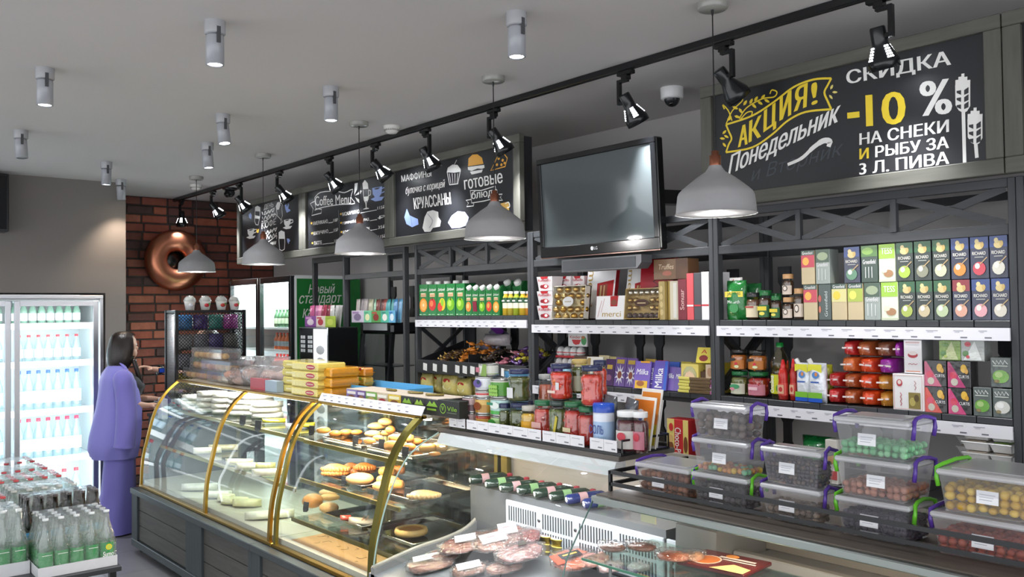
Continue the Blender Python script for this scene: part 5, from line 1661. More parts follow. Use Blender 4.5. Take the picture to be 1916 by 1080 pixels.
def sheet(prof, xa, xb, col='#ffffff'):
    m = MB()
    n = len(prof)
    v = [(x, p[0], p[1]) for x in (xa, xb) for p in prof]
    return m.add(v, [(i, i+1, n+i+1, n+i) for i in range(n-1)], col, True)


def rib(t, x, wd, dp, col, prof=PROF, ox=0):
    """a flat bar bent along the glass"""
    m = MB()
    v, f = [], []
    n = len(prof)
    for i, p in enumerate(prof):
        a, b = Vector(prof[max(i-1, 0)]), Vector(prof[min(i+1, n-1)])
        d = (b-a).normalized()
        nn = Vector((-d.y, d.x))
        for q, s in ((-wd/2, 0), (wd/2, 0), (wd/2, dp), (-wd/2, dp)):
            e = Vector(p)+nn*(.5*dp-s)
            v.append((x-ox+q, e.x-YBASE, e.y))
    for i in range(n-1):
        for k in range(4):
            f.append((4*i+k, 4*i+(k+1) % 4, 4*i+4+(k+1) % 4, 4*i+4+k))
    f += [(3, 2, 1, 0), (4*n-4, 4*n-3, 4*n-2, 4*n-1)]
    m.add(v, f, col)
    m.build('rib', 'metal', t)


YBASE = 2.14


def base(xa, xb, label, panels):
    t = thing('counter_base', label, 'counter', ((xa+xb)/2, YBASE, 0), 0, None)
    h = (xb-xa)/2
    cx = (xa+xb)/2
    d = YBK-YBASE+.1
    m = MB(); m.box(-h, h, .03, d, .07, .45, '#3c3f41'); m.build('carcass', 'card', t)
    m = MB(); m.box(-h, h, -.012, d, .45, .492, '#3a4043', bev=.004); m.build('top_rail', 'card', t)
    m = MB(); m.box(-h, h, -.004, .03, .05, .105, '#363c3f', bev=.004); m.build('bottom_rail', 'card', t)
    for a, b in panels:
        a -= cx; b -= cx
        for k in range(3):
            z0 = .1055+k*.1148
            m = MB(); m.box(a, b, .018, .03, z0+.002, z0+.1125, '#55534f', bev=.002); m.build('slat', 'wood', t)
    xs = [-h]+[q-cx for p in panels for q in p]+[h]
    for a, b in zip(xs[::2], xs[1::2]):
        if b-a > .004:
            m = MB(); m.box(a, b, 0, .03, .1055, .4495, '#3f4649', bev=.003); m.build('stile', 'woodz', t)
    for x in (-h+.06, h-.06):
        m = MB(); m.cyl(.018, 0, .07, '#1c1c1e', 12, M=Matrix.Translation((x, .06, 0))); m.cyl(.018, 0, .07, '#1c1c1e', 12, M=Matrix.Translation((x, d-.08, 0))); m.build('foot', 'card', t)


px_ = lambda px, py=990: at(px, py, Y=YBASE).x
XL = -7.18
SEAM = px_(470, 1020)
base(XL, SEAM-.001, 'left counter base with two dark slatted panels, beside the woman', [(px_(256), px_(347)), (px_(376), px_(463))])
base(SEAM+.001, -3.66, 'counter base under the bakery case', [(px_(485, 1040), -4.35), (-4.27, -3.75)])
base(-3.655, -2.356, 'counter base under the meat case, below the view', [(-3.6, -2.99), (-2.94, -2.4)])
base(-2.351, -.6, 'counter base under the tubs, below the view', [(-2.3, -1.5), (-1.4, -.66)])


def case(name, label, xa, xb, ribs, glass, shelves, wide=None, top='#b9b2a0'):
    cx = (xa+xb)/2
    t = thing(name, label, 'display case', (cx, YBASE, 0), 0, None)
    h = (xb-xa)/2
    L = lambda y: y-YBASE
    for x, wd, col in ribs: rib(t, x, wd, .018, col, ox=cx)
    prof = [(L(y), z) for y, z in PROF]
    for a, b in glass: sheet(prof, a-cx, b-cx).build('glass_panel', GLASS, t)
    m = MB(); m.box(-h, h, L(2.192), L(2.232), .4925, .512, GOLD, bev=.003); m.build('bottom_rail', 'metal', t)
    m = MB(); m.box(-h, h, L(2.485), L(2.52), 1.288, 1.306, GOLD, bev=.003); m.build('top_rail', 'metal', t)
    m = MB(); m.box(-h, h, L(2.521), L(YBK), 1.289, 1.305, top, bev=.002); m.build('top_board', 'gloss', t)
    m = MB(); m.box(-h, h, L(2.233), L(YBK), .4925, .54, '#c8c4b4'); m.build('deck', 'gloss', t)
    for x in (-h, h-.03):
        m = MB(); m.box(x, x+.03, L(YBK-.03), L(YBK), .541, 1.288, '#7c7440', bev=.002); m.build('rear_post', 'metal', t)
    m = MB(); m.box(-h+.031, h-.031, L(YBK-.012), L(YBK-.006), .541, 1.288, '#ffffff'); m.build('sliding_door', clear('door_glass', (.92, .93, .9), .12), t)
    for z, y0 in shelves:
        m = MB(); m.box(-h+.012, h-.012, L(y0), L(YBK-.04), z-.008, z, '#ffffff'); m.build('shelf', clear('shelf_glass', (.93, .98, .95), .1), t)
        m = MB(); m.box(-h+.012, h-.012, L(y0-.012), L(y0-.0005), z-.02, z+.004, '#8f8242', bev=.002); m.build('shelf_edge', 'metal', t)
    if 'bakery' in label: m = MB(); m.box(-h+.05, h-.05, L(2.415), L(2.43), 1.066, 1.076, '#ffffff'); m.build('light_tube', WARMLED, t)  # extra tube under the top shelf, added to brighten the middle shelf
    m = MB(); m.box(-h+.05, h-.05, L(2.56), L(2.585), 1.272, 1.288, '#ffffff'); m.build('light_tube', (WARMLED if 'bakery' in label else LED), t)
    return t


c1 = case('display_case', 'curved glass case with cream pastries at the left end of the counter', XL+.01, -4.80, [(-7.16, .02, GOLD), (-5.835, .035, GOLD), (-4.845, .03, GOLD)], [(-7.15, -5.855), (-5.815, -4.862)], [(1.075, 2.45), (.80, 2.36)])
c2 = case('display_case', 'curved glass bakery case with buns on metal trays', -4.79, -3.69, [(-4.765, .03, OLIVE), (-3.715, .05, OLIVE)], [(-4.75, -3.742)], [(1.085, 2.40), (.865, 2.37), (.645, 2.32)])
m = MB(); n = len(PROF)
v = [(0, p[0]-YBASE, p[1]) for p in PROF]+[(0, YBK-.03-YBASE, 1.3), (0, YBK-.03-YBASE, .54)]
m.add([(q[0]-3.69+.547+3.69, q[1], q[2]) for q in v], [list(range(len(v)))], '#ffffff'); m.build('end_glass', GLASS, c2)
m = MB(); m.add([(-1.188, q[1], q[2]) for q in v], [list(range(len(v)))], '#ffffff'); m.build('end_glass', GLASS, c1)
lamp('AREA', (-4.24, 2.42, 1.06), 7, (1, .78, .55), (-4.24, 2.62, 0), .95, sizey=.03)  # light for the added tube under the top bakery shelf
lamp('AREA', (-4.24, 2.6, 1.26), 9, (1, .8, .58), (-4.24, 2.6, 0), .95, sizey=.04).parent = None
lamp('AREA', (-5.95, 2.6, 1.26), 15, (1, .97, .88), (-5.95, 2.6, 0), 2.1, sizey=.04)

# price rail on the bakery case
t = tag(MB().box(-.54, .54, -.004, 0, 0, .05, '#ecebf0', M=Matrix.Rotation(-.5, 4, 'X')).build('price_rail', 'gloss', loc=(-4.215, 2.478, 1.3075)), 'white price rail along the top edge of the bakery case', 'price rail')
m = MB(); price_text(m, -.53, .53, .0, .048, -.0045, 77)
for k, vv in enumerate(m.v): m.v[k] = tuple(Matrix.Rotation(-.5, 4, 'X') @ Vector(vv))
m.build('price_print', 'gloss', t)


def tray_m(label, x, y, z, w, d, rz=0):
    t = thing('metal_tray', label, 'tray', (x, y, z+.0008), rz)
    m = MB()
    m.box(-w/2, w/2, -d/2, d/2, 0, .002, '#b8b4ac')
    for a, b, c, e in ((-w/2, w/2, -d/2, -d/2+.003), (-w/2, w/2, d/2-.003, d/2), (-w/2, -w/2+.003, -d/2, d/2), (w/2-.003, w/2, -d/2, d/2)): m.box(a, b, c, e, .002, .014, '#c2beb6')
    m.tube([(-w/2, -d/2, .014), (w/2, -d/2, .014), (w/2, d/2, .014), (-w/2, d/2, .014)], .004, '#c8c4bc', 6, closed=True)
    m.build('tray', 'chrome', t)


for z, nm in ((1.085, 'top'), (.865, 'middle'), (.645, 'lowest')):
    tray_m('metal baking tray on the left of the '+nm+' bakery shelf', -4.47, 2.68, z, .44, .42)
    tray_m('metal baking tray on the right of the '+nm+' bakery shelf', -3.97, 2.68, z, .44, .42)

ZQ = lambda x, y, z: at(460+x/3, 720+y/3, Z=z)
RZ0 = math.radians(50)


def pastry(label, x, y, w, h, z, kind='bun', col='#d8a868', rz=0, group=None, name='bun'):
    """x, y: middle in the 3x crop; w, h: its size there; z: height of its middle"""
    p = ZQ(x, y, z)
    k = (p-CP).dot(fwd)/F/3
    rx, rz_ = w*k/2, h*k/2
    m = MB()
    rnd = random.Random(int(x*7+y))
    if kind == 'bun': m.ell((0, 0, 0), (rx, max(rx*.62, rz_), rz_*.9), col, 16, 10, jit=.06, seed=int(x))
    elif kind == 'pasty':          # half moon with a crimped edge
        m.ell((0, 0, -.1*rz_), (rx, max(rx*.5, rz_), rz_*.75), col, 18, 9, jit=.12, seed=int(x))
        m.ell((-rx*.1, rx*.05, rz_*.2), (rx*.72, rx*.34, rz_*.62), col, 14, 8, jit=.1, seed=int(y))
        for i in range(11):
            a = PI+PI*(i+.5)/11
            m.ell((rx*.93*math.cos(a), rx*.47*math.sin(a), -rz_*.1), (rx*.12, rx*.1, rz_*.42), col, 7, 5, jit=.15, seed=i)
    elif kind == 'roll':
        m.lathe([(0, -rx), (rz_*.6, -rx*.96), (rz_*.9, -rx*.7), (rz_, -rx*.3), (rz_*.92, 0), (rz_, rx*.3), (rz_*.9, rx*.7), (rz_*.6, rx*.96), (rz_*.3, rx*.93), (0, rx*.85)], col, 14, M=Matrix.Rotation(PI/2, 4, 'Y'), cap=False)
    elif kind == 'flat':           # open round pie
        m.lathe([(0, -rz_), (rx*.95, -rz_*.6), (rx, -rz_*.2), (rx*.94, rz_*.3), (rx*.8, rz_*.36), (rx*.72, rz_*.12, '#b8782c'), (0, rz_*.2)], col, 22)
    o = m.build(name, 'bakery', loc=p, rz=RZ0+rz)
    return tag(o, label, 'pastry', group)


zb = 1.085+.0165
B1, B2, B3 = '#c4904e', '#b07434', '#d2a566'
pastry('round bun at the left of the top bakery shelf', 435, 256, 82, 42, zb+.018, col=B1)
for i, (x, y, w, h) in enumerate(((500, 268, 70, 40), (560, 262, 80, 40), (620, 262, 70, 34))):
    pastry('flat golden pastry, '+ORD[i]+' right of the single bun on the top shelf', x, y+6, w, h, zb+.012, col=B2, rz=.4, group='golden pastries on the left top tray')
for i, (x, y, w, h, dz, lab) in enumerate(((712, 276, 92, 44, .020, 'pale bun at the front left of the bun pile'), (790, 272, 66, 40, .020, 'pale bun low in the middle of the bun pile'), (742, 300, 64, 38, .016, 'bun with a price clip before it in the pile'), (694, 316, 70, 40, .018, 'pale bun below the pile at the front edge'), (736, 232, 104, 44, .052, 'long pale bun across the pile'), (812, 254, 60, 50, .05, 'tilted bun at the right of the pile'), (782, 208, 90, 46, .082, 'highest pale bun on top of the pile'))):
    pastry(lab, x, y, w, h, zb+dz, col=(B3, B1, B1, B1, B3, B2, B3)[i], rz=(0, .2, -.2, .1, .1, -.6, -.5)[i])
for lab, x, y, w, h, dz, c in (('long golden bun right of the pile', 872, 300, 145, 48, .042, B1), ('long bun lying in front of the golden one', 840, 340, 130, 54, .02, B1), ('dark golden bun at the front right corner of the top shelf', 920, 350, 70, 50, .018, B2), ('bun partly behind the wide gold end rib', 960, 318, 70, 40, .02, B2), ('braided bun seen through the end glass', 1020, 356, 100, 54, .02, B1), ('braided bun at the far end of the top shelf', 1090, 350, 90, 54, .02, B3), ('small flat bun low at the far end of the top shelf', 1060, 388, 70, 26, .009, B2)):
    pastry(lab, x, y, w, h, zb+dz, 'roll' if 'braided' in lab or 'long' in lab else 'bun', col=c)
zb = .865+.0165
for lab, x, y, w, h, dz, c, k, r in (('crimped pasty at the left of the middle shelf', 505, 470, 165, 64, .035, '#c98a4a', 'pasty', 0), ('crimped pasty under the left one', 500, 494, 150, 50, .012, '#b87838', 'pasty', .1), ('dark pasty behind the left ones', 590, 458, 90, 50, .03, '#a8662e', 'pasty', .3),
                                  ('dark crimped pasty at the back of the middle shelf', 668, 462, 130, 60, .045, '#b06c30', 'pasty', -.1), ('dark pasty under the back one', 650, 484, 150, 44, .014, '#a05e2a', 'pasty', .1), ('pale crumbly pastry at the front of the middle shelf', 640, 528, 160, 74, .03, '#e0b070', 'bun', 0),
                                  ('rolled pastry with an open end at the back right', 792, 488, 96, 50, .05, '#cf9248', 'roll', -.3), ('dark rolled pastry behind the open one', 850, 480, 90, 54, .045, '#a8682e', 'roll', 0), ('rolled pastry in the middle of the right tray', 800, 538, 150, 58, .03, '#d89c54', 'roll', -.5), ('rolled pastry at the front right of the middle shelf', 768, 574, 130, 58, .022, '#dca25a', 'roll', -.6),
                                  ('rolled pastry next to the wide gold rib', 850, 560, 80, 54, .022, '#cc8c44', 'roll', -.2), ('pale crimped pasty seen through the end glass', 1000, 618, 190, 64, .02, '#dcb078', 'pasty', .1)):
    pastry(lab, x, y, w, h, zb+dz, k, c, r, name='pasty' if k == 'pasty' else 'roll' if k == 'roll' else 'pastry')
zb = .645+.0165
for lab, x, y, w, h, dz, c, k in (('round flat bread at the left of the lowest shelf', 375, 652, 120, 90, .022, '#d0904e', 'bun'), ('pale flat bread at the back of the lowest shelf', 465, 606, 110, 50, .03, '#e4bc88', 'bun'), ('flat bread under the pale one', 470, 632, 120, 44, .012, '#d8a868', 'bun'), ('flat round bread in the middle of the lowest shelf', 466, 690, 112, 70, .014, '#dcae74', 'bun'), ('round pie with a browned top on the lowest shelf', 928, 815, 190, 70, .02, '#e0b06c', 'flat')):
    pastry(lab, x, y, w, h, zb+dz, k, c, name='flat_bread' if k == 'bun' else 'pie')
p = ZQ(660, 735, .70)
t = thing('paper_bag', 'white paper bag with brown stripes lying on the lowest bakery shelf', 'paper bag', (p.x, p.y, .6505), RZ0)
m = MB(); m.pillow(-.085, .085, -.05, .05, .0, .035, '#d8c8b4', 6, Matrix.Rotation(.1, 4, 'Y'), 'x'); m.build('bag', 'film', t)
for k in (-1, 1): 
    m = MB(); m.box(.01*k-.004+.01, .01*k+.004+.01, -.05, .05, .036, .0375, '#b08060'); m.build('stripe', 'card', t)
p = ZQ(560, 758, .665)
tag(MB().pillow(-.03, .03, -.03, .03, 0, .03, '#c8483a', 5).build('red_packet', 'film', loc=(p.x, p.y, .661), rz=RZ0), 'small red wrapped packet beside the paper bag', 'packet')
t = thing('baking_paper', 'brown baking paper with dark flecks on the bakery case floor', 'baking paper', (-4.22, 2.53, .5408))
m = MB(); m.box(-.47, .47, -.26, .34, 0, .0012, '#b98d62'); m.build('sheet', 'matte', t)
rnd = random.Random(5)
m = MB()
for k in range(46):
    x, y, a, ln = rnd.uniform(-.44, .44), rnd.uniform(-.24, .3), rnd.uniform(0, PI), rnd.uniform(.01, .04)
    pts = curve([(x, y, .0022), (x+ln*math.cos(a), y+ln*math.sin(a), .0022), (x+ln*1.5*math.cos(a+.8), y+ln*1.5*math.sin(a+.8), .0022)], 3)
    m.tube(pts, .0014, '#5c4634', 4, flat=.4)
m.build('fleck_marks', 'matte', t)


def clip(label, x, y, z, s=1, M=None):
    p = ZQ(x, y, z+.03)
    t = thing('price_clip', label, 'price clip', (p.x, p.y, z), RZ0-.2, 'black price clips in the counter')
    m = MB(); m.box(-.017*s, .017*s, -.002, .002, .008, .058*s, '#26282c', bev=.001, M=Matrix.Rotation(.12, 4, 'Y')); m.build('card', 'card', t)
    m = MB(); m.box(-.012, .012, -.008, .008, 0, .01, '#202226', bev=.002); m.build('foot', 'card', t)


for lab, x, y, z in (('black price clip left of the single bun', 366, 256, 1.0895), ('black price clip in front of the bun pile, left', 612, 315, 1.0895), ('black price clip in front of the bun pile, middle', 758, 335, 1.0895), ('black price clip near the gold end rib, top shelf', 890, 380, 1.0895),
                     ('black price clip on the middle bakery shelf', 548, 540, .8695), ('black price clip on the lowest bakery shelf, left', 334, 685, .6495), ('large black price clip on the lowest bakery shelf, right', 748, 820, .6495), ('black price clip behind the gold rib on the middle shelf', 904, 610, .8695)):
    clip(lab, x, y, z)
for lab, x, y in (('black price clip in the cream pastry case, left', 62, 225), ('black price clip in the cream pastry case, beside the yellow packs', 138, 245)):
    pass

# ---------------------------------------------------------------- cream pastries in the left case
rnd = random.Random(21)
ZR = lambda x, y, z: at(240+x/2.7, 680+y/2.7, Z=z)


def pack(label, x, y, w, h, d, z, col, mat='film', rz=0, name='wrapped_pastry', group=None, jit=.1):
    p = ZR(x, y, z+h/2)
    p.y = max(p.y, 2.40)
    m = MB(); m.pillow(-w/2, w/2, -d/2, d/2, 0, h, col, 7, None, 'x', seed=int(x+y), jit=jit, pw=.3)
    return tag(m.build(name, mat, loc=(p.x, p.y, z+.0008), rz=RZ0+rz), label, 'pastry', group)


g = 'white flatbreads piled in the left case'
k = 0
for col, (x, y) in enumerate(((345, 205), (420, 215), (500, 222), (580, 230), (655, 232), (700, 245))):
    for lv in range(4 if 0 < col < 5 else 3):
        k += 1
        p = ZR(x, y+22, 1.09)
        m = MB(); m.pillow(-.115, .115, -.08, .08, 0, .042, ('#f0ece0', '#ece6d4', '#f2efe6', '#eee9dc')[lv], 6, None, 'x', seed=k, jit=.14, pw=.25)
        tag(m.build('flatbread_pack', 'film', loc=(p.x+rnd.uniform(-.006, .006), p.y+rnd.uniform(-.006, .006), 1.0765+lv*.040), rz=RZ0+rnd.uniform(-.12, .12)), ('bottom', 'second', 'third', 'fourth')[lv]+' white flatbread pack, '+ORD[col]+' pile from the left in the cream case', 'flatbread', g)
pack('yellow wrapped pastry on the upper shelf, under the gold double rib', 735, 290, .16, .03, .10, 1.078, '#c8b832')
pack('yellow wrapped pastry seen beyond the gold double rib', 905, 312, .1, .03, .08, 1.078, '#c0b02c', rz=.3)
clip_z = 1.0795
for lab, x, y in (('black price clip in the cream pastry case, left', 575, 290), ('black price clip in the cream pastry case, beside the yellow packs', 652, 318)):
    p = ZR(x, y, clip_z+.03)
    t = thing('price_clip', lab, 'price clip', (p.x, p.y, clip_z-.003), RZ0, 'black price clips in the counter')
    m = MB(); m.box(-.02, .02, -.002, .002, .008, .07, '#26282c', bev=.001, M=Matrix.Rotation(.12, 4, 'Y')); m.build('card', 'card', t)
    m = MB(); m.box(-.012, .012, -.008, .008, 0, .01, '#202226', bev=.002); m.build('foot', 'card', t)
for i, (x, y, w, c) in enumerate(((480, 305, .22, '#dcc89a'), (400, 320, .2, '#e4dcc4'), (560, 380, .2, '#d8d0b0'), (610, 400, .18, '#d8d4b8'), (690, 400, .14, '#cfc474'), (640, 440, .2, '#d4ccb0'))):
    pack(('long pale loaf on the middle shelf of the cream case', 'white loaf left on the middle shelf of the cream case', 'pale wrapped roll in the centre of the middle shelf', 'pale wrapped roll beside the yellowish one', 'yellowish wrapped roll on the middle shelf', 'pale wrapped roll at the front of the middle shelf')[i], x, y+120, w, .045, .09, .803, c, rz=rnd.uniform(-.3, .3))
for i, (x, y, w, c) in enumerate(((415, 690, .12, '#e0d8b0'), (500, 700, .2, '#d8d29c'), (600, 705, .2, '#d4cc94'), (560, 790, .3, '#d8d6c0'), (450, 660, .2, '#dcd8c4'), (250, 640, .26, '#dcdad0'), (330, 680, .2, '#d8d6c8'))):
    pack(('round cream bun on the floor of the cream case', 'cream pastry on the case floor, beside the round bun', 'cream pastry on the case floor, right of another', 'wide pale pastry at the front of the case floor', 'pale pastry at the back of the case floor', 'white pastry at the left of the case floor', 'white pastry on the left half of the case floor')[i], x, y, w, .05, .12, .5405, c, 'bakery', rnd.uniform(-.3, .3), jit=.05)

# ================================================================ the meat case
t = thing('meat_case', 'open refrigerated meat case with a curved glass front', 'display case', (-2.98, YBASE, 0))
cx = -2.98
L = lambda y: y-YBASE
h0, h1 = -3.66-cx, -2.358-cx
m = MB(); m.prism([(L(2.16), .4925), (L(2.16), .60), (L(2.74), .70), (L(2.76), .4925)], h0, h1, '#84888b', axis='x'); m.build('deck', 'gloss', t)
m = MB(); m.prism([(L(2.765), .4925), (L(2.765), .935), (L(3.02), .935), (L(3.02), .4925)], h0, h1, '#6e7072', axis='x'); m.build('rear_ledge', 'gloss', t)
for x0 in (h0+.02,):
    m = MB(); m.prism([(L(q[0]), q[1]) for q in curve([(2.90, .925), (2.86, .86), (2.81, .79), (2.71, .725), (2.575, .695), (2.386, .675), (2.16, .63)], 4)]+[(L(2.16), .4925), (L(2.9), .4925)], x0, x0+.03, '#8c8c8a', axis='x'); m.build('end_cheek', 'gloss', t)
    m = MB(); m.tube([(x0+.015, L(q[0]), q[1]+.003) for q in curve([(2.90, .925), (2.86, .86), (2.81, .79), (2.71, .725), (2.575, .695), (2.386, .675), (2.16, .63)], 4)], .009, '#b4aea0', 8); m.build('end_trim', 'gloss', t)
m = MB(); m.box(h0+.3, h1-.004, L(2.752), L(2.764), .71, .905, '#ccd2d8', bev=.003)
m.build('air_panel', 'gloss', t)
m = MB()
for r in range(2):
    for k in range(74):
        if k % 14 in (12, 13): continue
        x = h0+.325+k*.0175
        if x < h1-.015: m.box(x, x+.007, L(2.7505), L(2.7515), .725+r*.085, .795+r*.085, '#3a4046')
m.build('vent_slots', 'card', t)
for x in (h0+.546, h0+.79, h0+1.035, h0+1.28):
    m = MB(); m.lathe([(0, .004), (.008, .003), (.009, 0)], '#7c8288', 12, M=frame_to((x, L(2.752), .845), (x, L(2.6), .845))); m.build('screw_cap', 'chrome', t)
m = MB(); m.box(h0, h1, L(3.0), L(3.02), .936, 1.20, '#a39a8e'); m.build('back_panel', 'gloss', t)
m = MB(); m.box(h0+.0, h0+.05, L(2.97), L(3.02), .936, 1.2, '#8f8650'); m.build('rear_post', 'metal', t)
m = MB(); m.prism([(L(2.52), 1.175), (L(2.545), 1.225), (L(2.60), 1.225), (L(2.60), 1.16)], h0+.05, h1-.06, '#e8e8ea', axis='x'); m.build('light_canopy', 'gloss', t)
m = MB(); m.box(h0, h1-.06, L(2.56), L(2.9), 1.2255, 1.245, '#5c5650', bev=.002); m.build('top_board', 'wood', t)
P3 = curve([(2.165, .63), (2.19, .76), (2.24, .92), (2.31, 1.06), (2.40, 1.155), (2.545, 1.225)], 5)
P3L = [(L(a), b) for a, b in P3]
sheet(P3L, h0+.04, -2.72-cx).build('glass_panel', GLASS, t)
sheet(P3L, -2.715-cx, h1-.0).build('glass_panel', GLASS, t)
m = MB(); m.add([(h0+.035, a, b) for a, b in P3L]+[(h0+.035, L(3.0), 1.22), (h0+.035, L(3.0), .94), (h0+.035, L(2.9), .93), (h0+.035, L(2.7), .73), (h0+.035, L(2.4), .68)], [list(range(len(P3L)+5))], '#ffffff'); m.build('end_glass', GLASS, t)
rimg = MB(); rimg.tube([(h0+.035, a, b) for a, b in P3L], .004, '#9ab4aa', 6); rimg.build('glass_edge', 'gloss', t)
lamp('AREA', (-2.95, 2.58, 1.16), 5, (.98, .98, 1), (-2.95, 2.6, 0), 1.2, sizey=.05)

# bagged cheeses on the ledge
QM = lambda x, y, z: at(700+x/3.685, 860+y/3.685, Z=z)
for i, (x, y) in enumerate(((655, 160), (765, 190), (865, 218), (985, 234), (1100, 258), (1210, 280), (1320, 300), (1440, 330))):
    p = QM(x, y+20, .937)
    blue = i > 5
    t = thing('sausage_pack', ORD[i]+' of the tied dark packs on the meat case ledge, from the left, '+('blue' if blue else 'green'), 'sausage', (p.x, p.y+.005, .9358), .0, 'dark packs with red clips on the ledge')
    c = '#2a3468' if blue else '#26382c'
    M = Matrix.Translation((0, .0, .028)) @ Matrix.Rotation(-.35, 4, 'Z') @ Matrix.Rotation(-PI/2+.05, 4, 'X')
    m = MB(); m.lathe([(.019, 0), (.023, .008), (.024, .05), (.023, .14), (.02, .18), (.008, .2), (.006, .205)], c, 14, M=M); m.build('pack', 'film', t)
    m = MB(); m.lathe([(.0245, .06), (.0245, .1)], ('#c8a0a0', '#8ab07a')[i % 2], 14, M=M, cap=False); m.build('band', 'gloss', t)
    m = MB(); m.lathe([(.0, -.002), (.013, -.0015), (.014, 0)], '#e6e6e2', 5, M=M); m.build('end_label', 'card', t)
    m = MB(); m.lathe([(.008, .2), (.012, .215), (.008, .23), (0, .231)], '#b03a44', 10, M=M); m.build('clip', 'gloss', t)


def meat(label, x, y, w, h, dz=0, col='#8a5444', lab=None, z=None, rz=0, name='meat_pack', cat='meat', col2='#8a4a40'):
    """vacuum pack lying on the deck; x, y, w, h in the 3.685x crop"""
    zz = z or .665
    p = QM(x, y, zz)
    if z is None:
        zz = .60+max(0, (p.y-2.16))/.58*.10+.012
        p = QM(x, y, zz)
    zz += dz
    k = (p-CP).dot(fwd)/F/3.685
    hw, hd = w*k/2*1.12, h*k/2*2.7
    t = thing(name, label, cat, (p.x, p.y, zz), RZ0+rz)
    if z is None: t.rotation_euler = (Matrix.Rotation(.171, 3, 'X') @ Matrix.Rotation(RZ0+rz, 3, 'Z')).to_euler()
    rnd = random.Random(int(x))
    m = MB()
    m.pillow(-hw*.86, hw*.86, -hd*.82, hd*.82, .001, .024, col, 9, None, 'x', seed=int(x), jit=.3, pw=.22)
    for q in range(7):
        m.ell((hw*rnd.uniform(-.6, .6), hd*rnd.uniform(-.55, .55), .016), (hw*rnd.uniform(.18, .34), hd*rnd.uniform(.14, .3), .014), (col, col2)[q % 2], 10, 6, jit=.12, seed=q+int(y))
    m.build('meat', 'meat', t)
    m = MB(); m.pillow(-hw, hw, -hd, hd, .0, .034, '#ffffff', 9, None, 'x', seed=int(x+y), jit=.25, pw=.3); m.build('clear_wrap', WRAP, t)
    if lab:
        u, v, lw, lh = lab
        m = MB(); M = Matrix.Translation((u*hw, v*hd, .0345)) @ Matrix.Rotation(.05, 4, 'X')
        m.box(-lw*hw, lw*hw, -lh*hd, lh*hd, 0, .0012, '#e6e2e0', M=M)
        m.box(-lw*hw*.5, lw*hw*.2, lh*hd*.1, lh*hd*.3, .0012, .0016, '#c87a80', M=M); m.box(-lw*hw*.6, lw*hw*.5, -lh*hd*.5, -lh*hd*.4, .0012, .0016, '#a8a4a4', M=M)
        m.build('label', 'card', t)
    return t


meat('vacuum pack of meat at the left front of the deck, long white label', 400, 735, 330, 110, lab=(-.15, .35, .5, .3), col='#94604a', rz=.2)
meat('vacuum pack with a white label at the very front of the deck', 660, 780, 250, 80, .0, lab=(0, 0, .6, .5), col='#9a6c58', rz=.2)
meat('vacuum pack with a slanted white label behind the front ones', 620, 650, 330, 120, .03, lab=(.1, .25, .4, .35), col='#8a5644', rz=.1)
meat('vacuum pack with a large red-printed label, middle of the deck', 850, 640, 320, 130, .035, lab=(-.1, .1, .5, .45), col='#8f5e4a', rz=.25)
meat('vacuum pack with white label at the rear of the deck', 980, 555, 360, 140, .02, lab=(-.25, .2, .32, .5), col='#86483a', rz=.1)
meat('dark red meat pack right of the rear label pack', 1085, 580, 130, 110, .028, col='#7c3430', col2='#9a4a40')
t = meat('clear hard plastic box of sliced meat with a gold sticker', 1010, 715, 330, 130, .035, col='#8a5a54', col2='#a87a70', rz=.2)
m = MB(); m.box(-.02, .02, -.015, .015, .036, .0375, '#3a342a', M=Matrix.Translation((.02, .03, .002))); m.build('sticker', 'card', t)
meat('vacuum pack of dark meat at the left rear corner of the deck', 760, 560, 230, 90, .004, col='#7c4a3c', rz=-.1)
meat('vacuum pack of pale sliced meat in front of the plastic box', 900, 770, 260, 80, .004, col='#a87868', col2='#8a5a4c', rz=.15)
meat('vacuum pack of reddish meat between the front labels', 480, 690, 220, 80, .006, col='#8a5040', rz=-.2)
for i, (x, y, dx) in enumerate(((1198, 668, 0), (1280, 690, 1))):
    for lv in range(3):
        p = QM(x, y, .685)
        t = thing('pate_tin', ('lowest', 'middle', 'top')[lv]+' round gold tin of the '+('left, rear', 'right, front')[i]+' tin stack on the deck', 'tin', (p.x, p.y, (.684+lv*.0335)), 0, 'stacked round gold tins')
        m = MB(); m.lathe([(.033, 0), (.040, .026), (.043, .028), (.043, .0325), (0, .0327)], '#b09a3c', 20); m.build('tin', 'metal', t)
        m = MB(); m.lathe([(0, .0329), (.038, .0331), (.040, .0327)], '#d8c8c4' if lv == 2 else '#b8a848', 20, cap=False)
        if lv == 2: m.lathe([(0, .0333), (.018, .0333)], '#b8404a' if i == 0 else '#c8c0a0', 14, cap=False)
        m.build('lid_label', 'gloss', t)
t = meat('orange fish pack with a black label, right of the gold tins', 1370, 735, 280, 150, .015, col='#c8623a', col2='#d87a4a', rz=.3, name='fish_pack', cat='fish')
m = MB(); m.box(-.055, .04, -.03, .03, .037, .0385, '#1f1c1c'); m.box(-.04, .025, -.004, .012, .0386, .0392, '#b89a4a'); m.box(-.09, -.05, -.07, .04, .036, .0375, '#c84a2c'); m.build('label', 'gloss', t)
meat('pack of pink crab sticks beside the orange fish pack', 1530, 730, 200, 90, .01, col='#d88a74', col2='#c85a4a', name='crab_stick_pack', cat='fish')
meat('white and pink round pack at the front of the deck', 1640, 780, 180, 60, .01, col='#d8b0ac', col2='#c8989a', name='fish_pack', cat='fish')
meat('white lidded pack at the front right of the deck', 1830, 780, 170, 60, .01, col='#d0b8b8', col2='#e0d0d0', name='fish_pack', cat='fish')

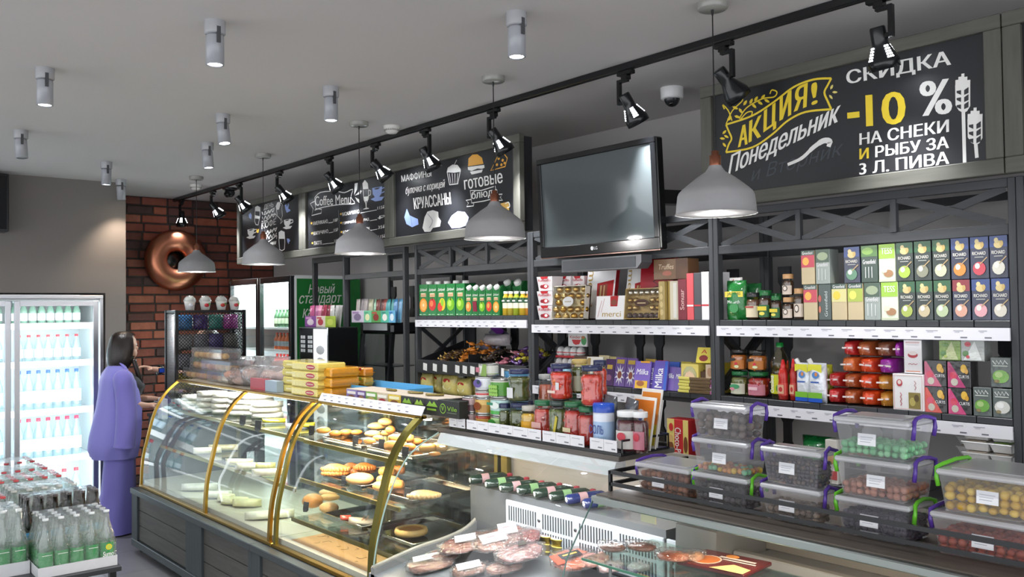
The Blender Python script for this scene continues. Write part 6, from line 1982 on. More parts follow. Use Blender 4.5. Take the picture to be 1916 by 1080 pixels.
# ================================================================ the case under the plastic tubs
ZT = 1.14
t = thing('glass_top_case', 'low refrigerated case with slanted glass and a dark wooden top', 'display case', (-1.45, YBASE, 0))
cx = -1.45
h0, h1 = -2.352-cx, -.62-cx
m = MB(); m.box(h0, h1, L(2.36), L(3.0), ZT-.025, ZT, '#5e554c', bev=.003); m.build('top_board', 'wood', t)
m = MB(); m.box(h0, h1, L(2.335), L(2.36), ZT-.03, ZT-.003, '#9aa09c', bev=.004); m.build('front_rail', 'metal', t)
m = MB(); m.prism([(L(2.16), .4925), (L(2.16), .56), (L(2.76), .62), (L(2.76), .4925)], h0, h1, '#8a8c8c', axis='x'); m.build('deck', 'gloss', t)
m = MB(); m.box(h0+.005, h0+.12, L(2.752), L(2.764), .71, .905, '#ccd2d8', bev=.003); m.build('air_panel', 'gloss', t)
m = MB()
for r in range(2):
    for k in range(5): m.box(h0+.02+k*.0175, h0+.027+k*.0175, L(2.7505), L(2.7515), .725+r*.085, .795+r*.085, '#3a4046')
m.build('vent_slots', 'card', t)
m = MB(); m.box(h0+.32, h1, L(2.80), L(3.0), .4925, .885, '#77797a', bev=.01); m.build('rear_ledge', 'gloss', t)
m = MB(); m.box(h0+.32, h1, L(2.76), L(2.80), .88, .92, '#8f8d8a', bev=.004); m.build('ledge_trim', 'gloss', t)
m = MB(); m.box(h0, h1, L(2.985), L(3.0), .886, ZT-.026, '#8a847c'); m.build('back_panel', 'gloss', t)
m = MB(); m.prism([(L(2.66), .80), (L(2.67), 1.0), (L(2.76), 1.03), (L(2.98), 1.03), (L(2.98), .80)], h0+.125, h0+.315, '#7a7a78', axis='x'); m.build('motor_housing', 'gloss', t)
m = MB(); v = [(L(2.338), ZT-.02), (L(2.20), .93), (L(2.10), .62)]
sheet(v, h0+.01, h1-.02).build('slanted_glass', GLASS, t)
m = MB(); m.tube([(h0+.01, a, b) for a, b in v], .003, '#5f7c74', 6); m.build('glass_edge', 'gloss', t)
m = MB(); m.box(h0+.03, -1.60-cx, L(2.26), L(2.64), .92, .928, '#ffffff'); m.build('glass_shelf', clear('green_shelf', (.8, .92, .87), .12), t)
m = MB(); m.box(h0+.03, -1.60-cx, L(2.254), L(2.26), .92, .928, '#4c8a70'); m.build('shelf_edge', 'gloss', t)
for x in (h0+.14, -1.64-cx): m = MB(); m.cyl(.006, .59, .92, '#a8aaaa', 8, M=Matrix.Translation((x, L(2.62), 0))); m.build('shelf_post', 'chrome', t)
for x in (h0+.14, -1.64-cx): m = MB(); m.cyl(.006, .565, .92, '#a8aaaa', 8, M=Matrix.Translation((x, L(2.29), 0))); m.build('shelf_post', 'chrome', t)
m = MB(); m.box(h0+.35, h1-.1, L(2.44), L(2.465), ZT-.04, ZT-.0255, '#ffffff'); m.build('light_tube', WARMLED, t)
m = MB(); m.box(-2.19-cx, -2.12-cx, L(2.43), L(2.434), ZT-.085, ZT-.035, '#d8d4b0'); m.build('sticker', 'card', t)
lamp('AREA', (-1.35, 2.5, ZT-.045), .9, (1, .82, .62), (-1.35, 2.5, 0), 1.1, sizey=.04)
Q4 = lambda x, y, z: at(1100+x/3.83, 880+y/3.83, Z=z)
for lab, x, y, w, h, dz, c, c2, nm in (('smoked fish fillet pack at the left end of the glass shelf', 180, 565, 230, 90, 0, '#8a5a48', '#a87058', 'fish_pack'), ('second smoked fish fillet pack on the glass shelf', 390, 570, 260, 90, .004, '#9a6048', '#7c4a38', 'fish_pack'), ('fish pack with an orange steak window', 620, 645, 300, 130, .008, '#b05a34', '#c07048', 'fish_pack'), ('crumpled pack right of the steak window pack', 760, 640, 180, 120, .004, '#b8886a', '#c89a78', 'fish_pack')):
    p = Q4(x, y+12, .929)
    k = (p-CP).dot(fwd)/F/3.83
    t = thing(nm, lab, 'fish', (p.x, p.y, .9288+dz), RZ0-.45)
    m = MB(); m.ell((0, 0, .012), (w*k*.42, h*k*.9, .014), c, 14, 8, jit=.12, seed=int(x)); m.ell((w*k*.12, 0, .016), (w*k*.25, h*k*.5, .012), c2, 12, 7, jit=.1, seed=int(y)); m.build('fish', 'meat', t)
    m = MB(); m.pillow(-w*k/2, w*k/2, -h*k*1.15, h*k*1.15, 0, .034, '#ffffff', 8, None, 'x', seed=int(x), jit=.22, pw=.3); m.build('clear_wrap', WRAP, t)
p = Q4(1010, 690, .929)
t = thing('fish_box', 'flat maroon pack with an orange picture and yellow corner on the glass shelf', 'fish', (p.x-.02, p.y, .9288), RZ0-.75)
m = MB(); m.box(-.13, .13, -.1, .1, 0, .014, '#6a2a2c', bev=.003); m.build('carton', 'gloss', t)
m = MB()
M = Matrix.Translation((0, -.1, .0144)) @ Matrix.Rotation(-PI/2, 4, 'X')
printing(m, .25, .19, [('d', .28, .42, .2, .3, '#f0e0d0'), ('d', .28, .42, .18, .26, '#d87a3a'), ('p', (.5, 0, 1, 0, 1, .3, .7, .42), '#e8c890'), ('r', .35, .9, .7, .78, '#e8e4e0'), ('r', .45, .95, .58, .63, '#e8e4e0'), ('d', .5, .85, .1, .1, '#e89a4a')], 0, M); m.build('top_print', 'gloss', t)

TY = 2.475
# black wire rack with the plastic tubs
t = thing('wire_tray', 'low black wire rail round the plastic tubs', 'tray', (-1.5, 2.43, ZT))
xa, xb = at(1140, 890, Y=2.43).x+1.5, at(1930, 1040, Y=TY).x+1.5+.022
m = MB()
BK = '#202123'
zs = (.022, .066)
for z in zs: m.box(xa, xb, 0, .012, z, z+.013, BK)
m.build('front_bars', 'gloss', t)
for x in (xa, xb):
    m = MB()
    for z in zs: m.box(x-.006, x+.006, .012, .46, z, z+.013, BK)
    m.build('side_bars', 'gloss', t)
    for y in (0, .45):
        m = MB(); m.box(x-.006, x+.006, y, y+.012, 0.0008, .078, BK); m.build('corner_post', 'gloss', t)

TY = 2.475


def tub(label, pf0, pf1, pe, py, k, handle, cols, fill, what, lump=.012, kind='gloss', wd=None, lvl0=0):
    """plastic tub k-th of its stack; pf0, pf1: front face, pe: end of its right side, at row py"""
    a, b = at(pf0, py, Y=TY).x, at(pf1, py, Y=TY).x
    dep = wd or at(pe, py-15, X=b).y-TY
    dep = min(dep, .3)
    hh = .119
    z = ZT+.0008+k*(hh+.0006)
    w = b-a
    t = thing('plastic_tub', label, 'plastic tub', ((a+b)/2, TY+(.004 if k else .002), z), 0, 'clear plastic tubs of sweets on the counter')
    hw = w/2
    bi = .022
    zb = .006
    lo = [(-hw+bi, bi*.6), (hw-bi, bi*.6), (hw-bi, dep-bi*.6), (-hw+bi, dep-bi*.6)]
    hi = [(-hw+.008, .006), (hw-.008, .006), (hw-.008, dep-.006), (-hw+.008, dep-.006)]
    m = MB()
    v = [(x, y, 0.001) for x, y in lo]+[(x, y, hh-.018) for x, y in hi]
    m.add(v, [(3, 2, 1, 0), (0, 1, 5, 4), (1, 2, 6, 5), (2, 3, 7, 6), (3, 0, 4, 7)], '#ffffff'); m.build('tub', BOXPLASTIC, t)
    m = MB(); m.box(-hw, hw, 0, dep, hh-.02, hh-.004, '#f0f0f2', bev=.005); m.box(-hw+.03, hw-.03, .03, dep-.03, hh-.004, hh, '#f0f0f2', bev=.002); m.build('lid', LIDPLASTIC, t)
    for s in (-1, 1):
        m = MB(); x = s*(hw+.004)
        m.tube([(x-s*.002, .022, hh-.055), (x+s*.002, .02, hh-.03), (x+s*.002, .024, hh-.004), (x-s*.004, .05, hh+.003), (x-s*.004, dep*.5, hh+.007), (x-s*.004, dep-.05, hh+.003), (x+s*.002, dep-.024, hh-.004), (x+s*.002, dep-.02, hh-.03), (x-s*.002, dep-.022, hh-.055)], .0062, handle[0] if s == 1 else handle[1], 8)
        m.build('handle', 'gloss', t)
    m = MB(); lx = rnd.uniform(-.02, .02); m.box(lx-.028, lx+.028, -.0005, .0015, .035, .07, '#eeeef0', M=Matrix.Translation((0, .005, 0)) @ Matrix.Rotation(-.09, 4, 'X'))
    for q in range(3): m.box(lx-.02, lx+.012+.004*q, -.0012, -.0004, .045+q*.007, .0465+q*.007, '#a8a8b4', M=Matrix.Translation((0, .005, 0)) @ Matrix.Rotation(-.09, 4, 'X'))
    m.build('label', 'card', t)
    # what is inside: nobody could count it
    rr = random.Random(label)
    m = MB()
    top = fill*(hh-.025)
    r = lump
    nx, ny, nz = max(2, int((w-2*bi)/(1.7*r))), max(2, int((dep-2*bi*.6)/(1.7*r))), max(1, int(top/(1.6*r)))
    for i in range(nx):
        for j in range(ny):
            for q in range(nz):
                if 0 < i < nx-1 and 1 < j < ny-1 and q < nz-1: continue
                if i == 0 and j > 1 and q < nz-1: continue
                s = .45+.55*(q+.5)/max(nz, 1)
                x = (-hw+bi+r*.9)+(w-2*bi-1.8*r)*i/(nx-1)
                x *= 1+.08*s
                y = bi*.6+r*.9+(dep-1.2*bi-1.8*r)*j/(ny-1)
                zz = .003+r+q*1.55*r+rr.uniform(-.2, .2)*r
                e = rr.uniform(.85, 1.12)*r
                m.ell((x+rr.uniform(-.25, .25)*r, y+rr.uniform(-.2, .2)*r, zz), (e, e*rr.uniform(.8, 1), e*rr.uniform(.75, 1)), rr.choice(cols), 7, 5, jit=0 if kind == 'gloss' else .3, seed=i*7+j)
    o = m.build('sweets_heap', kind, loc=t.location)
    tag(o, what, 'sweets'); o['kind'] = 'stuff'
    return t


PU, GR = '#5a3c9c', '#6cc832'
dk = ['#4a4248', '#3c363a', '#5c5456', '#4c4440']
rnd = random.Random(31)
tub('low plastic tub of brown nuts standing alone at the left of the rail', 1186, 1287, 1300, 905, 0, (PU, PU), ['#9a6244', '#86543a', '#a8704e', '#744830'], .92, 'brown nuts in the single left tub', .013, 'bakery', wd=.21)
tub('bottom tub of the second stack, dark filling and a green handle', 1292, 1397, 1440, 950, 0, (GR, GR), dk, .85, 'dark grey sweets in the bottom tub with a green handle', .012, 'bakery')
tub('middle tub of the second stack with a few coloured balls', 1292, 1397, 1440, 885, 1, (PU, PU), ['#b87a5a', '#c88a4a', '#a86a5a', '#c8a83a', '#7ab08a'], .32, 'few coloured balls in the middle tub', .011)
tub('top tub of the second stack, full of dark round sweets', 1290, 1395, 1438, 825, 2, (PU, PU), ['#5c4c44', '#4c403c', '#6a5a50', '#584a48'], .95, 'dark round sweets in the top tub of the second stack', .016)
tub('lower tub of the two-tub stack, brown-grey filling', 1421, 1534, 1570, 985, 0, (PU, PU), ['#8a7464', '#7a6858', '#94806c', '#6c5c50'], .8, 'brown-grey sweets in the lower tub of the two', .012, 'bakery')
tub('upper tub of the two-tub stack, almost black filling', 1421, 1534, 1570, 915, 1, (PU, PU), ['#2c2a34', '#38343c', '#4a4048', '#5c4c44'], .82, 'almost black raisins in the upper tub of the two', .008, 'bakery')
tub('bottom tub of the tallest right stack, dark violet filling and green handle', 1561, 1702, 1754, 1010, 0, (GR, GR), ['#4a4250', '#544a58', '#403a48'], .9, 'dark violet sweets in the bottom tub', .011, 'bakery')
tub('middle tub of the tallest right stack, half full of brown balls, two labels', 1560, 1702, 1754, 940, 1, (PU, GR), ['#a8705a', '#98624e', '#b47c64'], .48, 'brown balls in the half full middle tub', .012)
tub('top tub of the tallest right stack, with pale green balls', 1558, 1700, 1752, 870, 2, (PU, PU), ['#7cc08a', '#8cca96', '#6ab07c'], .55, 'pale green balls in the top tub', .012)
tub('lower tub at the right edge, full of red-orange balls', 1739, 1925, 1990, 1030, 0, (PU, PU), ['#b8503a', '#a8483a', '#c05c40'], .8, 'red-orange balls in the lower right tub', .0125, wd=.26)
tub('upper tub at the right edge, full of yellow balls', 1750, 1936, 1990, 960, 1, (GR, GR), ['#d8b03a', '#c89e2c', '#e0bc4c', '#b8902c'], .95, 'yellow balls in the upper right tub', .014, wd=.26)

# ================================================================ jar tray over the meat case
ZJ, YJ = 1.2455, 2.575
xa, xb = at(843, 790, Y=YJ).x, at(1164, 850, Y=YJ).x
t = thing('jar_tray', 'black metal tray with price cards, full of jars and tins', 'tray', ((xa+xb)/2, YJ, ZJ))
hw = (xb-xa)/2
m = MB(); m.box(-hw, hw, 0, .29, 0.0005, .006, '#2a2a2c'); m.build('base', 'card', t)
m = MB(); m.box(-hw, hw, -.006, .004, .0, .014, BK); m.build('front_bar', 'gloss', t)
m = MB(); m.tube([(hw, 0, .007), (hw, .28, .007), (hw, .28, .062), (hw, 0, .062)], .006, BK, 4, closed=True); m.build('end_frame', 'gloss', t)
m = MB(); m.tube([(-hw, .28, .062), (hw, .28, .062)], .005, BK, 4); m.build('rear_bar', 'gloss', t)
ej = lambda x: at(820+x/3.99, 815, Y=YJ).x-t.location.x
for i, (a, b) in enumerate(((70, 142), (145, 217), (232, 325), (327, 420), (422, 520), (522, 620), (622, 740), (742, 838), (850, 945), (948, 1045), (1047, 1140), (1178, 1265), (1267, 1348))):
    u = (a-70)/(1348-70)*(2*hw-.02)-hw; w_ = (b-a)/(1348-70)*(2*hw-.02)
    m = MB(); m.box(u, u+w_, -.0085, -.0065, .014, .06, '#eceaec', M=Matrix.Rotation(.0, 4, 'X')); m.box(u+.01, u+w_*.7, -.0092, -.0086, .046, .048, '#a0a0a8'); m.box(u+w_*.6, u+w_-.008, -.0092, -.0086, .022, .027, '#7a7a82'); m.build('price_card', 'card', t)
JZ = ZJ+.0065
J = lambda a, b, c, d: (820+a/3.99, 820+b/3.99, 660+c/3.99, 660+d/3.99)


def jx(a, b, Y): 
    p = at(820+a/3.99, 800, Y=Y).x; q = at(820+b/3.99, 800, Y=Y).x
    return (p+q)/2, q-p


def jcan(label, a, b, lv, hgt, bands, cmds=(), Y=2.60):
    x, w = jx(a, b, Y)
    return can(label, x, Y, JZ+lv, w*.97, hgt, bands, cmds, 'tins on the jar tray')


def jjar(label, a, b, lv, hgt, lid, cols, Y=2.60, **k):
    x, w = jx(a, b, Y)
    return jar('pickle_jar', label, 'jar', x, Y, JZ+lv, w*.97, hgt, lid, cols, group='jars on the tray', **k)


OLV, CRN, RED_, PEP, PIC = ['#4c5220', '#5c6428', '#3c441c', '#6a6c34'], ['#d8a82c', '#e0b83c', '#c8962a'], ['#c02c1c', '#c8402a', '#9a2418'], ['#d8301a', '#e04a20', '#c02814', '#e8702c'], ['#5c6630', '#8a8a3a', '#4a5428']
NV, GN = '#2a3050', '#2c6a44'
jcan('pink and grey tuna tin at the left end, lower of two', 150, 240, 0, .077, [(0, '#8a5a5e'), (.5, '#c0a4a4')], [('r', .05, .95, .42, .8, '#4a3c42'), ('s', (.1, .5, .2, .72, .3, .5, .4, .72, .5, .5, .6, .72, .7, .5, .8, .72, .9, .5), .06, '#d8d4d8')])
jcan('pink and grey tuna tin at the left end, upper of two', 150, 240, .0785, .077, [(0, '#6a4a50'), (.5, '#c8acac')], [('r', .05, .95, .42, .8, '#4a3c42'), ('s', (.1, .5, .2, .72, .3, .5, .4, .72, .5, .5, .6, .72, .7, .5, .8, .72, .9, .5), .06, '#d8d4d8')])
jcan('tin of beans with a yellow band, lowest of its stack', 246, 340, 0, .077, [(0, '#8a6a3a'), (.4, '#c89a4a'), (.8, '#a8402c')], Y=2.602)
jcan('tin of beans with a golden label, under the red-striped one', 246, 340, .0785, .077, [(0, '#b8863a'), (.6, '#d8b060')], [('d', .5, .5, .3, .25, '#8a4a2c')], Y=2.602)
jcan('low tin with a red stripe under the violet tin', 246, 342, .157, .034, [(0, '#d8cfc8'), (.3, '#c03a3c'), (.8, '#d8cfc8')], Y=2.602)
jcan('white tin with a violet picture', 246, 345, .1925, .066, [(0, '#c8c8cc'), (.2, '#e0e0e4')], [('d', .5, .5, .35, .3, '#6a5a9a'), ('d', .6, .6, .15, .15, '#3c4a5a')], Y=2.602)
jcan('small white and green tin topmost of the tin stacks', 272, 370, .260, .058, [(0, '#a8b880'), (.1, '#dcdcd0')], [('p', (.5, 0, 1, 0, 1, 1, .7, 1), '#8aa85a'), ('r', .1, .4, .3, .7, '#c87a8a')], Y=2.625)
jcan('green and white tin of peas at the foot of its stack', 350, 470, 0, .077, [(0, '#5a9a4a'), (.5, '#a8c88a')], [('d', .4, .5, .3, .3, '#3c8a3a')], Y=2.61)
jcan('pale blue-green tin under the pea tin', 346, 474, .0785, .082, [(0, '#4cae4a'), (.25, '#b8d8d0')], [('d', .6, .6, .3, .2, '#e8f0e8'), ('r', .1, .5, .6, .75, '#3a8a6a')], Y=2.61)
jcan('tin with a picture of green peas', 354, 468, .162, .09, [(0, '#4c5a48'), (.05, '#5a9a3c'), (.9, '#c8c8b8')], [('d', .3+.16*(i % 4), .2+.2*(i//4), .09, .1, '#9ac860') for i in range(12)], Y=2.61)
x, w = jx(484, 622, 2.75)
can('blue tin standing behind the olive jars', x, 2.72, JZ, w*.9, .29, [(0, '#5a8ab8'), (.3, '#8ab8d8'), (.7, '#5a9ac8')])
jjar('small olive jar with a dark lid beside the pea tins', 432, 495, 0, .14, NV, OLV, Y=2.612)
jjar('wide olive jar with a dark lid, under the tall one', 495, 605, 0, .15, NV, OLV, Y=2.604)
jjar('tall ribbed olive jar with a dark lid, standing on another jar', 487, 601, .1515, .152, NV, OLV, waist=.12, cmds=[('r', .2, .7, .14, .45, '#dcdcdc')], Y=2.603)
jjar('dark-lidded jar behind the corn jar', 605, 668, 0, .15, NV, OLV, Y=2.70)
jjar('small jar of yellow sweetcorn', 590, 680, 0, .142, '#b8b4a8', CRN, Y=2.60, lab='#d8a020')
jjar('red tomato jar with green lid, left of the pickled cucumbers', 677, 787, 0, .172, GN, RED_, Y=2.603, cmds=[('r', .1, .9, .3, .45, '#d8a8a0')])
jjar('jar of green and yellow pickled cucumbers', 787, 905, 0, .18, '#3a4a44', PIC, Y=2.60, bits=16, cmds=[('p', (.5, .05, .7, .05, 1.0, .6, .85, .66), '#c8b83a')])
jjar('tall ribbed red pepper jar standing on the cucumber jar', 797, 920, .1815, .158, NV, PEP, Y=2.603, waist=.12, bits=44, cmds=[('r', .1, .7, .2, .27, '#e8d0c0'), ('r', .75, 1.0, .3, .5, '#dcdcdc')])
jjar('red tomato jar with green lid, right of the cucumbers', 897, 1020, 0, .182, GN, RED_, Y=2.595, cmds=[('r', .2, .8, .3, .4, '#d8c8a0')])
jjar('red tomato jar with green lid next to the salt', 1012, 1115, 0, .168, GN, RED_, Y=2.593, bits=30)
jjar('green-lidded jar standing behind the tomatoes', 905, 985, 0, .2, GN, PIC, Y=2.70)
jjar('olive jar with a gold lid, set back on another jar', 967, 1062, .2015, .155, '#b8a060', OLV, Y=2.70, lab='#a8a890')
jjar('tall ribbed red pepper jar nearest the salt, in front of its twin', 1027, 1155, .1695, .17, NV, PEP, Y=2.595, waist=.12, bits=44)
jjar('dark-lidded jar carrying the rear red pepper jar', 1130, 1215, 0, .19, NV, RED_, Y=2.70)
jjar('tall red pepper jar behind the nearest one', 1135, 1215, .1915, .165, NV, PEP, Y=2.70, waist=.1, bits=40)
jjar('small jar with a red fish label, behind the tomato jar', 725, 800, .0, .275, '#a8a8a4', ['#b8604a', '#c88a6a'], Y=2.74, lab='#d8d0cc', cmds=[('d', .5, .4, .4, .12, '#b83a34')])
x, w = jx(1117, 1240, 2.59)
t = thing('salt_shaker', 'white salt shaker with a bright blue cap', 'salt', (x, 2.59+w/2, JZ+.0008))
r = w*.48
m = MB(); m.lathe([(r*.9, 0), (r, .006), (r, .145), (r*.95, .152)], '#dfe4ee', 22); m.build('body', 'gloss', t)
m = MB(); m.lathe([(r*1.01, .02), (r*1.01, .115)], '#a8c4e4', 22, cap=False); printing(m, w*.9, .18, [('t', 'СОЛЬ', .02, .98, .36, .56, '#1c3a8a')], -r*1.02); m.build('label', 'gloss', t)
m = MB(); m.lathe([(r*1.02, .152), (r*1.02, .185), (r*.9, .19), (0, .19)], '#2a52b8', 22); m.build('cap', 'gloss', t)
x, w = jx(1235, 1330, 2.68)
bag('spice_bag', 'dark grey crumpled bag between the salt and jam jars, left', 'bag', x, 2.64, JZ, w, .05, .22, '#4a4c50', M=Matrix.Rotation(.1, 4, 'Y'))
x, w = jx(1315, 1400, 2.68)
bag('spice_bag', 'dark grey crumpled bag leaning behind the jam jars, right', 'bag', x, 2.69, JZ, w, .05, .21, '#55575c', M=Matrix.Rotation(.2, 4, 'Y'))
for i, (a, b, hh, Y, c, lab) in enumerate(((1455, 1625, .245, 2.77, '#e08a3a', 'rear orange soup packet leaning in the jar tray'), (1400, 1585, .215, 2.725, '#d8782c', 'front orange and yellow soup packet leaning in the jar tray'), (1372, 1445, .18, 2.69, '#c8ccd0', 'pale grey packet at the left of the soup packets'), (1560, 1632, .2, 2.79, '#ece8e4', 'white packet edge at the right of the soup packets'))):
    x, w = jx(a, b, Y)
    boxed('soup_packet', lab, 'packet', x, Y, JZ, w, .006, hh, '#ece8e0' if i < 2 else c, [('r', .06, .94, .05, .94, c), ('r', .06, .94, .05, .4, '#c8b83a'), ('d', .4, .62, .2, .14, '#e8eaf0'), ('d', .4, .62, .12, .09, '#3a5aa8')] if i < 2 else [], lean=.2, mat='gloss', rz=-.1)
for a, b, lab in ((1287, 1424, 'white-lidded jam jar at the right end of the tray, front'), (1422, 1517, 'white-lidded jam jar at the right end of the tray, rear')):
    jjar(lab, a, b, 0, .165, '#eeeeec', ['#5a1a24', '#6c2430', '#4a141c'], Y=2.60 if a < 1300 else 2.625, lab='#c87a88' if a > 1300 else '#d8d4cc', cmds=[('d', .6, .4, .3, .1, '#c83a4a')], bits=10)

# ================================================================ goods on top of the glass cases
ZG = 1.3058
T3 = lambda a, b, c, d: (420+a/3.374, 420+b/3.374, 480+c/3.374, 480+d/3.374)


def cookie_box(label, p0, p1, z, Y, hh):
    a, b = at(p0, 700, Y=Y).x, at(p1, 700, Y=Y).x
    w = b-a
    t = thing('cookie_box', label, 'biscuit box', ((a+b)/2, Y, z+.0008), 0, 'clear boxes of biscuits on the counter')
    m = MB(); m.box(-w/2, w/2, 0, .16, 0, hh, '#ffffff', bev=.006); m.box(-w/2-.004, w/2+.004, -.004, .164, hh*.62, hh*.66, '#ffffff'); m.build('box', BOXPLASTIC, t)
    rr = random.Random(label)
    n = max(3, int(w/.035))
    for i in range(n):
        m = MB(); m.ell((-w/2+.03+(w-.06)*i/(n-1), .05+rr.uniform(-.01, .02), hh*.3), (.028, .026, hh*.3), rr.choice(['#d09a50', '#e0b470', '#c08a44']), 10, 6, jit=.15, seed=i); m.build('biscuit', 'bakery', t)


hb = .083
for lab, p0, p1, lv, Y in (('lowest clear biscuit box, left of the foremost', 340, 384, 0, 2.62), ('lowest clear biscuit box, right one with golden biscuits', 386, 434, 0, 2.60), ('second-layer clear biscuit box, left and half hidden', 355, 384, 1, 2.64), ('second-layer clear biscuit box, right', 376, 431, 1, 2.60), ('topmost clear biscuit box of the pile', 358, 414, 2, 2.62)):
    cookie_box(lab, p0, p1, ZG+lv*(hb+.0015), Y, hb)


WRAP2 = clear('bun_bag_wrap', (.98, .97, .97), .08, .12, .3, 30)


def bunbag(label, p0, p1, Y, z, h, seed, n=4):
    a, b = at(p0, 700, Y=Y).x, at(p1, 700, Y=Y).x
    w = b-a
    t = thing('bun_bag', label, 'bag of buns', ((a+b)/2, Y+.08, z), rz=seed*.06, group='clear bags of gingerbread on the counter')
    rr = random.Random(seed)
    for i in range(n):
        m = MB(); m.ell((w*(.3*rr.uniform(-1, 1)), .05*rr.uniform(-1, 1), h*.25+(i % 2)*h*.35), (w*.24, .045, h*.24), rr.choice(['#dcb4a2', '#d0a08c', '#e4c4b6']), 12, 8, jit=.1, seed=i); m.build('bun', 'bakery', t)
    m = MB(); m.pillow(-w*.47, w*.47, -.085, .085, 0, h, '#ffffff', 8, None, 'x', seed=seed, jit=.3, pw=.3); m.build('clear_bag', WRAP2, t)


for i, (p0, p1, Y, z, h, lab) in enumerate(((417, 448, 2.56, 0, .125, 'clear bag of gingerbread at the left, next to the biscuit boxes'), (444, 480, 2.58, 0, .15, 'clear bag of gingerbread behind the red card'), (478, 520, 2.62, 0, .15, 'clear bag of gingerbread beside the yellow packs'), (440, 478, 2.78, .0, .19, 'clear bag of gingerbread at the back of the heap'), (470, 512, 2.80, .0, .2, 'clear bag of gingerbread at the back beside the yellow packs'))):
    bunbag(lab, p0, p1, Y, ZG+z, h, i+1)
for lab, p0, p1, c in (('red card standing at the edge of the glass case', 467, 494, '#b8434c'), ('grey-blue card beside the red one', 494.5, 516, '#a4b4c0')):
    x, w, h = span(p0, p1, 714, 737, 2.53)
    boxed('price_card', lab, 'card', x, 2.535, ZG, w, .05, h*.9, c)


def bar_pack(label, x, Y, z, w, d, h, col, cmds, rz=0, group=None, name='biscuit_pack'):
    t = thing(name, label, 'biscuit pack', (x, Y, z+.0008), rz, group)
    m = MB(); m.box(-w/2+.008, w/2-.008, 0, d, .001, h, col, bev=.009); m.box(-w/2-.006, -w/2+.008, .004, d-.004, h*.42, h*.5, col); m.box(w/2-.008, w/2+.006, .004, d-.004, h*.42, h*.5, col); m.build('pack', 'film', t)
    m = MB(); printing(m, w*.8, h, cmds, -.0005); m.build('front_print', 'gloss', t)


x, w, h = span(546, 596, 735, 750, 2.56)
hp = .052
for lv in range(4):
    bar_pack(('lowest', 'second', 'third', 'topmost')[lv]+' yellow biscuit pack of the near stack, with a red oval', x+lv*.004, 2.55, ZG+lv*(hp+.001), w, .2, hp, '#e2cf6e', [('d', .8, .5, .2, .3, '#b02a34'), ('r', .65, .95, .46, .54, '#e8d8c8')], group='yellow biscuit packs on the counter')
x2, w2, h2 = span(521, 547, 735, 750, 2.56)
for lv in range(4):
    bar_pack(('lowest', 'second', 'third', 'topmost')[lv]+' crumpled yellow biscuit pack left of the red ovals', x2+.01*(lv % 2), 2.60, ZG+lv*(hp+.001), w2*1.1, .2, hp, '#d8c870', [('r', .2, .6, .4, .6, '#e8e0b0')], rz=.15, group='yellow biscuit packs on the counter')
x3, w3, _ = span(598, 626, 735, 750, 2.62)
for lv in range(3):
    bar_pack(('lowest', 'middle', 'topmost')[lv]+' orange biscuit pack beside the yellow stack', x3, 2.60, ZG+lv*.062, w3, .2, .06, '#dc9a24', [('d', .4, .5, .2, .2, '#e8b84a')], group='orange biscuit packs on the counter')
x4, w4, _ = span(622, 686, 735, 750, 2.85)
for lv in range(3):
    bar_pack(('lowest', 'middle', 'topmost')[lv]+' long orange wafer pack behind the blue tray', x4, 2.84, ZG+lv*.058, w4, .07, .056, ('#c87a2c', '#c8a03a', '#d88a22')[lv], [('r', .0, 1, .7, .95, ('#b83a2c', '#7a9a3a', '#b83a2c')[lv])]+[('d', .15+.12*i, .4, .05, .22, '#8a4a24') for i in range(6)], group='long wafer packs')
x, w, h = span(627, 745, 712, 742, 2.70)
t = thing('card_tray', 'open light blue card tray behind the snack boxes', 'card tray', (x, 2.74, ZG))
m = MB(); m.box(-w/2, w/2, 0, .2, 0.0005, .004, '#8ab8d8'); m.box(-w/2, w/2, 0, .004, .004, .075, '#58a8d8'); m.box(-w/2, w/2, .196, .2, .004, .09, '#68b4e0'); m.box(-w/2, -w/2+.004, .004, .196, .004, .08, '#a08a70'); m.box(w/2-.004, w/2, .004, .196, .004, .08, '#58a8d8'); m.build('tray', 'card', t)
m = MB(); printing(m, w, .075, [('r', .02+.16*i, .12+.16*i, .2, .8, '#3a7ab8') for i in range(6)], -.0002); m.build('front_print', 'card', t)
YSN = 2.545
SN = ((648, 668, '#8a78b0', ['#e8e0d8', '#8a5a4a']), (668, 684, '#6a4a8a', ['#d8d0e0', '#a87a4a']), (684, 705, '#7aa84a', ['#f0f0e4', '#c8b06a']), (705, 726, '#c8b89a', ['#f0ece0', '#b03a3c']), (726, 750, '#d8b83c', ['#f0e8c0', '#8a5a3a']), (750, 773, '#2c2e2c', ['#8ab83c', '#5a5a50']), (773, 795, '#262826', ['#9ac044', '#5a5a50']), (795, 822, '#2a2c2a', ['#8ab83c', '#5a5a50']))
nmz = ('lilac', 'violet', 'green', 'beige', 'yellow', 'black', 'black', 'black')
hs = .078
for i, (a, b, c, cc) in enumerate(SN):
    x, w, h = span(a, b, 735, 760, YSN)
    lab = nmz[i]+' snack box '+('first of three black ones' if i == 5 else 'second of three black ones' if i == 6 else 'third of three black ones' if i == 7 else 'in the row behind the price rail')
    k = [('p', (.1, .55, .35, .9, .5, .7, .65, .9, .9, .55), cc[0]), ('r', .15, .8, .3, .42, cc[0])] if i > 4 else [('d', .5, .4, .36, .26, cc[1]), ('r', .1, .9, .7, .9, cc[0])]
    boxed('snack_box', lab, 'snack box', x, YSN, ZG, w*.98, .18, hs, c, k)
x, w, h = span(822, 862, 745, 770, YSN)
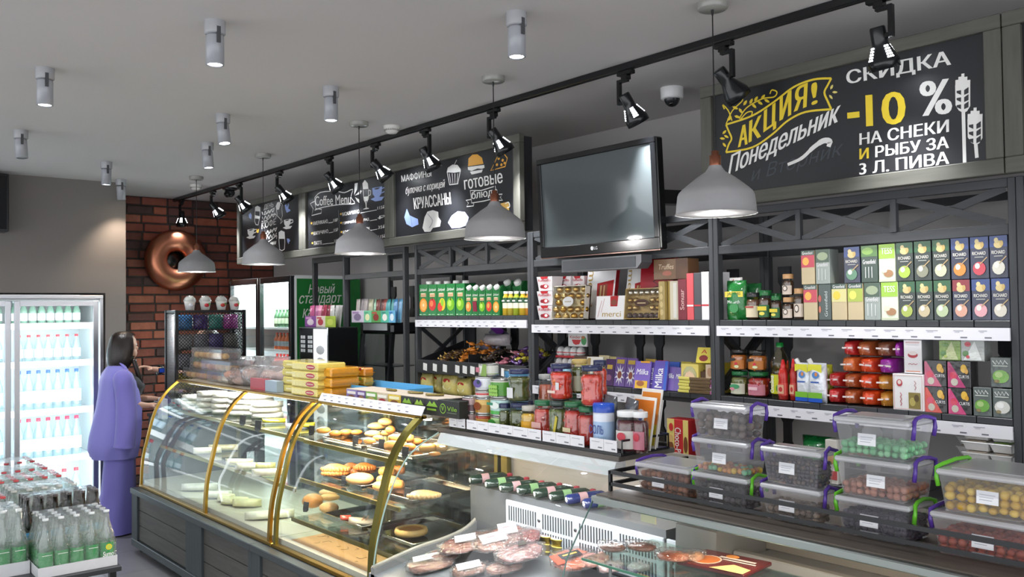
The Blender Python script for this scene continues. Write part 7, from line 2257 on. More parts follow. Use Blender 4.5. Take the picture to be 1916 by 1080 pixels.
boxed('snack_box', 'wide black carton with a green round emblem at the end of the row', 'snack box', x, YSN-.01, ZG, w, .055, hs+.006, '#232523', [('d', .25, .5, .14, .3, '#8aba3a'), ('d', .25, .5, .115, .25, '#232523'), ('s', (.2, .64, .25, .4, .3, .64), .03, '#8aba3a'), ('t', 'Vile', .46, .92, .4, .66, '#8aba3a'), ('r', .46, .9, .28, .31, '#7a8a6a')])
a, b = at(648, 740, Y=YSN).x, at(821, 750, Y=YSN).x
t = thing('carton_lid', 'flat beige card sheet lying over the row of snack boxes', 'card sheet', ((a+b)/2, YSN, ZG+hs+.002))
m = MB(); m.box(-(b-a)/2, (b-a)/2, .002, .18, 0, .003, '#d8c8b4'); m.build('sheet', 'matte', t)
for i, u in enumerate((-.12, .12, .3)):
    tag(MB().pillow(-.05, .05, -.02, .02, 0, .012, '#8a7a3a', 5).build('herb_packet', 'film', loc=((a+b)/2+u, YSN+.09, ZG+hs+.0062), rz=.3*i), ('left', 'middle', 'right')[i]+' flat olive packet lying on the beige card sheet', 'packet')

# ================================================================ coffee corner
YM = 3.22
xa, xb = at(562, 650, Y=YM).x, at(614, 650, Y=YM).x
zt = at(588, 613, Y=YM).z
t = thing('machine_cabinet', 'dark cabinet under the coffee machine', 'cabinet', ((xa+xb)/2, YM, 0))
hw = (xb-xa)/2
m = MB(); m.box(-hw-.02, hw+.02, -.02, .265, 0, .9, '#2e3033', bev=.004); m.build('carcass', 'card', t)
m = MB(); m.box(-hw, hw, -.036, -.021, .08, .88, '#3a3c40', bev=.003); m.build('door', 'card', t)
t = thing('coffee_machine', 'tall black coffee machine with a glowing white front panel', 'coffee machine', ((xa+xb)/2, YM, .9008))
h = zt-.9
m = MB(); m.box(-hw, hw, 0, .26, 0, h, '#17181a', bev=.006); m.build('body', 'gloss', t)
m = MB(); m.box(-hw+.01, -.01, -.004, -.0005, .03, h-.02, '#0e0f11', bev=.002)
for r in range(4):
    for c in (0, 1, 3, 4):
        m.box(-hw+.02+c*(hw-.03)/5, -hw+.02+(c+.8)*(hw-.03)/5, -.006, -.004, h-.09-.035*r, h-.065-.035*r, '#dfe3e6')
m.box(-hw*.65, -hw*.4, -.006, -.004, h*.5, h*.52, '#c8c8c8')
m.build('button_panel', 'gloss', t)
m = MB(); m.box(0, hw-.004, -.005, -.0005, .03, h-.012, '#f0f2f4', bev=.002)
m.build('light_panel', glow('soft_panel', (.9, .94, 1), .55), t)
m = MB()
for k in range(7): m.ell((hw*.5, -.006, .1+k*.09), (hw*.3, .004, .035), '#d8dde2', 12, 6)
m.build('panel_relief', 'gloss', t)
m = MB(); m.tube([(-hw, -.004, .02), (-hw, -.004, h-.004), (hw, -.004, h-.004), (hw, -.004, .02)], .006, '#b8bcc0', 6); m.build('silver_frame', 'metal', t)


def pouches(what, p0, p1, pt, pb, Y, z, box, cols, boxw=1.0, n=3, boxh=.5):
    x, w, h = span(p0, p1, pt, pb, Y)
    if box:
        boxed('pouch_box', what+' display box holding upright dessert pouches', 'display box', x, Y-.03, z, w*boxw, .006, h*boxh, box[0], [('d', .5, .45, .3, .3, box[1]), ('r', .1, .6, .75, .9, box[2])])
    for i in range(n):
        o = MB().pillow(-w/n*.62, w/n*.62, 0, .02, 0, h, cols[i % len(cols)], 6, Matrix.Rotation(.06*(i-1), 4, 'Y') @ Matrix.Rotation(-.1, 4, 'X')).build('dessert_pouch', 'film', loc=(x+(i-(n-1)/2)*w/n, Y+.01*(i % 2), z+.001))
        tag(o, ('left', 'middle', 'right', 'last')[i]+' pouch in the '+what+' box', 'pouch', 'pouches standing in the '+what+' box')


zm = zt+.0015
pouches('purple and white', 577, 598, 571, 611, YM+.08, zm, ('#8a4a9a', '#e8d8e0', '#d8a8c8'), ['#b04a7a', '#a85a8a', '#c87a9a'], 1.0)
pouches('red and cream', 598, 615, 570, 611, YM+.08, zm, ('#e4d8cc', '#b83a44', '#c84a54'), ['#8a2440', '#7a2038'], 1.0, 2)
pouches('lime green', 615, 634, 570, 611, YM+.08, zm, ('#a8c03c', '#c8d45a', '#98b030'), ['#b8b8b4', '#a8a8a8', '#8a8a88'], 1.0)
zs_ = 1.7452
pouches('lilac and white', 664, 687, 563, 607, YF+.07, zs_, ('#d8d0e0', '#8a7a9a', '#b090c0'), ['#e0d8d4', '#c8c0c4', '#d8d0d0', '#ccc4c0'], 1.0, 4)
pouches('mint', 687, 701, 563, 607, YF+.07, zs_, ('#7ac8a0', '#e8e8b8', '#58b088'), ['#d8d8b8', '#a8d8b8'], 1.0, 2)
pouches('green and brown', 701, 719, 563, 607, YF+.07, zs_, ('#5a9a58', '#8a3a34', '#b8584a'), ['#8a4a44', '#6a3a3a', '#a85a50'], 1.0)
pouches('teal', 719, 734, 563, 607, YF+.07, zs_, ('#58b8a0', '#f0e8e0', '#3a8a7a'), ['#4ab0b8', '#6ac0c0'], 1.0, 2)
pouches('light blue', 734, 746, 562, 607, YF+.07, zs_, ('#6ab0d8', '#e0eef4', '#3a7ab8'), ['#58a0d8', '#78b8e0'], 1.0, 2)

# heated display
YH = 3.575
xa, xb = max(at(657, 612, Y=YH+.06).x, XC+.03), at(731, 615, Y=YH+.06).x
t = thing('heated_display', 'black heated display cabinet with a slanted glass front', 'heated display', ((xa+xb)/2, YH, .9008))
hw = (xb-xa)/2
h = 1.742-.9
m = MB(); m.box(-hw, hw, .0, .32, 0, .1, '#1c1d20', bev=.004); m.build('base', 'gloss', t)
m = MB(); m.box(-hw, hw, .07, .32, h-.09, h, '#1f2023', bev=.02); m.build('hood', 'gloss', t)
m = MB(); m.box(-hw+.05, hw-.06, .062, .069, h-.06, h-.004, '#e4e7ea', bev=.002); m.build('white_label', 'gloss', t)
for s in (-1, 1):
    m = MB(); m.prism([(0, .1), (.03, .1), (.10, h-.09), (.07, h-.09)], s*hw-.012*(s+1), s*hw-.012*(s+1)+.024, '#26272a', axis='x'); m.build('front_post', 'gloss', t)
    m = MB(); m.box(s*hw-.012*(s+1), s*hw-.012*(s+1)+.024, .296, .32, .1005, h-.0905, '#26272a'); m.build('rear_post', 'gloss', t)
    m = MB(); m.add([(s*(hw-.012), .012, .1), (s*(hw-.012), .30, .1), (s*(hw-.012), .30, h-.09), (s*(hw-.012), .085, h-.09)], [(0, 1, 2, 3)], '#ffffff'); m.build('side_glass', GLASS, t)
m = MB(); m.add([(-hw, .014, .1), (hw, .014, .1), (hw, .084, h-.09), (-hw, .084, h-.09)], [(0, 1, 2, 3)], '#ffffff'); m.build('front_glass', clear('tinted_glass', (.72, .75, .76), .16), t)
for z in (.3, .5):
    m = MB(); m.box(-hw+.026, hw-.026, .07, .29, z, z+.008, '#9a9ea2'); m.build('shelf', 'metal', t)

# ================================================================ green sided cooler
YG2 = 3.6
xa, xb = -8.82, at(547, 560, Y=YG2).x
zt = at(545, 515, Y=YG2).z
t = thing('drinks_cooler', 'white two door glass cooler with a bright green side', 'cooler', ((xa+xb)/2, YG2, 0))
hw = (xb-xa)/2
D = .70
m = MB()
for q in ((-hw, hw, .03, D, zt-.03, zt), (-hw, hw, .03, D, 0, .14), (-hw, -hw+.03, .03, D, .14, zt-.03), (-hw+.03, hw-.03, D-.03, D, .14, zt-.03)): m.box(*q, '#e6eaec')
m.build('cabinet', 'gloss', t)
m = MB(); m.box(hw-.03, hw, .03, D, .1405, zt-.0305, '#1f7a34'); m.build('green_side', 'gloss', t)
m = MB(); m.tube([(hw+.002, .03, .14), (hw+.002, .03, zt-.015), (hw+.002, D, zt-.015)], .012, '#e8ecec', 4); m.build('white_edge', 'gloss', t)
Mg = Matrix.Translation((hw+.001, 0, 0)) @ Matrix.Rotation(PI/2, 4, 'Z')
m = MB()
for s, q in (('Новый', (.157, 2.002, .43, 2.09)), ('стандарт', (.065, 1.885, .50, 1.985)), ('качества', (.097, 1.78, .51, 1.865))):
    m.text(s, (q[0], q[1]), (q[2], q[1]+.006), (q[0], q[3]), 0, '#dfe8df', .015, .3, .001, Mg)
m.build('lettering', 'card', t)
dw = hw
for i, x in enumerate((-hw, 0)):
    m = MB()
    for q in ((x+.004, x+.05, .145, zt-.005), (x+dw-.05, x+dw-.004, .145, zt-.005)): m.box(q[0], q[1], -.015, .028, q[2], q[3], '#1d1f22', bev=.003)
    for q in ((.145, .2), (zt-.06, zt-.005)): m.box(x+.05, x+dw-.05, -.013, .026, q[0], q[1], '#1d1f22')
    d = m.build('door', 'gloss', t)
    m = MB(); m.box(x+.05, x+dw-.05, .004, .010, .2, zt-.06, '#ffffff'); m.build('pane', GLASS, d)
    m = MB(); m.tube([(x+dw-.028, -.02, .9), (x+dw-.028, -.035, .95), (x+dw-.028, -.035, 1.35), (x+dw-.028, -.02, 1.4)], .009, '#3a3c40', 8); m.build('handle', 'gloss', d)
for z in (.55, .92, 1.295, 1.478, 1.69):
    m = MB(); m.box(-hw+.032, hw-.032, .12, D-.04, z-.02, z, '#eef2f4'); m.build('shelf', 'gloss', t)
m = MB(); m.box(-hw+.05, hw-.05, .06, .085, zt-.065, zt-.035, '#ffffff'); m.build('light_tube', LED, t)
lamp('AREA', (t.location.x, YG2+.12, zt-.07), 30, (.9, .96, 1), (t.location.x, YG2+.35, .9), 1.3, sizey=.06)
lamp('AREA', (t.location.x, YG2+.10, .9), 20, (.9, .96, 1), (t.location.x, YG2+.5, .9), 1.3, sizey=1.0)


def bottle(label, x, y, z, r, h, body, cap, lab=None, group=None, mat=None, name='drink_bottle', fill=None):
    """a bottle with parts bottle, cap and label"""
    t = thing(name, label, 'bottle', (x, y, z+.0008), 0, group)
    m = MB(); m.lathe([(0, .001), (r*.92, .001), (r, r*.25), (r, h*.55), (r*.96, h*.62), (r*.6, h*.76), (r*.38, h*.84), (r*.36, h*.93)], body, 16, cap=False); m.build('bottle', mat or 'gloss', t)
    m = MB(); m.lathe([(r*.44, h*.92), (r*.44, h), (0, h)], cap, 12); m.build('cap', 'gloss', t)
    if lab:
        m = MB(); m.lathe([(r*1.015, h*.2), (r*1.015, h*.5)], lab, 16, cap=False); m.build('label', 'gloss', t)
    return t


for row, (z, c, lab, cap, h, nm) in enumerate(((1.69, '#38583c', '#b8c8a8', '#2c4a30', .175, 'dark green bottle'), (1.478, '#d8683a', '#b8c8d8', '#d8483a', .16, 'orange bottle'), (1.295, '#c83a3a', '#e0d8d8', '#c83a3a', .14, 'red bottle'))):
    first = None
    for i in range(5):
        lb = ORD[i]+' '+nm+' from the left on the '+('upper', 'middle', 'lower')[row]+' shelf of the green cooler'
        p = (xb-.66+i*.075, YG2+.16, z+.0008)
        if first is None: first = bottle(lb, p[0], p[1], z, .03, h, c, cap, lab, nm+'s in the green cooler')
        else: dup(first, p, 0, lb)

# ================================================================ built-in cooler in the grey wall
XC2 = XW
Y0, Y1 = -.88, 2.305
t = thing('wall_cooler', 'brightly lit built-in drinks cooler with glass doors in the grey wall', 'cooler', (XC2, (Y0+Y1)/2, 0))
hy = (Y1-Y0)/2
m = MB()
for q in ((-.74, -.70, -hy, hy, .0, 2.0), (-.70, -.02, -hy, -hy+.03, 0, 2.0), (-.70, -.02, hy-.03, hy, 0, 2.0), (-.70, -.02, -hy+.03, hy-.03, 1.965, 2.0), (-.70, -.02, -hy+.03, hy-.03, 0, .12)): m.box(*q, '#eaf0f2')
m.build('cabinet', 'gloss', t)
m = MB()
for q in ((-hy, hy, 1.98, 2.01), (-hy, hy, 0.03, .08)): m.box(-.02, .014, q[0], q[1], q[2], q[3], '#a9abb0', bev=.003)
for q in ((-hy, -hy+.03), (hy-.028, hy)): m.box(-.02, .014, q[0], q[1], .08, 1.98, '#a9abb0', bev=.003)
m.build('frame', 'metal', t)
dv = [1.555-(Y0+Y1)/2-.8*k for k in range(4)]
edges = [hy-.03]+[1.575-(Y0+Y1)/2-.79*k for k in range(4)]
for k in range(4):
    b, a = edges[k]-.012, max(edges[k+1]+.012, -hy+.03)
    if b-a < .1: continue
    m = MB()
    for q in ((a, a+.045, .1, 1.96), (b-.045, b, .1, 1.96)): m.box(-.012, .018, q[0], q[1], q[2], q[3], '#b4b6bc', bev=.003)
    for q in ((.1, .15), (1.915, 1.96)): m.box(-.011, .017, a+.045, b-.045, q[0], q[1], '#b4b6bc')
    d = m.build('door', 'metal', t)
    m = MB(); m.add([(.003, a+.045, .15), (.003, b-.045, .15), (.003, b-.045, 1.915), (.003, a+.045, 1.915)], [(0, 1, 2, 3)], '#ffffff'); m.build('pane', GLASS, d)
SHZ = (.40, .56, .985, 1.41, 1.745)
for z in SHZ[1:]:
    m = MB(); m.box(-.69, -.12, -hy+.032, hy-.032, z-.03, z, '#f0f4f6', bev=.003); m.box(-.12, -.112, -hy+.032, hy-.032, z-.035, z+.02, '#f4f6f8'); m.build('shelf', 'gloss', t)
for y in (hy-.05, .2, -.6):
    m = MB(); m.cyl(.012, .14, 1.95, '#ffffff', 10, M=Matrix.Translation((-.07, y, 0))); m.build('light_tube', DIMLED, t)
lamp('AREA', (XC2-.06, 1.9, 1.05), 11, (.9, .97, 1), (XC2-.5, 1.9, 1.05), .7, sizey=1.7)
lamp('AREA', (XC2-.06, .9, 1.05), 9, (.9, .97, 1), (XC2-.5, .9, 1.05), 1.0, sizey=1.7)
wt = clear('water_bottle', (.80, .93, .96), .08, .05, .1)
rows = ((1.745, .215, .033, 8, 'sparkling water bottle', '#6a8a7a', '#dfe8ea', '#9ab0a8', 'gloss', '#e6eef0'), (1.41, .25, .035, 7, 'clear water bottle', '#ffffff', '#c83a44', '#c83a44', wt, '#d8ecf4'),
        (.985, .36, .04, 7, 'tall water bottle', '#ffffff', '#3a62c8', '#3a62c8', wt, '#cfe4f2'), (.56, .36, .042, 7, 'large water bottle', '#ffffff', '#c83a54', '#c83a54', wt, '#d8ecf4'))
for ri, (z, h, r, n, nm, body, cap, cap2, mat, lab) in enumerate(rows):
    first = None
    shelf = ('top', 'second', 'third', 'fourth')[ri]
    for i in range(n+3):
        y = 2.13-i*(.072 if ri == 0 else .078)
        if i >= n: y = 1.50-(i-n)*.085
        side = 'right door' if i < n else 'left door'
        lb = ORD[i if i < n else i-n]+' '+nm+' from the right, '+shelf+' shelf, '+side+' of the wall cooler'
        loc = (XC2-.2, y, z+.0008)
        if first is None: first = bottle(lb, XC2-.2, y, z, r, h, body, cap, lab, nm+'s in the wall cooler', mat)
        else: dup(first, loc, 0, lb)
for i in range(3):
    bottle(ORD[i]+' blue-labelled water bottle standing low at the right of the wall cooler', XC2-.17, 2.12-i*.1, .1205, .045, .33, '#ffffff', '#c83a44', '#b8d8ec', 'low water bottles in the wall cooler', wt)

# ================================================================ wire rack with sweets bags, beside the till
XR = -7.42
ya, yb = at(330, 640, X=XR).y, at(457, 640, X=XR).y
t = thing('wire_rack', 'black wire mesh rack of sweets bags beside the till', 'rack', (XR, (ya+yb)/2, .951))
hy = (yb-ya)/2
zt = 1.862-.951
dp = .24
for x in (0, -dp):
    for y in (-hy, hy): MB().box(x-.012, x+.012, y-.012, y+.012, 0, zt, '#1b1c1e').build('post', 'gloss', t)
m = MB()
for z in (.01, zt-.012):
    for q in (((0, -hy, z), (0, hy, z)), ((-dp, -hy, z), (-dp, hy, z)), ((0, -hy, z), (-dp, -hy, z)), ((0, hy, z), (-dp, hy, z))): m.tube(q, .012, '#1b1c1e', 4)
m.build('rails', 'gloss', t)


def lattice(nm, P, w, h, st=.028):
    """crossed thin wires filling a rectangle"""
    m = MB()
    k = -h
    while k < w:
        for sgn in (0, 1):
            a0, a1 = max(k, 0), min(k+h, w)
            if a1-a0 < .01: continue
            p, q = (a0, a0-k), (a1, a1-k)
            if sgn: p, q = (w-p[0], p[1]), (w-q[0], q[1])
            m.tube([P(*p), P(*q)], .003, '#26282a', 3)
        k += st
    m.build(nm, 'gloss', t)


lattice('front_mesh', lambda u, v: (-.0, -hy+u, v), 2*hy, zt)
lattice('side_mesh', lambda u, v: (-u, -hy, v), dp, zt, .02)
lattice('side_mesh', lambda u, v: (-u, hy, v), dp, zt, .02)
rz = [zt-.165-.163*k for k in range(5)]
for z in rz:
    m = MB(); m.box(-dp+.012, -.014, -hy+.012, hy-.012, z-.008, z, '#2a2c2e'); m.build('shelf', 'card', t)
pal = (('#4a8ac8', '#4a2a7a', '#3a9a8a', '#c84ab0'), ('#a8a8a8', '#9a9aa0', '#6a5aa0', '#8a8480'), ('#a8a8b0', '#8ab82c', '#2a5ab0', '#8a2430'), ('#c8b44a', '#c8a83a', '#5a3a7a', '#4a3070'), ('#b8b8b4', '#2a2a2c', '#b0a8a0', '#4a8ac0'))
cn = {'#4a8ac8': 'blue', '#4a2a7a': 'deep purple', '#3a9a8a': 'teal', '#c84ab0': 'magenta', '#a8a8a8': 'grey', '#9a9aa0': 'pale grey', '#6a5aa0': 'violet', '#8a8480': 'taupe', '#a8a8b0': 'silver', '#8ab82c': 'lime green', '#2a5ab0': 'bright blue', '#8a2430': 'dark red', '#c8b44a': 'yellow', '#c8a83a': 'mustard', '#5a3a7a': 'purple', '#4a3070': 'dark purple', '#b8b8b4': 'white', '#2a2a2c': 'black', '#b0a8a0': 'beige', '#4a8ac0': 'sky blue'}
for r in range(5):
    for i in range(4):
        c = pal[r][i]
        w = (2*hy-.06)/4
        M = Matrix.Rotation(PI/2, 4, 'Z')
        o = MB().pillow(-w*.48, w*.48, 0, .06, 0, .125, c, 7, M, 'x', seed=r*4+i, jit=.15).build('sweets_bag', 'film', loc=(XR-.03, (ya+yb)/2-hy+.03+w*(i+.5), .951+rz[r]+.001))
        tag(o, cn[c]+' sweets bag on the '+('top', 'second', 'middle', 'fourth', 'lowest')[r]+' shelf of the wire rack', 'sweets bag', 'sweets bags in the wire rack')
for i, px in enumerate((355, 384, 414, 439)):
    p = at(px, 577, X=XR-.07)
    t = thing('sweets_cup', ('leftmost', 'second', 'third', 'rightmost')[i]+' of the domed white cups on top of the wire rack', 'cup', (XR-.07, p.y, 1.8625), 0, 'domed white cups on the wire rack')
    m = MB(); m.lathe([(0, 0), (.034, 0), (.047, .075)], '#e4e2dc', 18, cap=False); m.build('cup', 'gloss', t)
    m = MB(); m.ell((.036, -.0, .042), (.012, .022, .018), ('#c8c8d0', '#c0303a', '#b83a34', '#c8404a')[i], 10, 6); m.ell((.036, .02, .05), (.01, .012, .014), ('#d8c0b0', '#6a9a5a', '#6a8a4a', '#8aa85a')[i], 8, 5); m.build('cup_print', 'gloss', t)
    m = MB(); m.lathe([(.052, .073), (.052, .08), (.044, .1), (.028, .118), (0, .124)], '#e8e8e6', 18, cap=False); m.build('dome_lid', HAZYWRAP, t)
    m = MB(); m.ell((0, 0, .088), (.04, .04, .026), '#d0d4c4', 10, 6, jit=.2, seed=i); m.build('sweets', 'film', t)

# till desk behind the end of the counter
t = thing('till_desk', 'dark till desk behind the end of the counter', 'desk', (-7.75, 2.78, 0))
m = MB(); m.box(-.42, .06, -.2, .06, .0, .92, '#333538', bev=.004); m.box(.062, .5, -.2, .42, .0, .92, '#333538', bev=.004); m.build('cabinet', 'card', t)
m = MB(); m.box(-.43, .06, -.21, .07, .9205, .95, '#3c3e40', bev=.003); m.box(.0605, .51, -.21, .43, .9205, .95, '#3c3e40', bev=.003); m.build('worktop', 'gloss', t)
t = thing('receipt_printer', 'white receipt printer on the till desk', 'printer', (-8.10, 2.70, .951))
m = MB(); m.box(-.08, .08, -.07, .07, 0, .12, '#e4e6e8', bev=.01); m.build('body', 'gloss', t)
m = MB(); m.box(-.06, .06, -.071, -.069, .08, .1, '#2a2c2e'); m.box(-.07, .07, -.05, .05, .1205, .135, '#eceef0', bev=.004); m.build('lid', 'gloss', t)
t = thing('card_holder', 'white card holder standing beside the wire rack', 'holder', (-7.62, 2.50, .951))
m = MB(); m.box(-.05, .05, 0, .05, 0, .17, '#dfe1e4', bev=.004); m.build('holder', 'gloss', t)
boxed('purple_note', 'purple paper square above the receipt printer', 'note', -8.04, 2.80, .951, .14, .02, .33, '#8a5ac0', [('r', .1, .9, .1, .2, '#a078d0')])

# ================================================================ people
def skin(name, nodes, edges, root, color, parent, sub=2, mat='skin', extra=None):
    """one continuous body grown along a skeleton: nodes {name: (x, y, z, rx, ry)}"""
    me = bpy.data.meshes.new(name)
    ks = list(nodes)
    me.from_pydata([nodes[k][:3] for k in ks], [(ks.index(a), ks.index(b)) for a, b in edges], [])
    o = bpy.data.objects.new(name, me)
    C.objects.link(o)
    sk = o.modifiers.new('skin', 'SKIN')
    for i, k in enumerate(ks):
        n = nodes[k]
        me.skin_vertices[0].data[i].radius = (n[3], n[4] if len(n) > 4 else n[3])
        me.skin_vertices[0].data[i].use_root = (k == root)
    sk.use_smooth_shade = True
    sb = o.modifiers.new('sub', 'SUBSURF')
    sb.levels = sb.render_levels = sub
    ev = o.evaluated_get(bpy.context.evaluated_depsgraph_get())
    em = ev.to_mesh()
    m = MB()
    m.add([tuple(v.co) for v in em.vertices], [list(p.vertices) for p in em.polygons], color, True)
    ev.to_mesh_clear()
    bpy.data.objects.remove(o)
    if extra: extra(m)
    return m.build(name, mat, parent)


def rings(m, rs, col, n=28, skip=None, wave=None):
    """loft of ellipses: (z, cx, cy, rx, ry); skip(angle, i) leaves faces out"""
    v, f = [], []
    for i, (z, cx, cy, rx, ry) in enumerate(rs):
        for k in range(n):
            a = 2*PI*k/n
            q = 1+(wave(a, i) if wave else 0)
            v.append((cx+rx*q*math.cos(a), cy+ry*q*math.sin(a), z))
    for i in range(len(rs)-1):
        for k in range(n):
            if skip and skip(2*PI*(k+.5)/n, i): continue
            k2 = (k+1) % n
            f.append((i*n+k, i*n+k2, (i+1)*n+k2, (i+1)*n+k))
    return m.add(v, f, col, True)


def hand(nodes, edges, tag_, wrist, d, up, s=1):
    """palm and five fingers from a wrist along direction d"""
    w, d, up = Vector(wrist), Vector(d).normalized(), Vector(up).normalized()
    sd = d.cross(up)
    P = lambda a, b, c: tuple(w+d*a+sd*b+up*c)
    nodes[tag_+'palm'] = P(.05, 0, 0)+(.024, .017)
    edges.append((tag_+'w', tag_+'palm'))
    for i, (b, ln) in enumerate(((-.027, .062), (-.009, .072), (.009, .067), (.026, .052))):
        nodes[tag_+'k%d' % i] = P(.085, b, .004)+(.0095, .0095)
        nodes[tag_+'m%d' % i] = P(.085+ln*.55, b*1.05, -.006)+(.0085, .0085)
        nodes[tag_+'t%d' % i] = P(.085+ln*.9, b*1.05, -.026)+(.007, .007)
        edges += [(tag_+'palm', tag_+'k%d' % i), (tag_+'k%d' % i, tag_+'m%d' % i), (tag_+'m%d' % i, tag_+'t%d' % i)]
    nodes[tag_+'th1'] = P(.035, -.04*s, -.01)+(.011, .011)
    nodes[tag_+'th2'] = P(.07, -.05*s, -.02)+(.009, .009)
    edges += [(tag_+'palm', tag_+'th1'), (tag_+'th1', tag_+'th2')]


def face(m, cx, cy, cz, fy, col, s=1):
    """skull and face looking along +y*fy"""
    m.ell((cx, cy, cz+.02), (.074, .092, .105), col, 20, 14)
    m.ell((cx, cy+.045*fy, cz-.05), (.052, .05, .058), col, 16, 10)
    m.ell((cx, cy+.088*fy, cz-.014), (.010, .016, .020), col, 10, 8)
    m.ell((cx, cy+.088*fy, cz-.052), (.022, .010, .007), '#b06a62', 10, 6)
    for q in (-1, 1):
        m.ell((cx+q*.03, cy+.082*fy, cz+.018), (.012, .008, .008), '#e8e4e0', 8, 6)
        m.ell((cx+q*.03, cy+.089*fy, cz+.018), (.006, .004, .006), '#2a201c', 8, 6)
        m.ell((cx+q*.075, cy, cz), (.01, .02, .03), col, 8, 6)


SK = '#d8ab94'
p = at(229, 993, Z=0)
t = thing('person', 'woman in a lilac trouser suit standing at the till, jacket over her shoulders', 'person', (p.x, p.y-.02, 0), math.radians(-8))
nd = {'pelvis': (0, 0, .95, .11, .09), 'waist': (0, .0, 1.08, .095, .075), 'chest': (0, .03, 1.23, .12, .095), 'neck0': (0, .0, 1.36, .06, .055), 'neck1': (0, .02, 1.43, .045, .045), 'head': (0, .04, 1.52, .055, .055),
      'rs': (.15, .0, 1.33, .05, .05), 're': (.19, .0, 1.10, .038, .038), 'rw': (.12, .20, 1.055, .025, .022), 'ls': (-.15, .0, 1.33, .05, .05), 'le': (-.19, .04, 1.10, .038, .038), 'lw': (-.06, .25, 1.10, .025, .022),
      'rh': (.09, 0, .9, .085, .085), 'rk': (.095, .01, .5, .055, .055), 'ra': (.1, -.02, .09, .035, .035), 'rf': (.1, .1, .045, .03, .02), 'lh': (-.09, 0, .9, .085, .085), 'lk': (-.09, .02, .5, .055, .055), 'la': (-.09, .02, .09, .035, .035), 'lf': (-.09, .14, .045, .03, .02)}
eg = [('pelvis', 'waist'), ('waist', 'chest'), ('chest', 'neck0'), ('neck0', 'neck1'), ('neck1', 'head'), ('chest', 'rs'), ('rs', 're'), ('re', 'rw'), ('chest', 'ls'), ('ls', 'le'), ('le', 'lw'), ('pelvis', 'rh'), ('rh', 'rk'), ('rk', 'ra'), ('ra', 'rf'), ('pelvis', 'lh'), ('lh', 'lk'), ('lk', 'la'), ('la', 'lf')]
hand(nd, eg, 'r', nd['rw'][:3], (-.1, .9, .05), (0, 0, 1), -1)
hand(nd, eg, 'l', nd['lw'][:3], (.2, .9, -.1), (0, 0, 1), 1)
skin('body', nd, eg, 'pelvis', SK, t, extra=lambda m: face(m, 0, .045, 1.555, 1, SK))
LIL, LIL2 = '#827dca', '#7871c0'
m = MB()
rings(m, [(1.085, 0, .015, .135, .115), (1.16, 0, .045, .15, .135), (1.22, 0, .075, .155, .128), (1.29, 0, .05, .15, .11), (1.335, 0, .02, .12, .085)], '#1a1a1e'); m.build('top', 'cloth', t)
m = MB()
rr = random.Random(4)
op = lambda a, i: abs((a-PI/2+PI) % (2*PI)-PI) < (.62 if i < 7 else .8)
fold = lambda a, i: .035*math.sin(5*a+i*.7)*(1 if i < 5 else .3)+.02*math.sin(9*a)
rings(m, [(.635, 0, -.035, .245, .195), (.70, 0, -.04, .262, .215), (.80, 0, -.03, .262, .215), (.92, 0, -.015, .25, .20), (1.05, 0, 0, .238, .182), (1.17, 0, 0, .228, .165), (1.27, 0, -.01, .222, .145), (1.335, 0, -.02, .205, .115), (1.375, 0, -.02, .15, .09), (1.405, 0, -.012, .09, .075), (1.435, 0, -.012, .082, .074)], LIL, 40, op, fold)
for s in (-1, 1):     # empty sleeves hanging from the shoulders
    pts = [(s*.19, -.01, 1.335), (s*.238, .0, 1.27), (s*.262, .01, 1.12), (s*.275, .01, .95), (s*.28, .0, .80), (s*.28, -.005, .735)]
    m.tube(curve(pts, 4), [.06, .07, .078, .082, .082, .082, .08, .08, .08, .08, .08, .08, .08, .08, .08, .08, .08, .08, .082, .084, .084], LIL2, 16)
m.build('jacket', 'cloth', t)
m = MB()
for s in (-1, 1):     # lapels and collar
    m.tube(curve([(s*.06, -.05, 1.435), (s*.09, -.0, 1.42), (s*.12, .055, 1.33), (s*.135, .10, 1.2), (s*.14, .135, 1.03)], 5), .022, '#8b82d2', 8, flat=.5)
m.build('lapel', 'cloth', t)
m = MB()
for s, cy in ((1, -.02), (-1, .02)):
    rings(m, [(.012, s*.10, cy-.04, .125, .19), (.12, s*.10, cy-.03, .118, .172), (.35, s*.098, cy-.01, .105, .13), (.6, s*.095, cy, .1, .118), (.8, s*.088, cy, .1, .12), (.95, s*.06, 0, .1, .125), (1.09, s*.04, 0.01, .1, .115)], LIL2, 28, None, lambda a, i: .05*math.sin(6*a+s)*(1-i/7))
m.build('trousers', 'cloth', t)
for s, cy in ((1, -.02), (-1, .02)):
    m = MB(); m.ell((s*.1, cy+.06, .03), (.042, .12, .03), '#141416', 14, 8); m.box(s*.1-.03, s*.1+.03, cy-.08, cy-.03, 0, .05, '#141416', bev=.008); m.build('shoe', 'gloss', t)
m = MB()
cut = lambda a, i: i < 7 and abs((a-PI/2+PI) % (2*PI)-PI) < (.95 if i > 2 else .8)
rings(m, [(1.352, 0, .0, .060, .055), (1.375, 0, .002, .088, .085), (1.42, 0, .010, .108, .110), (1.48, 0, .02, .116, .124), (1.54, 0, .028, .116, .126), (1.59, 0, .032, .105, .119), (1.625, 0, .034, .097, .112), (1.655, 0, .034, .082, .096), (1.675, 0, .034, .06, .072), (1.688, 0, .034, .03, .038), (1.69, 0, .034, .001, .001)], '#1d1310', 32, cut, lambda a, i: .012*math.sin(11*a+i))
m.tube(curve([(.07, .10, 1.45), (.075, .13, 1.34), (.06, .165, 1.24), (.05, .17, 1.16)], 5), [.02]*8+[.016]*8, '#21160f', 8)
m.build('hair', 'hair', t)

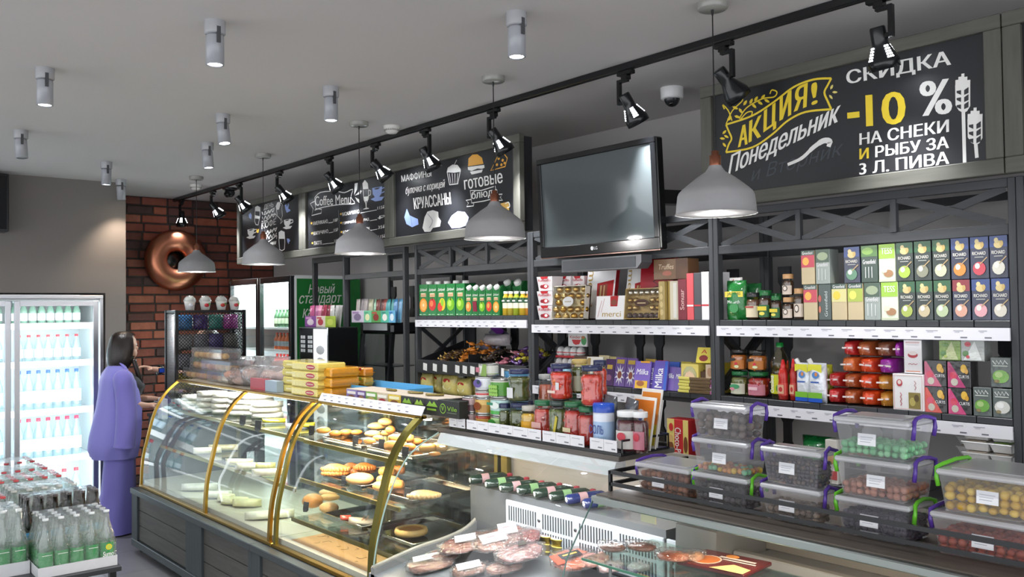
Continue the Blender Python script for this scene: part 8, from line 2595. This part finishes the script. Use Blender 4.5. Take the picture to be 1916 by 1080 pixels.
# cashier, mostly hidden behind the wire rack
t = thing('person', 'cashier behind the wire rack, only a reaching arm with a watch in view', 'person', (-8.0, 3.07, 0), PI)
nd = {'pelvis': (0, 0, .95, .12, .09), 'waist': (0, 0, 1.08, .1, .08), 'chest': (0, .02, 1.26, .13, .095), 'neck0': (0, 0, 1.4, .055, .055), 'neck1': (0, .01, 1.46, .045, .045), 'head': (0, .02, 1.55, .055, .055),
      'rs': (.17, 0, 1.37, .05, .05), 're': (.26, .0, 1.13, .038, .038), 'rw': (.30, .12, .99, .026, .022), 'ls': (-.17, 0, 1.37, .05, .05), 'le': (-.17, .24, 1.285, .040, .040), 'lw': (-.10, .52, 1.355, .026, .023),
      'rh': (.09, 0, .9, .09, .09), 'rk': (.095, 0, .5, .055, .055), 'ra': (.1, -.02, .09, .035, .035), 'rf': (.1, .1, .045, .03, .02), 'lh': (-.09, 0, .9, .09, .09), 'lk': (-.09, 0, .5, .055, .055), 'la': (-.09, -.02, .09, .035, .035), 'lf': (-.09, .1, .045, .03, .02)}
eg = [('pelvis', 'waist'), ('waist', 'chest'), ('chest', 'neck0'), ('neck0', 'neck1'), ('neck1', 'head'), ('chest', 'rs'), ('rs', 're'), ('re', 'rw'), ('chest', 'ls'), ('ls', 'le'), ('le', 'lw'), ('pelvis', 'rh'), ('rh', 'rk'), ('rk', 'ra'), ('ra', 'rf'), ('pelvis', 'lh'), ('lh', 'lk'), ('lk', 'la'), ('la', 'lf')]
hand(nd, eg, 'r', nd['rw'][:3], (0, .9, -.1), (0, 0, 1), -1)
hand(nd, eg, 'l', nd['lw'][:3], (.1, .9, .25), (0, 0, 1), 1)
skin('body', nd, eg, 'pelvis', SK, t, extra=lambda m: face(m, 0, .025, 1.585, 1, SK))
m = MB(); rings(m, [(.82, 0, 0, .17, .13), (1.0, 0, 0, .16, .125), (1.2, 0, .02, .175, .135), (1.34, 0, .01, .19, .115), (1.41, 0, 0, .1, .08)], '#26262a', 26)
for s, e in ((1, (.205, .06, 1.2)), (-1, (-.18, .12, 1.29))): m.tube([(s*.15, 0, 1.37), (s*.185, .03, 1.33), e], [.065, .065, .06], '#26262a', 12)
m.build('shirt', 'cloth', t)
m = MB()
for s in (-1, 1): rings(m, [(.03, s*.1, -.02, .07, .08), (.5, s*.095, 0, .085, .085), (.9, s*.07, 0, .11, .12)], '#2a2c34', 18)
m.build('trousers', 'cloth', t)
m = MB()
for s in (-1, 1): m.ell((s*.1, .05, .035), (.045, .12, .035), '#1a1a1c', 12, 8)
m.build('shoes', 'gloss', t)
m = MB(); rings(m, [(1.5, 0, -.01, .085, .085), (1.58, 0, 0, .088, .102), (1.66, 0, .01, .078, .09), (1.7, 0, .01, .04, .05), (1.71, 0, .01, .001, .001)], '#3a2a22', 24, lambda a, i: i < 2 and abs((a-PI/2+PI) % (2*PI)-PI) < 1.0); m.build('hair', 'hair', t)
wv = Vector(nd['lw'][:3])-Vector((-.01, .045, .012))
m = MB(); m.lathe([(.040, -.014), (.044, -.014), (.044, .014), (.040, .014)], '#1a1c1e', 16, M=frame_to(wv, Vector(nd['lw'][:3])), cap=False); m.box(-.056, -.042, -.026, .026, -.022, .022, '#141618', bev=.003, M=Matrix.Translation(wv)); m.box(-.0575, -.056, -.021, .021, -.017, .017, '#2a52c8', M=Matrix.Translation(wv)); wt_ = m.build('smart_watch', 'gloss', t)

# ================================================================ bottle packs on the low table
t = thing('low_table', 'low black table carrying shrink-wrapped bottle packs', 'table', (-5.6, .9, 0))
m = MB(); m.box(-1.05, 1.05, -.48, .41, .585, .61, '#2a2b2e', bev=.003); m.build('table_top', 'card', t)
for x in (-1.0, 0, 1.0):
    for y in (-.45, .38):
        m = MB(); m.box(x-.015, x+.015, y-.015, y+.015, 0, .5845, '#18191b'); m.build('leg', 'gloss', t)


def crate(label, x, y, nx, ny, r, h, kind, traycol='#d8d8da', lip=.05, wrap=True, group=None):
    """a shrink-wrapped tray of bottles; front looks to +x; x, y: its front left corner, rows run to -x"""
    w, d = ny*r*2.04, nx*r*2.04
    t = thing('bottle_tray', label, 'bottle tray', (x, y, .6108), 0, group)
    m = MB()
    for q in ((-d-.006, 0.006, -.006, w+.006, 0, .003), (.003, .006, -.006, w+.006, .003, lip), (-d-.006, -d-.003, -.006, w+.006, .003, lip), (-d-.003, .003, -.006, -.003, .003, lip), (-d-.003, .003, w+.003, w+.006, .003, lip)): m.box(*q, traycol)
    m.build('tray', 'card', t)
    if wrap:
        m = MB()
        v, f = [], []
        n = 16
        rr = random.Random(label)
        hts = ((.05, .0), (.45, .0), (.62, .012), (.82, r*.7), (1.0, r*.75), (1.005, r*1.4))
        for hz, ins in hts:
            for k in range(4*n):
                s, u = divmod(k, n)
                u /= n
                e = ins+rr.uniform(0, .004)+(.006*math.sin(u*PI*2*(ny if s in (1, 3) else nx))**2 if hz > .4 else 0)
                X0_, X1_, Y0_, Y1_ = -d-.004+e, .004-e, -.004+e, w+.004-e
                q = ((X0_+(X1_-X0_)*u, Y0_), (X1_, Y0_+(Y1_-Y0_)*u), (X1_-(X1_-X0_)*u, Y1_), (X0_, Y1_-(Y1_-Y0_)*u))[s]
                v.append((q[0], q[1], h*hz+.004+rr.uniform(0, .004)*(hz > .9)))
        L4 = 4*n
        for i in range(len(hts)-1):
            for k in range(L4): f.append((i*L4+k, i*L4+(k+1) % L4, (i+1)*L4+(k+1) % L4, (i+1)*L4+k))
        f.append([(len(hts)-1)*L4+k for k in range(L4)])
        m.add(v, f, '#ffffff', True); m.build('shrink_wrap', WRAP, t)
    return t


def fill_crate(x, y, nx, ny, r, h, proto, what, group, skip=lambda i, j: False):
    first = None
    for i in range(nx):
        for j in range(ny):
            if skip(i, j): continue
            loc = (x-r*1.02-i*r*2.04, y+r*1.02+j*r*2.04, .6145)
            lb = what+', '+ORD[i]+' row, '+ORD[j]+' from the left'
            if first is None: first = proto(lb, loc, group)
            else: dup(first, loc, 0, lb)


def glassb(r, h, mat, cap, label=None, fillc=None):
    def f(lb, loc, group):
        t = thing('drink_bottle', lb, 'bottle', loc, 0, group)
        m = MB(); m.lathe([(0, .002), (r*.93, .002), (r*.98, .012), (r*.98, h*.5), (r*.9, h*.58), (r*.5, h*.74), (r*.38, h*.86), (r*.36, h*.97), (r*.4, h*.975)], '#ffffff', 18, cap=False); m.build('bottle', mat, t)
        m = MB(); m.lathe([(r*.42, h*.965), (r*.42, h), (0, h+.001)], cap, 12); m.build('cap', 'gloss', t)
        if label:
            m = MB()
            M = Matrix.Rotation(PI/2, 4, 'Z')
            m.lathe([(r*1.0, h*.10), (r*1.0, h*.42)], label[0], 18, cap=False)
            printing(m, r*1.7, h, [(q if i else q) for i, q in enumerate(label[1])], -r*1.01, M)
            m.build('label', 'gloss', t)
        return t
    return f


clb = clear('soda_glass', (.9, .95, .92), .09, .04, .1)
gl = ('#3f9a54', [('d', .55, .34, .26, .055, '#e8d83a'), ('d', .55, .34, .18, .038, '#c8dc5a'), ('t', 'Sumo', .06, .94, .17, .26, '#f4f6f0', .1), ('r', .1, .5, .12, .14, '#e8d83a')])
g2 = ('#4a9a5c', [('r', .12, .88, .14, .15, '#d8e8d8'), ('r', .12, .88, .36, .37, '#d8e8d8')])
Xs, Ys = -4.585, .955
r, h = .033, .262
crate('shrink-wrapped white tray of clear lemonade bottles, nearest on the table', Xs, Ys, 4, 5, r, h, 0, lip=.048, group=None)
fill_crate(Xs, Ys, 1, 5, r, h, glassb(r, h, clb, '#cfd2d0', g2), 'green-backed lemonade bottle in the nearest tray', 'clear lemonade bottles in the nearest tray', lambda i, j: j == 4)
fill_crate(Xs, Ys, 4, 5, r, h, glassb(r, h, clb, '#cfd2d0', gl), 'green and yellow labelled lemonade bottle in the nearest tray', 'clear lemonade bottles in the nearest tray', lambda i, j: i == 0 and j < 4)
Xb, Yb = -5.0, .96
r2_, hb2 = .032, .295
crate('shrink-wrapped tray of dark brown bottles behind the lemonade', Xb, Yb, 3, 6, r2_, hb2, 0, lip=.06)
fill_crate(Xb, Yb, 3, 6, r2_, hb2, glassb(r2_, hb2, BROWNGLASS, '#3a3232', ('#c8a888', [('r', 0, 1, .3, .42, '#5aa0d0')])), 'dark brown bottle in the tray behind the lemonade', 'dark brown bottles in the second tray')
for k, (xx, cap, c, nm) in enumerate(((-5.28, '#b8b8b0', '#c8d0c8', 'pale capped'), (-5.62, '#b83a3c', '#ccd0d4', 'red capped'), (-5.96, '#b83a44', '#c8ccd0', 'red capped'), (-6.3, '#a8343c', '#c8ccd0', 'red capped'))):
    lab = ('shrink-wrapped tray of pale capped bottles, third from the front', 'shrink-wrapped tray of red capped bottles, fourth from the front', 'shrink-wrapped tray of red capped bottles, fifth from the front', 'shrink-wrapped tray of red capped bottles, farthest on the table')[k]
    crate(lab, xx, .95, 4, 5, .036, .29, 0, lip=.06)
    fill_crate(xx, .95, 4, 5, .036, .29, glassb(.036, .29, clb, cap, ('#b8bcc0', [])), nm+' bottle in the '+('third', 'fourth', 'fifth', 'farthest')[k]+' tray', nm+' bottles in the '+('third', 'fourth', 'fifth', 'farthest')[k]+' tray', lambda i, j: 0 < j < 4 and 0 < i and k > 1)
for k, xx in enumerate((-4.72, -5.1)):
    crate(('shrink-wrapped bottle tray at the left edge, nearer one', 'shrink-wrapped bottle tray at the left edge, farther one')[k], xx, .60, 4, 5, .033, .30, 0, lip=.06)
    fill_crate(xx, .60, 4, 5, .033, .30, glassb(.033, .30, clb, '#b83a3c' if k else '#c8ccc8', g2), 'clear bottle in the '+('nearer', 'farther')[k]+' tray at the left edge', 'clear bottles in the '+('nearer', 'farther')[k]+' left tray', lambda i, j: j < 3)
